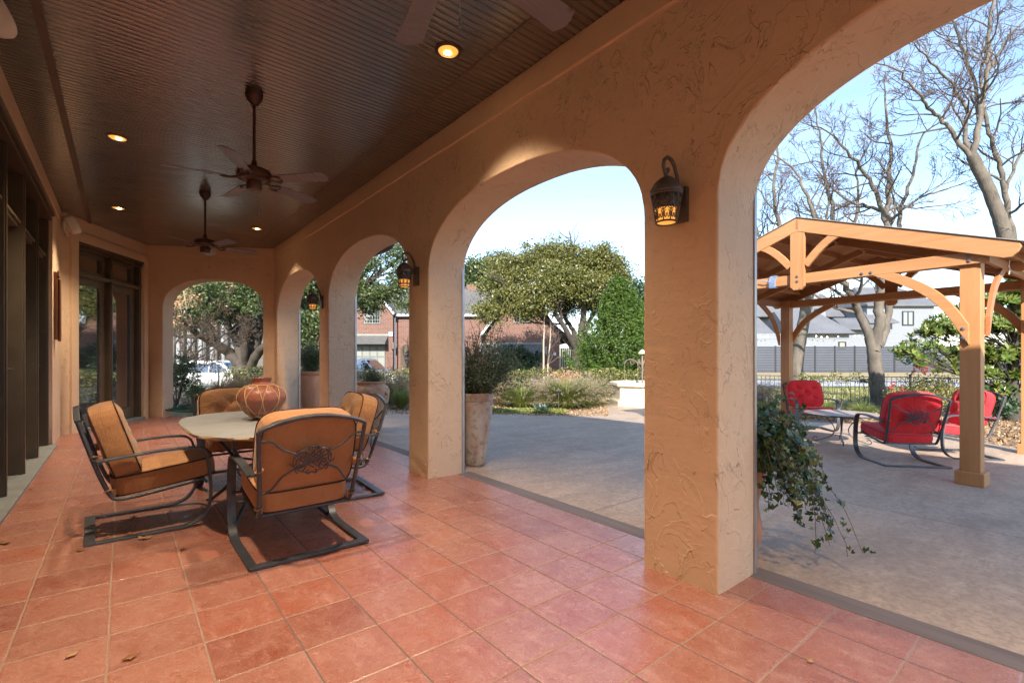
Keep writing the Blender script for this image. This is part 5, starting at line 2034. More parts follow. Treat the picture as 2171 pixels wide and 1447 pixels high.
bare_tree('bare_tree', 'thin bare tree in front of the brick gable', on(1152, E4),
          [([tuple(on(1152, E4)), *Pv((1153, 720, E4), (1155, 660, E4))], 0.06, 0.03, 7), ([tuple(on(1160, E4)), *Pv((1165, 740, E4), (1168, 690, E4))], 0.05, 0.025, 6)],
          44, 0, 1.7, 2, M['palebranch'])
E5 = 32.0
bare_tree('bare_tree', 'grey bare tree seen between the live oak and the juniper', on(1235, E5 + 6),
          [([tuple(on(1235, E5 + 6)), *Pv((1236, 720, E5 + 6), (1240, 650, E5 + 6))], 0.2, 0.06, 9)], 45, 0, 2.5, 3)

# crape myrtle with hanging tan leaves
E6 = 13.5
rg = np.random.default_rng(51)
b = on(385, E6)
t = thing('crape_myrtle', 'pale bare branched small tree holding tan dry leaves in the end arch', 'tree', b)
m, tw, tips = MB(), MB(), []
for pts in (Pv((375, 790, E6), (410, 755, E6), (450, 730, E6), (490, 700, E6), (535, 675, E6)), Pv((372, 800, E6), (400, 740, E6), (430, 700, E6), (455, 665, E6)), Pv((365, 800, E6), (375, 730, E6), (385, 680, E6), (395, 650, E6)),
            Pv((372, 790, E6), (400, 775, E6), (440, 745, E6 - .5), (480, 720, E6 - .5)), Pv((350, 790, E6), (340, 720, E6), (345, 660, E6))):
    pp, rr = limb(m, [tuple(b)] + pts, 0.045, 0.012, 6, 4, 0.02, rg)
    side_shoots(m, tw, pp, rr, 6, 0.75, 2, rg, tips, 0.35, bend=0.3, minr=0.004)
m.build('trunk', M['palebranch'], t, org=tuple(b), smooth=True)
tw.build('twigs', M['palebranch'], t, org=tuple(b), smooth=True)
C = np.array([tips[i] for i in rg.integers(0, len(tips), 2600)]) + rg.normal(size=(2600, 3)) * 0.09
np_mesh('dry_leaves', leafquads(C, 0.075, 0.45, rg), 4, M['tanleaf'], t, org=tuple(b))


# ---- magnolia: rosettes of big leaves on the right
def rosettes(centres, dirs, size, rg, k=9):
    V = []
    for c, d in zip(centres, dirs):
        d = Vector(d).normalized()
        x = d.orthogonal().normalized()
        y = d.cross(x)
        a0 = rg.uniform(0, 6.28)
        for j in range(k):
            a = a0 + 2.4 * j
            o_ = (x * math.cos(a) + y * math.sin(a))
            ld = (o_ + d * rg.uniform(0.1, 1.1)).normalized()
            sd = ld.cross(d + Vector((0.01, 0, 0))).normalized()
            s_ = size * rg.uniform(0.7, 1.15)
            c_ = Vector(c) - d * rg.uniform(0, 0.08)
            up_ = ld.cross(sd) * s_ * 0.05
            V.append([c_, c_ + ld * s_ * .45 + sd * s_ * .19 + up_, c_ + ld * s_, c_ + ld * s_ * .45 - sd * s_ * .19 + up_])
    return np.array([[tuple(q) for q in f] for f in V])


rg = np.random.default_rng(61)
E7 = 11.3
b = on(2148, E7)
t = thing('magnolia', 'glossy broad-leaved magnolia filling the right edge beyond the pergola', 'tree', b)
m = MB()
limb(m, [tuple(b), *Pv((2146, 820, E7), (2150, 740, E7), (2146, 640, E7))], 0.17, 0.05, 9)
lob = [lobe(2120, 640, E7, 42), lobe(2090, 690, E7 - .3, 44), lobe(2050, 700, E7, 38), lobe(2000, 705, E7 - .2, 36, .8), lobe(2150, 700, E7, 45), lobe(2120, 760, E7, 50), lobe(2050, 755, E7, 40, .8), lobe(2000, 690, E7, 30),
       lobe(2165, 610, E7 + .3, 36), lobe(2190, 660, E7, 50), lobe(2165, 800, E7, 40, .7), lobe(2110, 830, E7, 30, .7), lobe(1970, 700, E7 - .2, 18, .7), lobe(2060, 660, E7, 26), lobe(2080, 790, E7, 36, .8), lobe(2200, 740, E7, 50)]
cen, dr = [], []
for c, r in lob:
    k = int(58 * (r[0] / 0.4) ** 2)
    for _ in range(k):
        d = rg.normal(size=3)
        d[2] = abs(d[2]) * 0.6 + d[2] * .4
        d /= np.linalg.norm(d)
        cen.append(np.array(c) + d * np.array(r) * rg.uniform(0.45, 1.05))
        dr.append(d + np.array([0, 0, 0.4]))
for i in range(0, len(cen), 7):
    c = Vector(cen[i])
    a = Vector((b[0], b[1], max(b[2] + .3, c.z - rg.uniform(0.3, 0.9))))
    a = a.lerp(c, 0.35)
    m.tube([a, a.lerp(c, .5) + Vector((0, 0, -.05)), c], [0.016, 0.010, 0.006], 5, cap=False)
m.build('trunk', M['bark_dark'], t, org=tuple(b), smooth=True)
np_mesh('foliage', rosettes(cen, dr, 0.155, rg, 10), 4, M['magnolia'], t, org=tuple(b))
# outlying magnolia bough reaching left
rg = np.random.default_rng(62)
cen, dr = [], []
m = MB()
for (u, v, d) in ((1918, 742, E7 - .4), (1930, 750, E7 - .4), (1908, 752, E7 - .4), (1938, 735, E7 - .3), (1945, 762, E7 - .3), (1955, 700, E7 - .2), (1975, 715, E7 - .2), (1968, 740, E7 - .2), (1985, 760, E7), (1990, 735, E7), (1960, 765, E7), (2010, 770, E7)):
    c = P(u, v, d)
    for _ in range(7):
        cen.append(c + rg.normal(size=3) * 0.11)
        dr.append(rg.normal(size=3) * .5 + np.array([-.3, -.3, 0.8]))
    m.tube([P(2050, 800, E7), P((u + 2050) / 2, (v + 805) / 2, d), c], [0.02, 0.012, 0.006], 5, cap=False)
m.build('bough', M['bark_dark'], t, org=tuple(b), smooth=True)
np_mesh('foliage', rosettes(cen, dr, 0.155, rg, 10), 4, M['magnolia'], t, org=tuple(b))
# berry bush
b = on(1975, 11.8)
t = bush('berry_bush', 'fine-leaved bush carrying red berries left of the magnolia', b, 1.15, 1.35, 5200, 0.055, leafmat('nandina leaf', (0.10, 0.10, 0.03), (0.20, 0.20, 0.06), (0.32, 0.25, 0.09)), 63)
rg = np.random.default_rng(64)
for (u, v) in ((1943, 775), (1955, 783), (1966, 780), (1938, 787), (1960, 788), (1950, 778), (1893, 815), (1890, 822), (1912, 826)):
    m = MB()
    c = P(u, v, 11.2)
    for _ in range(13):
        q = c + rg.normal(size=3) * np.array([.03, .03, .026])
        m.sphere(tuple(q), 0.014, 6, 4)
    m.build('berry_cluster', M['berry'], t, org=tuple(b), smooth=True)
bush('evergreen_shrub', 'low leafy shrub at the foot of the magnolia', on(2100, 11.2), 0.7, 1.0, 2600, 0.10, M['darkshrub'], 65, asp=.45)


# ================================================================ HEDGE AND IRON FENCE
def polyline(pts, step):
    out = []
    for a, b_ in zip(pts[:-1], pts[1:]):
        a, b_ = np.array(a[:2]), np.array(b_[:2])
        L = np.linalg.norm(b_ - a)
        n = max(1, int(L / step))
        out += [a + (b_ - a) * i / n for i in range(n)]
    out.append(np.array(pts[-1][:2]))
    return out


FL = [on(300, 16.6), on(620, 17.4), on(1000, 18.0), on(1366, 16.9), on(1700, 14.2), on(1930, 13.6), on(2171, 12.0), on(2400, 10.0)]


def fence_run(label, pts, h, sp=0.115):
    t = thing('iron_fence', label, 'fence', pts[0], 0, 'black iron fence panels')
    p0 = tuple(pts[0])
    ends = polyline(pts, 2.3)
    for a_, b_ in zip(ends[:-1], ends[1:]):
        m = MB()
        L_ = np.linalg.norm(b_ - a_)
        k_ = int(L_ / sp)
        for i in range(1, k_):
            q = a_ + (b_ - a_) * i / k_
            z = gz(*q)
            m.tube([(q[0], q[1], z + 0.04), (q[0], q[1], z + h)], 0.008, 4)
        for zz in (0.08, h - 0.13, h):
            m.tube([(q[0], q[1], gz(*q) + zz) for q in (a_, (a_ + b_) / 2, b_)], 0.015, 4)
        m.build('picket_panel', M['metal'], t, org=p0)
    for q in polyline(pts, 2.3):
        m = MB()
        z = gz(*q)
        m.box((q[0], q[1], z + h / 2 + .02), (0.055, 0.055, h + .08))
        m.box((q[0], q[1], z + h + .07), (0.07, 0.07, 0.02))
        m.build('post', M['metal'], t, org=p0)
    return t


fence_run('black iron picket fence in front of the white parked car', FL[:3], 0.98)
fence_run('black iron picket fence behind the red chairs, partly ivy grown', FL[3:], 0.93)


def hedge(name, label, pts, h, w_, dens, size, mat, seed, zlo=0.05, uneven=0.10):
    rg = np.random.default_rng(seed)
    p0 = (float(pts[0][0]), float(pts[0][1]), gz(*pts[0][:2]))
    t = thing(name, label, 'hedge', p0)
    line = np.array(polyline(pts, 0.25))
    C = []
    for i in range(len(line) - 1):
        a, b_ = line[i], line[i + 1]
        L = np.linalg.norm(b_ - a)
        n = int(dens * L)
        s_ = rg.uniform(0, 1, (n, 1))
        q = a + (b_ - a) * s_
        nrm = np.array([-(b_ - a)[1], (b_ - a)[0]]) / L
        hh = h + uneven * math.sin(i * 0.6) * 0.5 + uneven * rg.normal() * 0.4
        ang = rg.uniform(0, math.pi, n)
        rr = rg.uniform(0.75, 1.05, n)
        off = np.cos(ang) * w_ / 2 * rr
        zz = zlo + (hh - zlo) * np.where(rg.uniform(0, 1, n) < 0.4, np.sin(ang) ** .4 * rr, rg.uniform(0, 1, n))
        z0 = gz(*a)
        C.append(np.column_stack([q[:, 0] + nrm[0] * off, q[:, 1] + nrm[1] * off, z0 + zz]))
    C = np.concatenate(C)
    np_mesh('foliage', leafquads(C, size, 0.6, rg), 4, mat, t, org=p0)
    m = MB()
    rgi = np.random.default_rng(seed + 1)
    for i in range(0, len(line) - 1, 1):
        q = line[i]
        z0 = gz(*q)
        m.tube([(q[0], q[1], z0), (q[0] + rgi.normal() * .08, q[1] + rgi.normal() * .08, z0 + h * .5), (q[0] + rgi.normal() * .15, q[1] + rgi.normal() * .15, z0 + h * .92)], [0.018, 0.01, 0.005], 4, cap=False)
    m.build('stems', M['twig'], t, org=p0)
    return t


off = np.array([0.0, 0.0])
hedge('hedge', 'clipped yellow green hedge behind the garden bed', [on(480, 17.2), on(700, 17.4), on(1000, 18.2), on(1366, 17.1), on(1480, 16.4)], 1.02, 0.75, 950, 0.085, M['hedgeleaf'], 71)
hedge('fence_vine', 'creeper trained along the top of the iron fence', [on(1690, 14.1), on(1760, 13.95), on(1850, 13.75)], 0.96, 0.30, 300, 0.07, M['hedgeleaf'], 72, zlo=0.74)
hedge('low_bush_row', 'scrambling shrub at the left end of the right hand fence', [on(1590, 13.0), on(1640, 12.7)], 0.75, 0.8, 420, 0.07, M['hedgeleaf'], 73)


# ================================================================ GARDEN BED PLANTS
def grass_clump(label, base, h, sp, n, mat, seed, group, plume=0, pm=None, wid=0.012, droop=0.45, name='ornamental_grass'):
    rg = np.random.default_rng(seed)
    t = thing(name, label, 'grass clump', base, 0, group)
    np_mesh('blades', blades(base, n, h, sp, wid, rg, droop), 4, mat, t, org=tuple(base))
    if plume:
        C = []
        for i in range(plume):
            a = rg.uniform(0, 6.28)
            th = 0.08 + rg.uniform(0, 1) ** 0.8 * 0.95
            L = h * rg.uniform(1.0, 1.32)
            k = 34
            s_ = rg.uniform(0.62, 1.0, (k, 1))
            tt_ = th + 0.35 * s_
            rad = np.sin(tt_) * L * s_ * sp / h
            C.append(np.hstack([base[0] + np.cos(a) * rad, base[1] + np.sin(a) * rad, base[2] + np.cos(tt_) * L * s_]) + rg.normal(size=(k, 3)) * 0.02)
        C = np.concatenate(C)
        np_mesh('plumes', leafquads(C, 0.034, 0.28, rg, up=0.5), 4, pm or M['plume'], t, org=tuple(base))
    return t


GG = 'ornamental grass clumps in the bed'
grass_clump('big fountain of green grass with pink plumes in the bed centre', on(1200, 13.4), 1.0, 1.05, 6500, M['grass_g'], 81, GG, 230)
grass_clump('pink plumed grass clump behind the path light, right side', on(1250, 14.4), 0.95, 0.85, 3000, M['grass_g'], 82, GG, 190)
grass_clump('olive grass clump left of the big fountain grass', on(1105, 13.4), 0.88, 0.8, 2600, M['grass_g'], 83, GG, 60)
grass_clump('straw coloured grass clump beside the big pot shrub', on(1062, 14.0), 0.95, 0.7, 1600, M['grass_t'], 84, GG, 90)
grass_clump('green grass tuft at the right side of the third arch', on(850, 12.8), 0.70, 0.42, 1300, M['grass_g'], 85, GG, 0)
grass_clump('pale feathery grass mass behind the third arch pot', on(832, 14.2), 1.0, 0.8, 1700, M['grass_t'], 86, GG, 260, M['grass_t'])
grass_clump('pale dry grass behind the wide shouldered pot', on(775, 14.0), 1.02, 0.7, 1300, M['grass_t'], 87, GG, 200, M['grass_t'])
grass_clump('bright green spiky tuft in the end arch', on(418, 14.2), 0.80, 0.45, 1500, M['grass_g'], 88, GG, 0)
grass_clump('russet dry grass clump in the end arch, right', on(525, 14.0), 0.84, 0.7, 2600, M['rust'], 89, GG, 120, M['rust'])
grass_clump('tan dry grass clump in the middle of the end arch', on(470, 14.3), 0.82, 0.7, 2400, M['grass_t'], 90, GG, 160, M['rust'])
grass_clump('tan grass clump beyond the left end of the end arch', on(560, 14.3), 0.80, 0.6, 1800, M['rust'], 91, GG, 100, M['rust'])
grass_clump('pale seeding grass beside the rear pergola post', on(1617, 12.4), 0.95, 0.45, 900, M['grass_t'], 92, GG, 120, M['plume'])
grass_clump('low green clump by the path light at the pergola', on(1625, 11.6), 0.55, 0.45, 1100, M['grass_g'], 93, GG, 0)
grass_clump('fine grass clump under the fence behind the round table', on(1745, 12.6), 0.45, 0.5, 900, M['grass_g'], 94, GG, 0)
grass_clump('grass tuft under the fence right of the round table', on(1830, 12.0), 0.45, 0.5, 900, M['grass_g'], 95, GG, 0)
grass_clump('straw grass hidden low in front of the hedge, centre', on(1150, 15.6), 0.85, 0.8, 1300, M['grass_t'], 96, GG, 120)
bush('dry_flower_bush', 'dry brown seed-headed bush above the hedge', on(1196, 17.0), 0.8, 1.35, 2000, 0.07, M['tanleaf'], 97)


def agave(label, base, r, n, seed, mat):
    rg = np.random.default_rng(seed)
    t = thing('silver_plant', label, 'plant', base)
    V = []
    for i in range(n):
        a = rg.uniform(0, 6.28)
        el = rg.uniform(0.15, 1.2)
        L = r * rg.uniform(0.6, 1.05)
        d = np.array([math.cos(a) * math.cos(el), math.sin(a) * math.cos(el), math.sin(el)])
        s_ = np.array([-math.sin(a), math.cos(a), 0]) * L * 0.13
        c = np.array(base)
        V.append([c - s_ * .5, c + d * L * .5 - s_, c + d * L, c + d * L * .5 + s_])
        V.append([c + s_ * .5, c + d * L * .5 + s_, c + d * L, c + d * L * .5 - s_])
    np_mesh('leaves', np.array(V), 4, mat, t, org=tuple(base))
    m = MB()
    m.tube([tuple(base), (base[0], base[1], base[2] + .08)], 0.03, 6)
    m.build('crown_stem', M['twig'], t, org=tuple(base))
    return t


agave('silvery broad leaved plant at the bed edge below the path light', on(1148, 12.3), 0.36, 60, 98, M['agaveleaf'])


# ground litter and low cover in the beds: countless small leaves
def litter(name, label, pts_fn, n, size, mat, seed, up=0.0, hz=0.03):
    rg = np.random.default_rng(seed)
    C = []
    while len(C) < n:
        u, d = pts_fn(rg)
        q = on(u, d)
        C.append((q[0], q[1], q[2] + rg.uniform(0.0, hz)))
    o = np_mesh(name, leafquads(np.array(C), size, 0.6, rg, up=up), 4, mat)
    struct(o, label, 'stuff')


litter('leaf_litter', 'fallen leaves over the planting bed', lambda r: (r.uniform(330, 1290), r.uniform(11.6, 16.5)), 9000, 0.07, M['litter'], 101)
litter('leaf_litter', 'fallen leaves on the bed behind the pergola', lambda r: ((lambda u: (u, r.uniform(12.0 - (u - 1650) * .0085, 13.6 - (u - 1650) * .004)))(r.uniform(1600, 2260))), 5000, 0.06, M['litter'], 102)
litter('ground_cover', 'low green ground cover along the patio edge', lambda r: ((lambda u: (u, r.normal(12.35 if u > 1000 else 12.0, 0.22)))(r.uniform(1010, 1200))), 2400, 0.065, M['grass_g'], 103, 0.5, 0.08)
litter('ground_cover', 'low green plants at the foot of the fence', lambda r: ((lambda u: (u, r.normal(12.6 - (u - 1690) * .0045, 0.25)))(r.uniform(1680, 1900))), 2200, 0.07, M['hedgeleaf'], 104, 0.5, 0.16)
litter('grass', 'short grass blades of the lawn beyond the fence', lambda r: (r.uniform(1600, 2171), r.uniform(13.0, 23.0)), 12000, 0.07, leafmat('lawn blade', (0.13, 0.17, 0.05), (0.26, 0.26, 0.09), (0.42, 0.36, 0.16), 0.8), 105, 0.8, 0.03)


# path lights
def path_light(label, base, h=0.42):
    t = thing('path_light', label, 'garden light', base, 0, 'mushroom path lights')
    m = MB()
    m.tube([(0, 0, 0), (0, 0, h)], 0.010, 8)
    m.build('stake', M['lantern'], t, smooth=50)
    m = MB()
    m.lathe([(0.0, h + 0.075), (0.012, h + 0.07), (0.02, h + .05), (0.05, h + 0.03), (0.095, h + 0.0), (0.093, h - 0.008), (0.0, h + 0.01)], (0, 0, 0), 20)
    m.build('cap', M['lantern'], t, smooth=40)


path_light('bronze mushroom path light in front of the big grass clump', on(1184, 12.6), 0.55)
path_light('bronze mushroom path light beside the rear pergola post', on(1617, 11.2), 0.52)


# ================================================================ POTS WITH PLANTS
def pot(name, label, base, prof, mat, seg=40, lugs=None):
    t = thing(name, label, 'planter', base)
    pf_ = [tuple(q)[:2] for q in spl([(a, b_, 0) for a, b_ in prof], 4)]
    H_ = prof[-1][1]
    rin = prof[-1][0] - 0.03
    pf_ += [(rin, H_ - 0.004), (rin - 0.01, H_ - 0.06)]
    m = MB()
    m.lathe(pf_, (0, 0, 0), seg)
    m.build('body', mat, t, smooth=60)
    m = MB()
    m.lathe([(0.0, H_ - 0.055), (rin - 0.012, H_ - 0.05)], (0, 0, 0), 24)
    m.build('soil', M['soil'], t)
    if lugs:
        for a, z, r in lugs:
            m = MB()
            m.sphere((r * math.cos(a), r * math.sin(a), z), 0.04, 10, 8, (1, 1, 1.1))
            m.build('lug', mat, t, smooth=True)
    return t


def gb(x, y):
    return (x, y, gz(x, y) + 0.001)


PB = gb(3.50, 5.02)
pot('planter_pot', 'tall lime stained terracotta pot outside the middle pier', PB,
    [(0.11, 0.0), (0.135, 0.04), (0.155, 0.20), (0.185, 0.45), (0.212, 0.66), (0.225, 0.76), (0.222, 0.82), (0.232, 0.84), (0.24, 0.90), (0.235, 0.93)], M['pot_white'])
PC = gb(3.62, 8.62)
pot('planter_pot', 'wide shouldered tan clay urn behind the right hand chair', PC,
    [(0.17, 0.0), (0.20, 0.05), (0.27, 0.30), (0.325, 0.55), (0.345, 0.70), (0.335, 0.78), (0.29, 0.835), (0.262, 0.85), (0.262, 0.88), (0.285, 0.905), (0.28, 0.925)], M['pot_tan'],
    lugs=[(R(200), 0.70, 0.35), (R(-60), 0.70, 0.35), (R(-110), 0.70, .35)])
PD = gb(3.66, 12.35)
pot('planter_pot', 'tall orange terracotta urn seen through the fourth arch', PD,
    [(0.19, 0.0), (0.22, 0.05), (0.27, 0.30), (0.315, 0.58), (0.33, 0.76), (0.315, 0.88), (0.295, 0.92), (0.33, 0.95), (0.335, 1.0), (0.325, 1.02)], M['pot_red'])
PA = gb(3.49, 1.66)
pot('planter_pot', 'small terracotta pot smothered by ivy beside the nearest pier', PA,
    [(0.12, 0.0), (0.15, 0.05), (0.17, 0.14), (0.15, 0.26), (0.145, 0.35), (0.17, 0.46), (0.20, 0.63), (0.21, 0.76), (0.225, 0.80), (0.225, 0.86), (0.215, 0.88)], M['pot_red'])


def spray_shrub(label, base, top_z, n, L, seed, mat, lean=(0, 0, 0), dens=70, ls=0.035, bare=0, name='potted_shrub', drop=0.0, wid=1.0):
    rg = np.random.default_rng(seed)
    t = thing(name, label, 'shrub', base)
    m = MB()
    C = []
    for i in range(n):
        a = rg.uniform(0, 6.28)
        o_ = rg.uniform(0.1, 0.95) * wid
        d = np.array([math.cos(a) * o_ + lean[0], math.sin(a) * o_ + lean[1], 1.0 + lean[2] - drop * o_])
        d /= np.linalg.norm(d)
        l_ = L * rg.uniform(0.55, 1.08)
        p0 = np.array(base) + np.array([rg.normal() * .05, rg.normal() * .05, 0])
        pp = [p0]
        q = p0.copy()
        for s_ in range(5):
            d = d + rg.normal(size=3) * 0.16 + np.array([0, 0, -0.04 - drop * .15])
            d /= np.linalg.norm(d)
            q = q + d * l_ / 5
            pp.append(q.copy())
        m.tube(pp, [0.006, 0.005, 0.004, 0.0035, 0.003, 0.002], 4, cap=False)
        pa = np.array(pp)
        k = dens
        s_ = rg.uniform(0.12, 1.0, k) * 4.999
        ii = s_.astype(int)
        f_ = (s_ - ii)[:, None]
        C.append(pa[ii] * (1 - f_) + pa[ii + 1] * f_ + rg.normal(size=(k, 3)) * (0.028 + 0.02 * wid))
    m.build('stems', M['twig'], t, org=tuple(base), smooth=True)
    np_mesh('foliage', leafquads(np.concatenate(C), ls, 0.32, rg), 4, mat, t, org=tuple(base))
    if bare:
        m = MB()
        tp = []
        for i in range(bare):
            a = rg.uniform(0, 6.28)
            d = Vector((math.cos(a) * .55 + lean[0] * 1.3, math.sin(a) * .55 + lean[1] * 1.3, 0.9))
            grow(m, m, Vector(base) + Vector((0, 0, 0.05)), d, L * 1.1, 0.008, 1, rg, tp, kids=(2, 3), bend=0.45, upw=0.12, minr=0.003, spread=0.8)
        m.build('bare_twigs', M['palebranch'], t, org=tuple(base), smooth=True)
    return t


spray_shrub('feathery dark green shrub with bare twigs in the tall limed pot', (PB[0], PB[1], PB[2] + 0.88), 0, 120, 0.86, 111, M['rosemary'], (0.20, -0.10, 0), 110, 0.036, bare=11, wid=0.85, drop=0.15)
spray_shrub('small wispy plant in the wide shouldered urn', (PC[0], PC[1], PC[2] + 0.87), 0, 50, 0.34, 112, M['rosemary'], (0, 0, 0), 45, 0.035, wid=1.1)
spray_shrub('upright feathery green shrub in the orange urn', (PD[0], PD[1], PD[2] + 0.96), 0, 80, 0.85, 113, M['rosemary'], (0, 0, 0.3), 90, 0.045, wid=0.6)

# ivy pouring from the near pot
rg = np.random.default_rng(121)
ib = np.array([PA[0], PA[1], PA[2] + 0.82])
t = thing('ivy', 'dark green ivy trailing over and beyond the pot at the nearest pier', 'plant', ib)


def ivy_leaf(c, nrm, upv, s_):
    n_ = Vector(nrm).normalized()
    x = Vector(upv)
    x = (x - n_ * x.dot(n_))
    x = x.normalized() if x.length > 1e-4 else n_.orthogonal()
    y = n_.cross(x)
    pts = [(-0.05, 0), (-0.42, 0.30), (-0.05, 0.40), (0.02, 0.52), (0.22, 0.26), (0.62, 0.0), (0.22, -0.26), (0.02, -0.52), (-0.05, -0.40), (-0.42, -0.30)]
    c = Vector(c)
    return [tuple(c - x * (a * s_) + y * (b_ * s_) + n_ * (0.10 * s_ * abs(b_))) for a, b_ in pts]


LV = []
m = MB()


def vine(pp, dens, s0, r0=0.0035):
    pp = [Vector((max(3.185, p.x), min(1.87, p.y), p.z)) for p in pp]
    m.tube(pp, [r0 * (1 - .5 * i / (len(pp) - 1)) for i in range(len(pp))], 4, cap=False)
    for i in range(len(pp) - 1):
        a, b_ = Vector(pp[i]), Vector(pp[i + 1])
        k = max(1, int((b_ - a).length * dens))
        for j in range(k):
            c = a.lerp(b_, rg.uniform()) + Vector(rg.normal(size=3)) * 0.02
            if c.x < 3.19 or c.y > 1.88:
                continue
            nn_ = Vector((-0.45, -0.55, 0.45)) + Vector(rg.normal(size=3)) * 0.55
            LV.append(ivy_leaf(c, nn_, (rg.normal() * .5, rg.normal() * .5, 1), s0 * rg.uniform(0.55, 1.25)))


# dense mound
for i in range(150):
    a = rg.uniform(0, 6.28)
    r0 = rg.uniform(0.02, 0.15)
    st = Vector(ib) + Vector((r0 * math.cos(a), r0 * math.sin(a), 0))
    d = Vector((math.cos(a) * 0.45 + 0.06, math.sin(a) * 0.45 - 0.06, rg.uniform(0.2, 1.3)))
    L = rg.uniform(0.18, 0.60)
    pp = [st]
    q = st.copy()
    dd = d.normalized()
    for s_ in range(7):
        dd = (dd + Vector((0, 0, -0.46)) + Vector(rg.normal(size=3)) * 0.12).normalized()
        q = q + dd * L / 5.0
        pp.append(q.copy())
    vine(pp, 58, 0.050)
# long trailers, swinging out and down over the patio
for i in range(22):
    az = rg.uniform(-1.7, 0.3)
    d = Vector((math.cos(az) * 0.42, math.sin(az) * 0.42, 0.05))
    q = Vector(ib) + d * 0.16
    pp = [q.copy()]
    dd = d.normalized()
    L = rg.uniform(0.5, 0.86)
    for s_ in range(12):
        dd = (dd + Vector((math.cos(az) * .03, math.sin(az) * .03, -0.22)) + Vector(rg.normal(size=3)) * 0.10).normalized()
        q = q + dd * L / 10
        fl_ = gz(q.x, q.y) + 0.02
        if q.z < fl_:
            q.z = fl_
            dd.z = 0.05
        pp.append(q.copy())
    vine(pp, 34, 0.042)
m.build('vines', M['twig'], t, org=tuple(ib), smooth=True)
np_mesh('foliage', np.array(LV), 10, M['ivy'], t, org=tuple(ib))
# wire hoops above the ivy
t = thing('plant_hoop', 'thin curved iron hoops standing above the ivy', 'plant support', (PA[0], PA[1], PA[2] + .82))
m = MB()
for k, (r_, h_) in enumerate(((0.15, 0.30), (0.12, 0.22))):
    a = 0.4 + k * 1.4
    m.tube([(r_ * math.cos(q) * math.cos(a), r_ * math.cos(q) * math.sin(a), h_ * math.sin(q) + 0.02 + (0.1 if 0 < q < 3.14 else 0)) for q in [R(18 * j) for j in range(11)]], 0.004, 6)
m.build('hoop', M['metal'], t, smooth=60)

# green hose heap outside the end arch
hp = G(392, 880)
t = thing('garden_hose', 'tangled dark green hose lying outside the end arch', 'hose', hp)
m = MB()
rg = np.random.default_rng(131)
pp = []
for k in range(150):
    a = k * 0.33
    r_ = 0.26 + 0.10 * math.sin(k * 0.21) + rg.normal() * 0.012
    pp.append((r_ * 1.15 * math.cos(a) + 0.05 * math.sin(k * .05), r_ * math.sin(a), 0.02 + 0.12 * abs(math.sin(k * 0.17)) + k * 0.0006))
m.tube(pp, 0.011, 6)
m.build('coil', M['hose'], t, smooth=60)

# ================================================================ FOUNTAIN
fb = gb(12.45, 8.85)
t = thing('stone_fountain', 'octagonal pale limestone fountain basin with an iron scroll spout', 'fountain', fb, R(12))
m = MB()


def octring(r, z, rin=None):
    return [(r * math.cos(R(22.5 + 45 * k)), r * math.sin(R(22.5 + 45 * k)), z) for k in range(8)]


lv = [(0.98, 0.0), (0.98, 0.16), (0.92, 0.18), (0.90, 0.22), (0.90, 0.56), (0.93, 0.585), (1.0, 0.61), (1.0, 0.70), (0.97, 0.72), (0.80, 0.72), (0.78, 0.70), (0.78, 0.5)]
vs = []
for r_, z in lv:
    vs += octring(r_, z)
fs = [(i * 8 + k, i * 8 + (k + 1) % 8, (i + 1) * 8 + (k + 1) % 8, (i + 1) * 8 + k) for i in range(len(lv) - 1) for k in range(8)]
m.add(vs, fs)
m.build('basin', M['limestone'], t, bevel=0.012)
m = MB()
m.add(octring(0.79, 0.63), [tuple(range(8))])
m.build('water', M['water'], t)
m = MB()
m.tube([(0.0, 0, 0.2), (0, 0, 1.62)], 0.028, 10)
for k in range(4):
    a = R(90 * k + 100)
    pth = [(0.02, 1.05), (0.16, 1.30), (0.30, 1.40), (0.42, 1.40), (0.52, 1.34), (0.55, 1.26)]
    m.tube(spl([(p * math.cos(a), p * math.sin(a), z) for p, z in pth], 5), 0.014, 7)
    pp = []
    for j in range(18):
        u = R(460) * j / 17
        rr_ = 0.085 * (1 - 0.75 * j / 17)
        p, z = 0.30 + rr_ * math.sin(u), 1.31 + rr_ * math.cos(u)
        pp.append((p * math.cos(a), p * math.sin(a), z))
    m.tube(pp, 0.010, 6)
    m.tube([(p * math.cos(a), p * math.sin(a), z) for p, z in ((0.55, 1.27), (0.555, 1.0), (0.55, 0.64))], [0.006, 0.008, 0.010], 6)
m.build('iron_scroll', simple('rusty iron', (0.26, 0.20, 0.15), (0.16, 0.11, 0.08), 0.7, 20, 0.2), t, smooth=60)
m = MB()
m.lathe([(0.0, 1.72), (0.05, 1.69), (0.11, 1.62), (0.12, 1.58), (0.0, 1.58)], (0, 0, 0), 16)
m.build('finial', M['limestone'], t, smooth=50)

# ================================================================ PERGOLA
PX, PY, PR = 7.44, 0.875, R(-4.5)
t = thing('pergola', 'cedar gable pergola with curved braces over the red chairs', 'pergola', (PX, PY, 0), PR)
DW, DD = 3.56, 3.30
zb_, zt_ = 2.37, 2.51


def pg(nm, mb, mat, **k):
    return mb.build(nm, mat, t, bevel=k.pop('bevel', 0.006), **k)


def gzl(x, y):
    c, s = math.cos(PR), math.sin(PR)
    return gz(PX + x * c - y * s, PY + x * s + y * c)


for x in (0, DD):
    for y in (0, DW):
        m = MB()
        z0 = gzl(x, y)
        m.bb(x - .088, x + .088, y - .088, y + .088, z0 + 0.002, 2.512)
        po = pg('post', m, M['cedar_v'])
        m = MB()
        m.bb(x - .125, x + .125, y - .125, y + .125, z0 + 0.001, z0 + 0.15)
        m.build('post_base', M['cedar_v'], po, bevel=0.008)


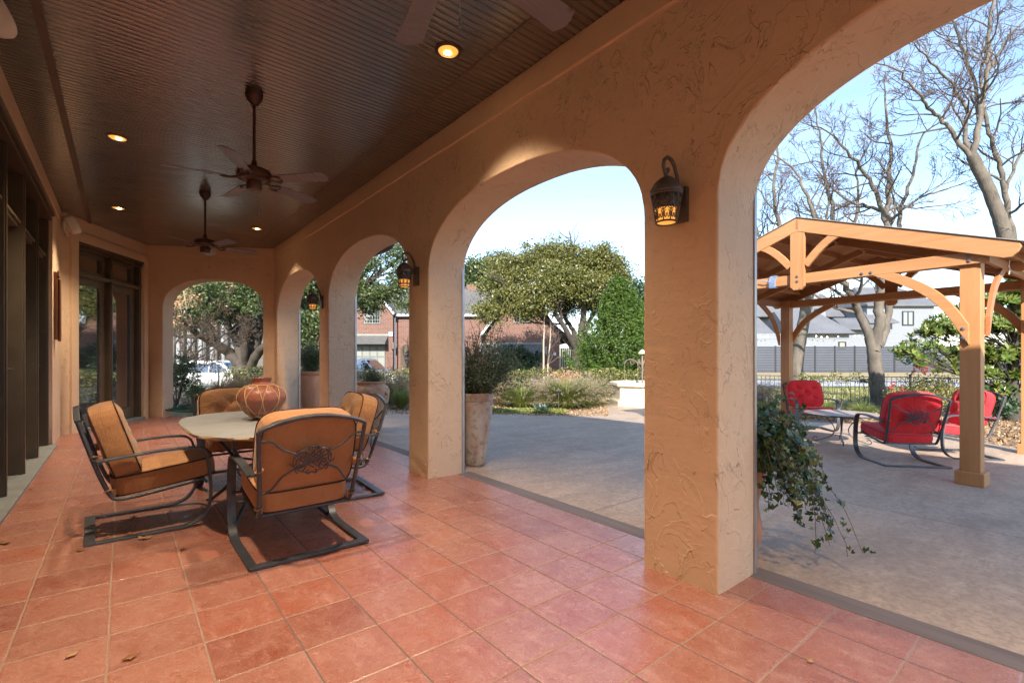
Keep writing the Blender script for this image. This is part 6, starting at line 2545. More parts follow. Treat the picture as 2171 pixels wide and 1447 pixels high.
def brace(mb, O, X, Z, L, w_, th):
    """curved knee brace in plane O;X,Z : from post (0,-L) to beam (L,0)"""
    n = 12
    inner, outer = [], []
    for i in range(n + 1):
        a = i / n
        # quarter-ish arc bulging towards the corner
        p = Vector((L * a, -L * (1 - a)))
        bow = 0.16 * L * math.sin(math.pi * a)
        nrm = Vector((-1, 1)) / math.sqrt(2)
        c = p + nrm * bow
        inner.append(c - nrm * w_ / 2)
        outer.append(c + nrm * w_ / 2)
    poly = [(0.0, -L - 0.10)] + [tuple(q) for q in inner[1:-1]] + [(L + 0.10, 0.0), (L - 0.12, 0.0)] + [tuple(q) for q in outer[1:-1]][::-1] + [(0.0, -L + 0.12)]
    poly = [(max(0, a), min(0, b_)) for a, b_ in poly]
    Yn = Vector(X).cross(Vector(Z)).normalized()
    O2 = Vector(O) - Yn * th / 2
    mb.prism(poly, O2, X, Z, th)


def bolt(par, x, y, z, ax):
    m = MB()
    pr_ = [(0.0, 0.012), (0.010, 0.011), (0.013, 0.006), (0.02, 0.004), (0.02, 0.0)]
    n = 12
    vs = []
    for r_, q in pr_:
        for k in range(n):
            a = 2 * math.pi * k / n
            if ax == 'x':
                vs.append((x - q, y + r_ * math.cos(a), z + r_ * math.sin(a)))
            else:
                vs.append((x + r_ * math.cos(a), y - q, z + r_ * math.sin(a)))
    m.add(vs, [(i * n + k, i * n + (k + 1) % n, (i + 1) * n + (k + 1) % n, (i + 1) * n + k) for i in range(len(pr_) - 1) for k in range(n)])
    m.build('bolt', M['chrome'], par, smooth=40)


zr = 3.30
yc = DW / 2
ov = 0.40
for x, sg in ((0, -1), (DD, 1)):
    fx = x + sg * 0.088
    # tie beam on the outer face of the posts
    m = MB()
    m.bb(min(fx, fx + sg * .045), max(fx, fx + sg * .045), -0.17, DW + 0.17, zb_, zt_)
    tb = pg('tie_beam', m, M['cedar'])
    if x == 0:
        for (y, z) in ((0.0, 2.475), (0.0, 2.405), (0.92, 2.405), (1.02, 2.405), (DW, 2.475), (DW, 2.405)):
            bolt(tb, fx - .045, y, z, 'x')
    m = MB()
    m.bb(x - .044, x + .044, 0.088, DW - 0.088, zb_ + 0.005, zt_ - 0.002)
    pg('inner_beam', m, M['cedar'])
    # king post
    k0 = fx + sg * .047
    m = MB()
    poly = [(yc - .095, 2.33), (yc - .05, 2.28), (yc + .05, 2.28), (yc + .095, 2.33), (yc + .095, 3.12), (yc - .095, 3.12)]
    m.prism(poly, (min(k0, k0 + sg * .05), 0, 0), (0, 1, 0), (0, 0, 1), 0.05)
    kp = pg('king_post', m, M['cedar_v'], fix=True)
    if x == 0:
        bolt(kp, k0 - .05, yc, 2.47, 'x')
        bolt(kp, k0 - .05, yc, 2.40, 'x')
    for s2 in (-1, 1):
        # barge rafter
        e_ = yc + s2 * (yc + ov)
        ze = zr - (yc + ov) * 0.35
        m = MB()
        dpt = 0.19
        tail = [(e_, ze), (e_ + s2 * .015, ze - 0.05), (e_ - s2 * .01, ze - 0.10), (e_ - s2 * .06, ze - 0.15), (e_ - s2 * .12, ze - dpt + 0.04)]
        poly = [(yc, zr), *tail, (yc, zr - dpt)]
        x0_ = x + sg * 0.19
        m.prism(poly, (x0_, 0, 0), (0, 1, 0), (0, 0, 1), 0.045)
        pg('barge_rafter', m, M['cedar'], fix=True)
        # raking strut curved between king post and rafter
        m = MB()
        pts = []
        for i in range(9):
            a = i / 8
            yy = yc + s2 * (0.10 + 0.52 * a)
            zz = 2.62 + 0.40 * a + 0.07 * math.sin(math.pi * a)
            pts.append((k0 + sg * .025, yy, zz))
        m.tube(pts, 0.05, flat=(0.10, 0.046), up=(1, 0, 0))
        pg('king_strut', m, M['cedar'])
        # knee brace in the gable plane
        y0 = 0.0 if s2 < 0 else DW
        m = MB()
        brace(m, (fx + sg * .024, y0 - s2 * (-0.0), zb_ + 0.0), (0, -s2, 0), (0, 0, 1), 0.80, 0.115, 0.046)
        br = pg('knee_brace', m, M['cedar'], fix=True)
        if x == 0:
            bolt(br, fx - .047, y0 - s2 * .05, zb_ - 0.72, 'x')
            bolt(br, fx - .047, y0 - s2 * .05, zb_ - 0.82, 'x')
for y, sg in ((0, -1), (DW, 1)):
    m = MB()
    fy_ = y + sg * 0.088
    m.bb(-0.086, DD + 0.086, min(fy_, fy_ + sg * .045), max(fy_, fy_ + sg * .045), zb_ + 0.02, zt_ + .002)
    pg('side_beam', m, M['cedar_d'])
    for x, s2 in ((0, 1), (DD, -1)):
        m = MB()
        brace(m, (x + s2 * .088, fy_ + sg * .024, zb_ + 0.02), (s2, 0, 0), (0, 0, 1), 0.72, 0.10, 0.04)
        pg('knee_brace', m, M['cedar_d'], fix=True)
# purlins, inner rafters, roof skin
m = MB()
m.bb(-0.19, DD + 0.19, yc - .022, yc + .022, zr - 0.17, zr - 0.02)
pg('ridge_beam', m, M['cedar_d'])
for s2 in (-1, 1):
    for k in range(1, 6):
        yy = yc + s2 * (k * 0.40)
        zz = zr - abs(k * 0.40) * 0.35
        m = MB()
        m.bb(-0.188, DD + 0.188, yy - .02, yy + .02, zz - 0.10, zz - 0.012)
        pg('purlin', m, M['cedar_d'])
    for k in range(1, 3):
        xx = DD * k / 3
        m = MB()
        a = Vector((xx, yc + s2 * .03, zr - 0.165))
        b_ = Vector((xx, yc + s2 * (yc + ov - .05), zr - 0.165 - (yc + ov - .05) * .35))
        m.beam(a, b_, 0.04, 0.11)
        pg('rafter', m, M['cedar'])
    m = MB()
    e_ = yc + s2 * (yc + ov + .04)
    ze = zr - (yc + ov + .04) * 0.35
    q = [(yc, zr - .010), (e_ - s2 * .05, ze + .0075), (e_ - s2 * .05, ze + .0195), (yc, zr + .002)]
    m.prism(q, (-0.185, 0, 0), (0, 1, 0), (0, 0, 1), DD + 0.37)
    pg('roof_boards', m, M['cedar_d'], fix=True, bevel=0)
    m = MB()
    q = [(yc, zr + .006), (e_, ze + .006), (e_, ze + .016), (yc, zr + .016)]
    m.prism(q, (-0.205, 0, 0), (0, 1, 0), (0, 0, 1), DD + 0.41)
    pg('roof_panel', m, M['shingle'], fix=True, bevel=0)
# cords and hook left on the pergola
q = Vector((PX, PY, 0)) + Matrix.Rotation(PR, 3, 'Z') @ Vector((-0.14, 2.12, 2.44))
t = thing('blue_rope', 'loops of blue and white cord tied round the pergola beam', 'rope', q, PR)
m = MB()
for k in range(6):
    y = -0.04 + 0.016 * k
    w_ = 0.004 * k
    m.tube([(-0.016 - w_ * .5, y, 0.082), (-0.022 - w_, y + .012, 0.0), (-0.018, y + .02, -0.085), (0.03, y + .01, -0.088), (0.066, y, 0.0), (0.03, y, 0.084)], 0.0055, 6, closed=True)
m.tube([(-0.02, 0.03, 0.0), (-0.05, 0.09, 0.02), (-0.05, 0.17, 0.045)], 0.007, 6)
m.build('cord_loop', M['rope'], t, smooth=60)
q = P(2140, 570, 5.6)
t = thing('white_hook', 'small white cord knot hanging from the pergola eave', 'cord', (q[0], q[1], q[2]))
m = MB()
m.tube([(0.0, 0, 0.10), (0.004, 0.003, 0.05), (-0.012, 0.01, 0.03), (-0.018, 0.0, 0.0), (0.0, -0.012, -0.012), (0.016, 0.0, 0.002), (0.01, 0.01, 0.03), (-0.006, 0.0, 0.04), (0.004, 0, -0.02), (0.012, 0.004, -0.055), (-0.004, 0, -0.06)], 0.006, 6)
m.build('cord', M['white_plastic'], t, smooth=60)

# round coffee table under the pergola
q = P(1784, 876, 8.05)
t = thing('round_table', 'low round tiled coffee table with a scrolled iron base', 'table', gb(q[0], q[1]))
zt = q[2] - gz(q[0], q[1])
m = MB()
m.lathe([(0.0, zt - .012), (0.53, zt - .012), (0.545, zt - .008), (0.552, zt), (0.545, zt + .006), (0.50, zt + .008), (0.0, zt + .008)], (0, 0, 0), 48)
m.build('tabletop', simple('pale mosaic top', (0.45, 0.36, 0.32), (0.28, 0.20, 0.17), 0.45, 26), t, smooth=30)
m = MB()
m.tube([(0.553 * math.cos(R(10 * k)), 0.553 * math.sin(R(10 * k)), zt - .004) for k in range(36)], 0.012, 6, closed=True)
m.build('rim', M['metal'], t, smooth=60)
for k in range(4):
    a = R(90 * k + 20)
    m = MB()
    pth = [(0.30, zt - .015), (0.20, zt - .10), (0.10, zt - .25), (0.14, .12), (0.28, 0.05), (0.38, 0.02), (0.41, 0.05), (0.38, 0.085), (0.345, 0.07)]
    m.tube(spl([(p * math.cos(a), p * math.sin(a), z) for p, z in pth], 5), 0.008, 6)
    m.build('leg', M['metal'], t, smooth=60)
m = MB()
m.tube([(0, 0, zt - .015), (0, 0, 0.01)], 0.012, 8)
m.tube([(0.13 * math.cos(R(30 * k)), 0.13 * math.sin(R(30 * k)), 0.15) for k in range(12)], 0.006, 6, closed=True)
m.build('centre_post', M['metal'], t, smooth=60)


# fallen leaves on the tiles
def floor_leaf(label, x, y, s_, rz, curl, mat=None):
    o_ = (x, y, SL * x + 0.004)
    m = MB()
    ol = [(0, -0.5), (0.22, -0.38), (0.30, -0.15), (0.48, 0.02), (0.25, 0.12), (0.22, 0.34), (0.0, 0.6), (-0.20, 0.32), (-0.28, 0.12), (-0.46, 0.05), (-0.28, -0.16), (-0.2, -0.4)]
    vs = [(0, 0, 0.004)]
    c, s = math.cos(rz), math.sin(rz)
    for a, b_ in ol:
        r_ = math.hypot(a, b_)
        vs.append(((a * c - b_ * s) * s_, (a * s + b_ * c) * s_, (0.004 + curl * s_ * r_ * r_ * (1 + .6 * math.sin(5 * a + 9 * b_)))))
    n = len(ol)
    fs = [(0, i + 1, (i + 1) % n + 1) for i in range(n)]
    m.add(vs, fs)
    m.tube([(-.0 + (.5 * s) * s_, (-.5 * c) * s_, 0.006), ((.85 * s) * s_, (-.85 * c) * s_, 0.012)], 0.0012, 4)
    o = m.build('fallen_leaf', mat or M['deadleaf'], None, smooth=True)
    o.location = o_
    o.modifiers.new('thickness', 'SOLIDIFY').thickness = 0.0012
    tag(o, label, 'leaf', 'dead leaves on the porch floor')


rg = np.random.default_rng(141)
lf = [('big orange curled leaf touching the left chair runner', 307, 1142, .085, .6), ('brown leaf between the left and front chairs', 387, 1165, .045, .5), ('brown curled leaf inside the left chair base, rear', 283, 1097, .06, .6),
      ('crumpled leaf beside the left chair base bar', 252, 1130, .055, .5), ('small leaf scrap inside the left chair base', 275, 1133, .05, .6), ('flat brown leaf at the far left edge of the floor', 10, 1152, .07, .4),
      ('thin twig like leaf on the tile near the bottom left', 152, 1390, .05, .2), ('pale thin leaf on the tile at bottom left centre', 275, 1396, .05, .2), ('small brown leaf by the door sill', 66, 1037, .04, .3),
      ('pale scrap of leaf near the bottom right tiles', 1718, 1403, .035, .3), ('yellowish leaf outside the left chair base', 170, 1168, .045, .4), ('small leaf against the left chair runner', 225, 1140, .04, .5)]
for i, (lb, u, v, s_, cu) in enumerate(lf):
    q = G(u, v)
    floor_leaf(lb, q[0], q[1], s_, rg.uniform(0, 6), cu, None if i % 3 else M['tanleaf'])


# ================================================================ FAR BUILDINGS
def local(name, label, cat, u, d, zoff=0.0):
    p = P(u, 754, d)
    return thing(name, label, cat, (p[0], p[1], zoff), -TH)


HD = 36.0
ks = HD / F


def X_(u, d=HD):
    return (u - CXP) / F * d


def Z_(v, d=HD):
    return EYE - (v - VH) / F * d


t = thing('brick_house', 'red brick house with steep gables, garage door and slate roof beyond the hedge', 'house', tuple(LF(0, HD, 0)), -TH)


def hb(nm, mb, mat, par=None, **k):
    return mb.build(nm, mat, par or t, **k)


g0 = -1.4
# main wall and recessed centre
m = MB()
m.bb(X_(560), X_(1175), 0.6, 9.0, g0, Z_(668))
hb('wall', M['brick'], M['brick']) if False else m.build('wall', M['brick'], t)
for (ua, uap, ub, va, vap) in ((700, 768, 836, 668, 585), (1022, 1112, 1199, 712, 592)):
    m = MB()
    xa, xc, xb = X_(ua), X_(uap), X_(ub)
    zl = Z_(va)
    za = Z_(vap)
    xr = X_(1187) if ub > 1100 else xb - .1
    m.prism([(xa + .3, g0), (xr, g0), (xr, Z_(722) if ub > 1100 else zl), (xc, za), (xa + .3, zl)], (0, 7.0, 0), (1, 0, 0), (0, 0, 1), 7.0)
    m.build('gable_wall', M['brick'], t, fix=True)
    # gable roof slopes with pale metal edges
    for (p, q) in (((xa, zl), (xc, za)), ((xb, Z_(728) if ub > 1100 else zl), (xc, za))):
        d_ = Vector((q[0] - p[0], q[1] - p[1]))
        nn_ = Vector((-d_.y, d_.x)).normalized() * (0.16 if q[0] > p[0] else -0.16)
        m = MB()
        m.prism([p, q, (q[0] + nn_.x, q[1] + nn_.y), (p[0] + nn_.x, p[1] + nn_.y)], (0, 7.3, 0), (1, 0, 0), (0, 0, 1), 7.6)
        rf_ = m.build('gable_roof', M['slate'], t, fix=True)
        m = MB()
        m.prism([(p[0], p[1] + .02), (q[0], q[1] + .02), (q[0] + nn_.x * 1.1, q[1] + nn_.y * 1.1), (p[0] + nn_.x * 1.1, p[1] + nn_.y * 1.1)], (0, -0.30, 0), (1, 0, 0), (0, 0, 1), 0.07)
        m.build('verge', M['bright'], rf_, fix=True)
# main roof
m = MB()
ze, zr_ = Z_(668), Z_(592)
m.add([(X_(560), 0.3, ze), (X_(1178), 0.3, ze), (X_(1178), 9.3, ze), (X_(560), 9.3, ze), (X_(640), 4.6, zr_), (X_(1003), 4.6, zr_)],
      [(0, 1, 5, 4), (1, 2, 5), (2, 3, 4, 5), (3, 0, 4), (0, 3, 2, 1)])
rf_ = m.build('roof', M['slate'], t)
m = MB()
m.bb(X_(978), X_(1002), 4.2, 5.0, zr_ - .6, Z_(588) + .1)
m.build('chimney', M['brick'], rf_)
m = MB()
m.bb(X_(836), X_(1022), 0.22, 0.32, ze - .06, ze + .1)
m.build('gutter', M['bright'], rf_)


def win(par, u0, u1, v0, v1, d, y, cols, rows, fm, fr=0.06, name='window'):
    m = MB()
    x0, x1, z0, z1 = X_(u0, d), X_(u1, d), Z_(v1, d), Z_(v0, d)
    for (a, b_, c, e) in ((x0, x0 + fr, z0, z1), (x1 - fr, x1, z0, z1), (x0 + fr, x1 - fr, z0, z0 + fr), (x0 + fr, x1 - fr, z1 - fr, z1)):
        m.bb(a, b_, y - .06, y + .02, c, e)
    for i in range(1, cols):
        xx = x0 + (x1 - x0) * i / cols
        w_ = fr * (.5 if i != cols // 2 else .9)
        m.bb(xx - w_ / 2, xx + w_ / 2, y - .045, y + .01, z0 + fr, z1 - fr)
    for i in range(1, rows):
        zz = z0 + (z1 - z0) * i / rows
        m.bb(x0 + fr, x1 - fr, y - .04, y + .005, zz - fr * .25, zz + fr * .25)
    w_ = m.build(name, fm, par)
    m = MB()
    m.bb(x0 + fr * .5, x1 - fr * .5, y - .012, y - .002, z0 + fr * .5, z1 - fr * .5)
    m.build('pane', M['glass'], w_)
    return w_


win(t, 773, 807, 652, 686, HD, -0.02, 6, 4, M['garage'])
win(t, 1089, 1126, 654, 684, HD, -0.02, 6, 3, M['garage'])
for (ua, ub, va, vb) in ((735, 823, 711, 727), (1018, 1152, 729, 748)):
    m = MB()
    x0, x1, z1, z0 = X_(ua), X_(ub), Z_(va), Z_(vb)
    m.add([(x0, -.002, z1), (x1, -.002, z1), (x1, -0.9, z0), (x0, -0.9, z0), (x0, -.002, z0 - .1), (x1, -.002, z0 - .1), (x1, -0.9, z0 - .1), (x0, -0.9, z0 - .1)],
          [(0, 3, 2, 1), (3, 7, 6, 2), (4, 5, 6, 7), (0, 4, 7, 3), (1, 2, 6, 5), (0, 1, 5, 4)])
    ar = m.build('shed_roof', M['slate'], t)
    m = MB()
    m.bb(x0 - .05, x1 + .05, -0.05, 0.0 - .003, z1 - .02, z1 + .12)
    m.build('flashing', M['garage'], ar)
    m = MB()
    gu0, gu1 = (752, 816) if ua < 900 else (1045, 1140)
    x0, x1, z1 = X_(gu0), X_(gu1), Z_(vb) - .12
    m.bb(x0, x1, -0.03, -.003, g0, z1)
    gd = m.build('garage_door', M['garage'], t)
    m = MB()
    for i in range(5):
        xx = x0 + (x1 - x0) * i / 4
        m.bb(xx - .05, xx + .05, -0.06, -.032, g0, z1 - .06)
    for z in (z1 - .1, z1 - .9, z1 - 1.7):
        m.bb(x0 + .052, x1 - .052, -0.055, -.034, z - .05, z + .05)
    m.build('panel_rail', simple('darker sage paint', (0.16, 0.165, 0.15), (0.12, 0.125, 0.11), 0.6), gd)
m = MB()
xd = X_(838)
m.tube([(xd, -0.08 + .6, Z_(670)), (xd, -0.06, Z_(674)), (xd, -0.06, g0)], 0.05, 8)
m.build('downpipe', simple('slate blue pipe', (0.12, 0.14, 0.18), (0.09, 0.11, 0.14), 0.5), t, smooth=50)
# arched door recess
m = MB()
n = 12
x0, x1 = X_(846), X_(872)
zs = Z_(742)
poly = [(x0, g0), (x1, g0)] + [((x0 + x1) / 2 + (x1 - x0) / 2 * math.cos(math.pi * i / n), zs + (x1 - x0) / 2 * math.sin(math.pi * i / n)) for i in range(n + 1)]
m.prism(poly, (0, 0.585, 0), (1, 0, 0), (0, 0, 1), 0.03)
dr_ = m.build('arched_door', M['door_dark'], t, fix=True)
m = MB()
for i in range(3):
    m.bb(X_(855), X_(864), 0.54, 0.552, Z_(765 - i * 8), Z_(759 - i * 8))
m.build('pane', M['glass'], dr_)
m = MB()
m.box((X_(834), -0.10, Z_(733)), (0.22, 0.2, 0.5))
m.build('wall_lamp', M['lantern'], t, bevel=.03)
m = MB()
m.box((X_(829), -0.05, Z_(708)), (0.28, 0.1, 0.32))
m.build('wall_vent', M['bright'], t)
m = MB()
m.box((X_(1156), -0.09, Z_(743)), (0.26, 0.16, 0.62))
m.tube([(X_(1153), -.06, Z_(750)), (X_(1153), -.06, g0)], 0.05, 8)
m.build('meter_box', simple('grey meter', (0.35, 0.36, 0.38), (0.28, 0.29, 0.3), 0.5), t)
m = MB()
m.box((X_(1176), -0.04, Z_(750)), (0.2, 0.08, 0.22))
m.build('utility_box', M['white_plastic'], t)

# house left, behind the parked car: pale columns and dark taupe walls
t = thing('pale_house', 'pale house with white columns far behind the left live oak', 'house', tuple(LF(0, 46, 0)), -TH)
m = MB()
m.bb(X_(250, 46), X_(690, 46), 1.2, 10, -2, Z_(640, 46))
m.build('wall', simple('taupe wall', (0.12, 0.10, 0.09), (0.08, 0.07, 0.065), 0.8, 3), t)
m = MB()
m.add([(X_(235, 46), 0, Z_(642, 46)), (X_(705, 46), 0, Z_(642, 46)), (X_(705, 46), 11, Z_(642, 46)), (X_(235, 46), 11, Z_(642, 46)), (X_(290, 46), 5.5, Z_(570, 46)), (X_(650, 46), 5.5, Z_(570, 46))],
      [(0, 1, 5, 4), (1, 2, 5), (2, 3, 4, 5), (3, 0, 4), (0, 3, 2, 1)])
m.build('roof', M['slate'], t)
for u in (375, 398, 422, 447, 470, 494):
    m = MB()
    m.tube([(X_(u, 46), 0.25, -2), (X_(u, 46), 0.25, Z_(645, 46))], 0.19, 14)
    m.build('column', simple('grey column', (0.26, 0.26, 0.27), (0.2, 0.2, 0.21), 0.6), t, smooth=50)
for u in (385, 410, 458, 482, 560, 600):
    win(t, u - 7, u + 7, 690, 745, 46, 1.18, 2, 3, bpy.data.materials['grey column'])
win(t, 645, 668, 735, 770, 46, 1.18, 2, 2, M['garage'])

# grey limewashed house on the right
GD = 54.0
t = thing('grey_house', 'pale limewashed house with grey roofs behind the charcoal board fence', 'house', tuple(LF(0, GD, 0)), -TH)


def gw(nm, u0, u1, v0, y0, y1, mat, zlow=-1.0, **k):
    m = MB()
    m.bb(X_(u0, GD), X_(u1, GD), y0, y1, zlow, Z_(v0, GD))
    return m.build(nm, mat, t, **k)


def hip(u0, u1, ve, ur0, ur1, vr_, y0, y1, mat=None, over=0.5, par=None, name='roof'):
    m = MB()
    a, b_ = X_(u0, GD) - over * .2, X_(u1, GD) + over * .2
    z0, z1 = Z_(ve, GD), Z_(vr_, GD)
    ym = (y0 + y1) / 2
    m.add([(a, y0 - over, z0), (b_, y0 - over, z0), (b_, y1, z0), (a, y1, z0), (X_(ur0, GD), ym, z1), (X_(ur1, GD), ym, z1),
           (a, y0 - over, z0 - .18), (b_, y0 - over, z0 - .18), (b_, y1, z0 - .18), (a, y1, z0 - .18)],
          [(0, 1, 5, 4), (1, 2, 5), (2, 3, 4, 5), (3, 0, 4), (6, 9, 8, 7), (0, 6, 7, 1), (1, 7, 8, 2), (3, 2, 8, 9), (0, 3, 9, 6)])
    return m.build(name, mat or M['greyroof'], t)


gw('wall', 1560, 1800, 707, 0, 6, M['whitebrick'])
hip(1668, 1806, 706, 1675, 1770, 655, 0, 6.5)
gw('wall', 1540, 1650, 712, 1, 6, M['whitebrick'])
hip(1560, 1652, 716, 1600, 1640, 668, 0.6, 6)
gw('dormer_wall', 1610, 1632, 640, 5, 8, M['whitebrick'])
win(t, 1606, 1618, 662, 690, GD, 4.9, 2, 3, M['darkframe'])
win(t, 1622, 1634, 662, 690, GD, 4.9, 2, 3, M['darkframe'])
gw('dark_dormer', 1700, 1798, 652, 5.5, 9, M['bluemetal'])
hip(1660, 1900, 658, 1700, 1870, 596, 7, 14)
gw('chimney', 1792, 1806, 645, 4.5, 5.6, M['whitebrick'])
gw('chimney', 1815, 1832, 592, 8, 9.5, M['whitebrick'])
gw('wall', 1800, 1885, 690, 2, 7, M['whitebrick'])
hip(1806, 1900, 694, 1815, 1880, 668, 1.6, 6)
gw('wall', 1880, 2030, 640, 3, 10, M['whitebrick'])
hip(1876, 2040, 640, 1905, 2010, 590, 3, 11)
hip(1872, 1934, 679, 1878, 1915, 655, 2.4, 4.5)
win(t, 1899, 1913, 694, 726, GD, 2.96, 1, 2, M['darkframe'], 0.12)
win(t, 1958, 1984, 654, 686, GD, 2.96, 2, 1, M['darkframe'], 0.12)
win(t, 1958, 1978, 719, 735, GD, 2.96, 2, 1, M['darkframe'], 0.12)
win(t, 1777, 1793, 724, 740, GD, -0.04, 1, 1, M['darkframe'], 0.12)
m = MB()
m.tube([(X_(1894, GD), 1.8, Z_(681, GD)), (X_(1884, GD), 2.3, Z_(686, GD)), (X_(1884, GD), 1.9, Z_(702, GD))], 0.09, 8)
m.build('downpipe', M['darkframe'], t, smooth=50)
m = MB()
m.tube([(X_(1888, GD), 0.9, Z_(710, GD)), (X_(1881, GD), 1.7, Z_(717, GD)), (X_(1881, GD), 1.9, Z_(740, GD))], 0.09, 8)
m.build('downpipe', M['darkframe'], t, smooth=50)
m = MB()
m.tube([(X_(1668, GD), -.55, Z_(708, GD)), (X_(1806, GD), -.55, Z_(708, GD))], 0.08, 6)
m.build('gutter', M['darkframe'], t, smooth=50)
sl = thing('string_lights', 'line of small glowing bulbs hung under the grey house eave', 'string lights', tuple(LF(0, GD, 0)), -TH)
m = MB()
m.tube([(X_(u, GD), -0.7, Z_(711, GD)) for u in range(1600, 1840, 12)], 0.012, 4)
m.build('cable', M['darkframe'], sl)
for u in (1722, 1733, 1745, 1768, 1803, 1812, 1823, 1835, 1605, 1613, 1621):
    m = MB()
    m.sphere((X_(u, GD), -0.7, Z_(712.5 + (u % 3), GD)), 0.07, 8, 6)
    m.build('bulb', M['bulbs'], sl, smooth=True)

# charcoal board fence
FD = 44.0
t = thing('board_fence', 'long charcoal horizontal board fence across the road', 'fence', tuple(LF(0, FD, 0)), -TH)
zt0, zb0 = Z_(734, FD), -0.35
u = 1560
while u < 2330:
    x0, x1 = X_(u, FD), X_(u + 42, FD)
    m = MB()
    nb = 11
    for i in range(nb):
        z0 = zb0 + (zt0 - zb0) * i / nb
        z1 = zb0 + (zt0 - zb0) * (i + 1) / nb
        m.bb(x0 + .07, x1 - .07, -0.02 - (i % 2) * .006, 0.02, z0 + .008, z1 - .008)
    m.build('board_panel', M['boards'], t)
    m = MB()
    m.bb(x0 - .06, x0 + .06, -0.06, 0.06, zb0, zt0 + .05)
    m.build('post', M['darkframe'], t)
    u += 42

# bluish wood fence behind the live oak
t = thing('wood_fence', 'weathered blue grey wooden fence behind the live oak trunk', 'fence', tuple(LF(0, 38, 0)), -TH)
m = MB()
x = X_(1188, 38)
while x < X_(1370, 38):
    m.bb(x, x + .14, 0, 0.03, -1.4, Z_(737, 38) + .02 * math.sin(x * 9))
    x += 0.16
m.build('boards', M['boards'], t)
m = MB()
m.bb(X_(1188, 38), X_(1370, 38), .032, .08, 0.2, 0.3)
m.build('rail', M['boards'], t)


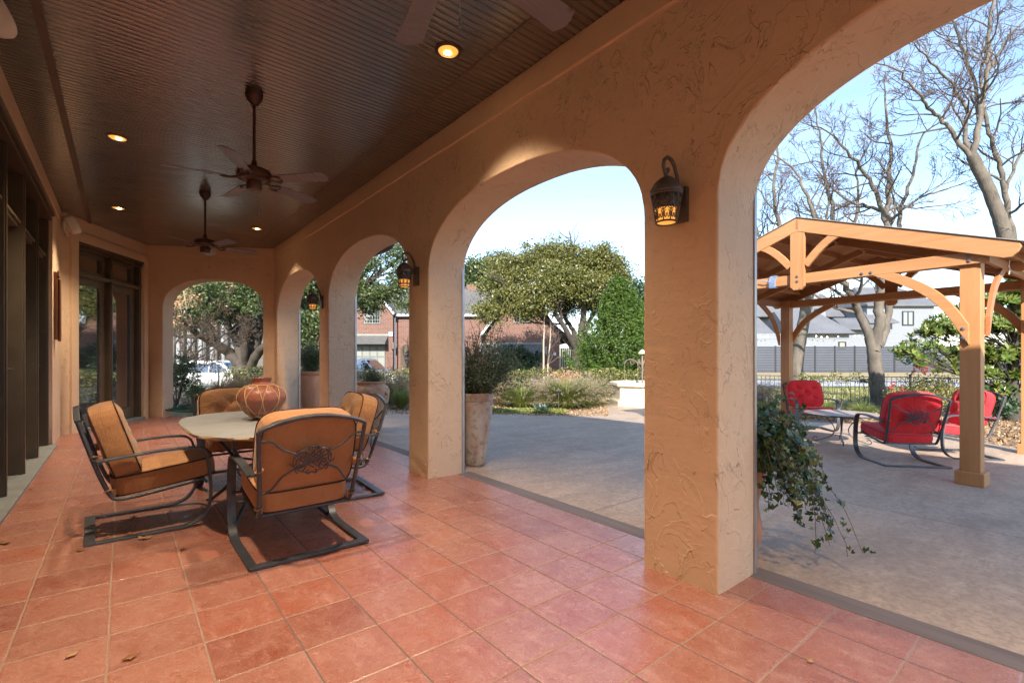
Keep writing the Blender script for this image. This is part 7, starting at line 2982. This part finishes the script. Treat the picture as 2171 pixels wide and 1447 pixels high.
# ---- cars
def car(name, label, cat, u, d, rz, L=4.8, Wd=1.9, Hh=1.72, pick=False):
    p = P(u, 754, d)
    zg = gz(p[0], p[1])
    t = thing(name, label, cat, (p[0], p[1], zg + .004), rz)
    h = L / 2
    # side profile (x forward) of the body below the glass and of the cabin
    body = [(-h + .02, 0.45), (-h, 0.72), (-h + .04, 1.02), (-h + .25, 1.08), (h * .28, 1.05), (h * .62, 0.98), (h * .88, 0.86), (h - .03, 0.68), (h, 0.48), (h - .08, 0.30), (h * .78, 0.26), (-h + .25, 0.28)]
    secs = []
    lv = [(-1.0, .93), (-.94, .985), (-.7, 1.0), (.7, 1.0), (.94, .985), (1.0, .93)]
    m = MB()
    n = len(body)
    vs = []
    for (k, s_) in lv:
        for (x, z) in body:
            vs.append((x * (0.97 + .03 * (1 - abs(k) ** 3)), k * Wd / 2, 0.62 + (z - 0.62) * (s_ if z > .62 else 1)))
    fs = [(i * n + j, i * n + (j + 1) % n, (i + 1) * n + (j + 1) % n, (i + 1) * n + j) for i in range(len(lv) - 1) for j in range(n)]
    fs += [tuple(range(n))[::-1], tuple((len(lv) - 1) * n + j for j in range(n))]
    m.add(vs, fs)
    bd = m.build('body', M['carpaint'], t, smooth=35, fix=True, bevel=0.02)
    # cabin: loft
    if pick:
        cab = [(-h * .15, 1.05), (-h * .10, Hh - .06), (h * .12, Hh), (h * .2, Hh - .05), (h * .48, 1.03)]
    else:
        cab = [(-h + .10, 1.05), (-h + .38, Hh - .10), (-h * .55, Hh), (h * .05, Hh + .01), (h * .20, Hh - .06), (h * .55, 1.03)]
    n = len(cab)
    m = MB()
    vs = []
    for k in (-1, 1):
        for (x, z) in cab:
            tt_ = (z - 1.03) / (Hh - 1.03)
            vs.append((x, k * Wd / 2 * (0.95 - 0.17 * tt_), z))
    fs = [(j, (j + 1) % n, n + (j + 1) % n, n + j) for j in range(n)] + [tuple(range(n)), tuple(range(n, 2 * n))[::-1]]
    m.add(vs, fs)
    m.build('cabin', M['carpaint'], t, smooth=25, fix=True, bevel=0.03)
    # glass panels just proud of the cabin

    def sidept(x, z, k):
        tt_ = (z - 1.03) / (Hh - 1.03)
        return (x, k * (Wd / 2 * (0.95 - 0.17 * tt_) + .008), z)
    zl_, zh_ = 1.10, Hh - .14
    if pick:
        wins = [(-h * .09, h * .10, -h * .06, h * .08), (h * .13, h * .42, h * .11, h * .22)]
    else:
        wins = [(-h + .28, -h * .50, -h + .48, -h * .50), (-h * .47, -h * .03, -h * .47, -h * .03), (h * .0, h * .46, h * .0, h * .20)]
    for k in (-1, 1):
        for (xa, xb, xc, xd_) in wins:
            m = MB()
            q = [sidept(xa, zl_, k), sidept(xb, zl_, k), sidept(xd_, zh_, k), sidept(xc, zh_, k)]
            q2 = [(a, b_ - k * .012, c) for a, b_, c in q]
            m.add(q + q2, [(0, 1, 2, 3), (7, 6, 5, 4), (0, 4, 5, 1), (1, 5, 6, 2), (2, 6, 7, 3), (3, 7, 4, 0)])
            m.build('side_window', M['glass'], t, fix=True)
    for (nm_, (xa, za), (xb, zb2), o_) in (('windshield', cab[-1], cab[-2], .01), ('rear_window', cab[0], cab[1], -.01)):
        m = MB()
        q = []
        for (f_, k) in ((.12, -1), (.12, 1), (.90, 1), (.90, -1)):
            x, z = xa + (xb - xa) * f_, za + (zb2 - za) * f_
            tt_ = (z - 1.03) / (Hh - 1.03)
            q.append((x + o_, k * Wd / 2 * (0.86 - 0.17 * tt_), z + .008))
        q2 = [(a - o_ * 1.5, b_, c - .01) for a, b_, c in q]
        m.add(q + q2, [(0, 1, 2, 3), (7, 6, 5, 4), (0, 4, 5, 1), (1, 5, 6, 2), (2, 6, 7, 3), (3, 7, 4, 0)])
        m.build(nm_, M['glass'], t, fix=True)
    for x in (-h * .62, h * .62):
        for k in (-1, 1):
            m = MB()
            Rm = Matrix.Rotation(R(90), 3, 'X')
            wl = MB().lathe([(0.0, -.11), (0.25, -.115), (0.33, -.10), (0.355, -.06), (0.355, .06), (0.33, .10), (0.25, .115), (0.0, .11)], (0, 0, 0), 24)
            m.add([tuple(Rm @ Vector(q) + Vector((x, k * (Wd / 2 - .10), 0.355))) for q in wl.v], wl.f)
            wh = m.build('wheel', M['tyre'], t, smooth=40, fix=True)
            m = MB()
            wl = MB().lathe([(0.0, .0), (0.2, .0), (0.235, .02), (0.235, .0)], (0, 0, 0), 20)
            m.add([tuple(Rm @ Vector((q[0], q[1], -k * (q[2] + .118))) + Vector((x, k * (Wd / 2 - .10), 0.355))) for q in wl.v], wl.f)
            m.build('rim', M['rim'], wh, smooth=40)
    for k in (-1, 1):
        m = MB()
        m.box((h * .90, k * Wd / 2 * .72, 0.78), (0.30, 0.34, 0.13), rz=k * -.25)
        m.build('headlight', M['chrome'], t, bevel=.03)
        m = MB()
        m.box((-h + .04, k * Wd / 2 * .84, 0.98), (0.16, 0.26, 0.20), rz=k * .2)
        m.build('tail_light', M['taillight'], t, bevel=.03)
        m = MB()
        m.box((h * .44, k * (Wd / 2 + .10), 1.08), (0.14, 0.22, 0.15))
        m.build('mirror', M['carpaint'], t, bevel=.03)
    m = MB()
    m.bb(h - .02, h + .035, -Wd * .28, Wd * .28, .52, .74)
    m.build('grille', M['darkframe'], t, bevel=.01)
    return t


car('parked_car', 'white sport utility car parked behind the iron fence', 'car', 478, 22.3, -TH - R(14), 4.9, 1.95, 1.62)
car('parked_truck', 'white pickup with its hood showing in front of the garage', 'truck', 768, 31.0, -TH - R(10), 5.6, 2.0, 1.85, True)
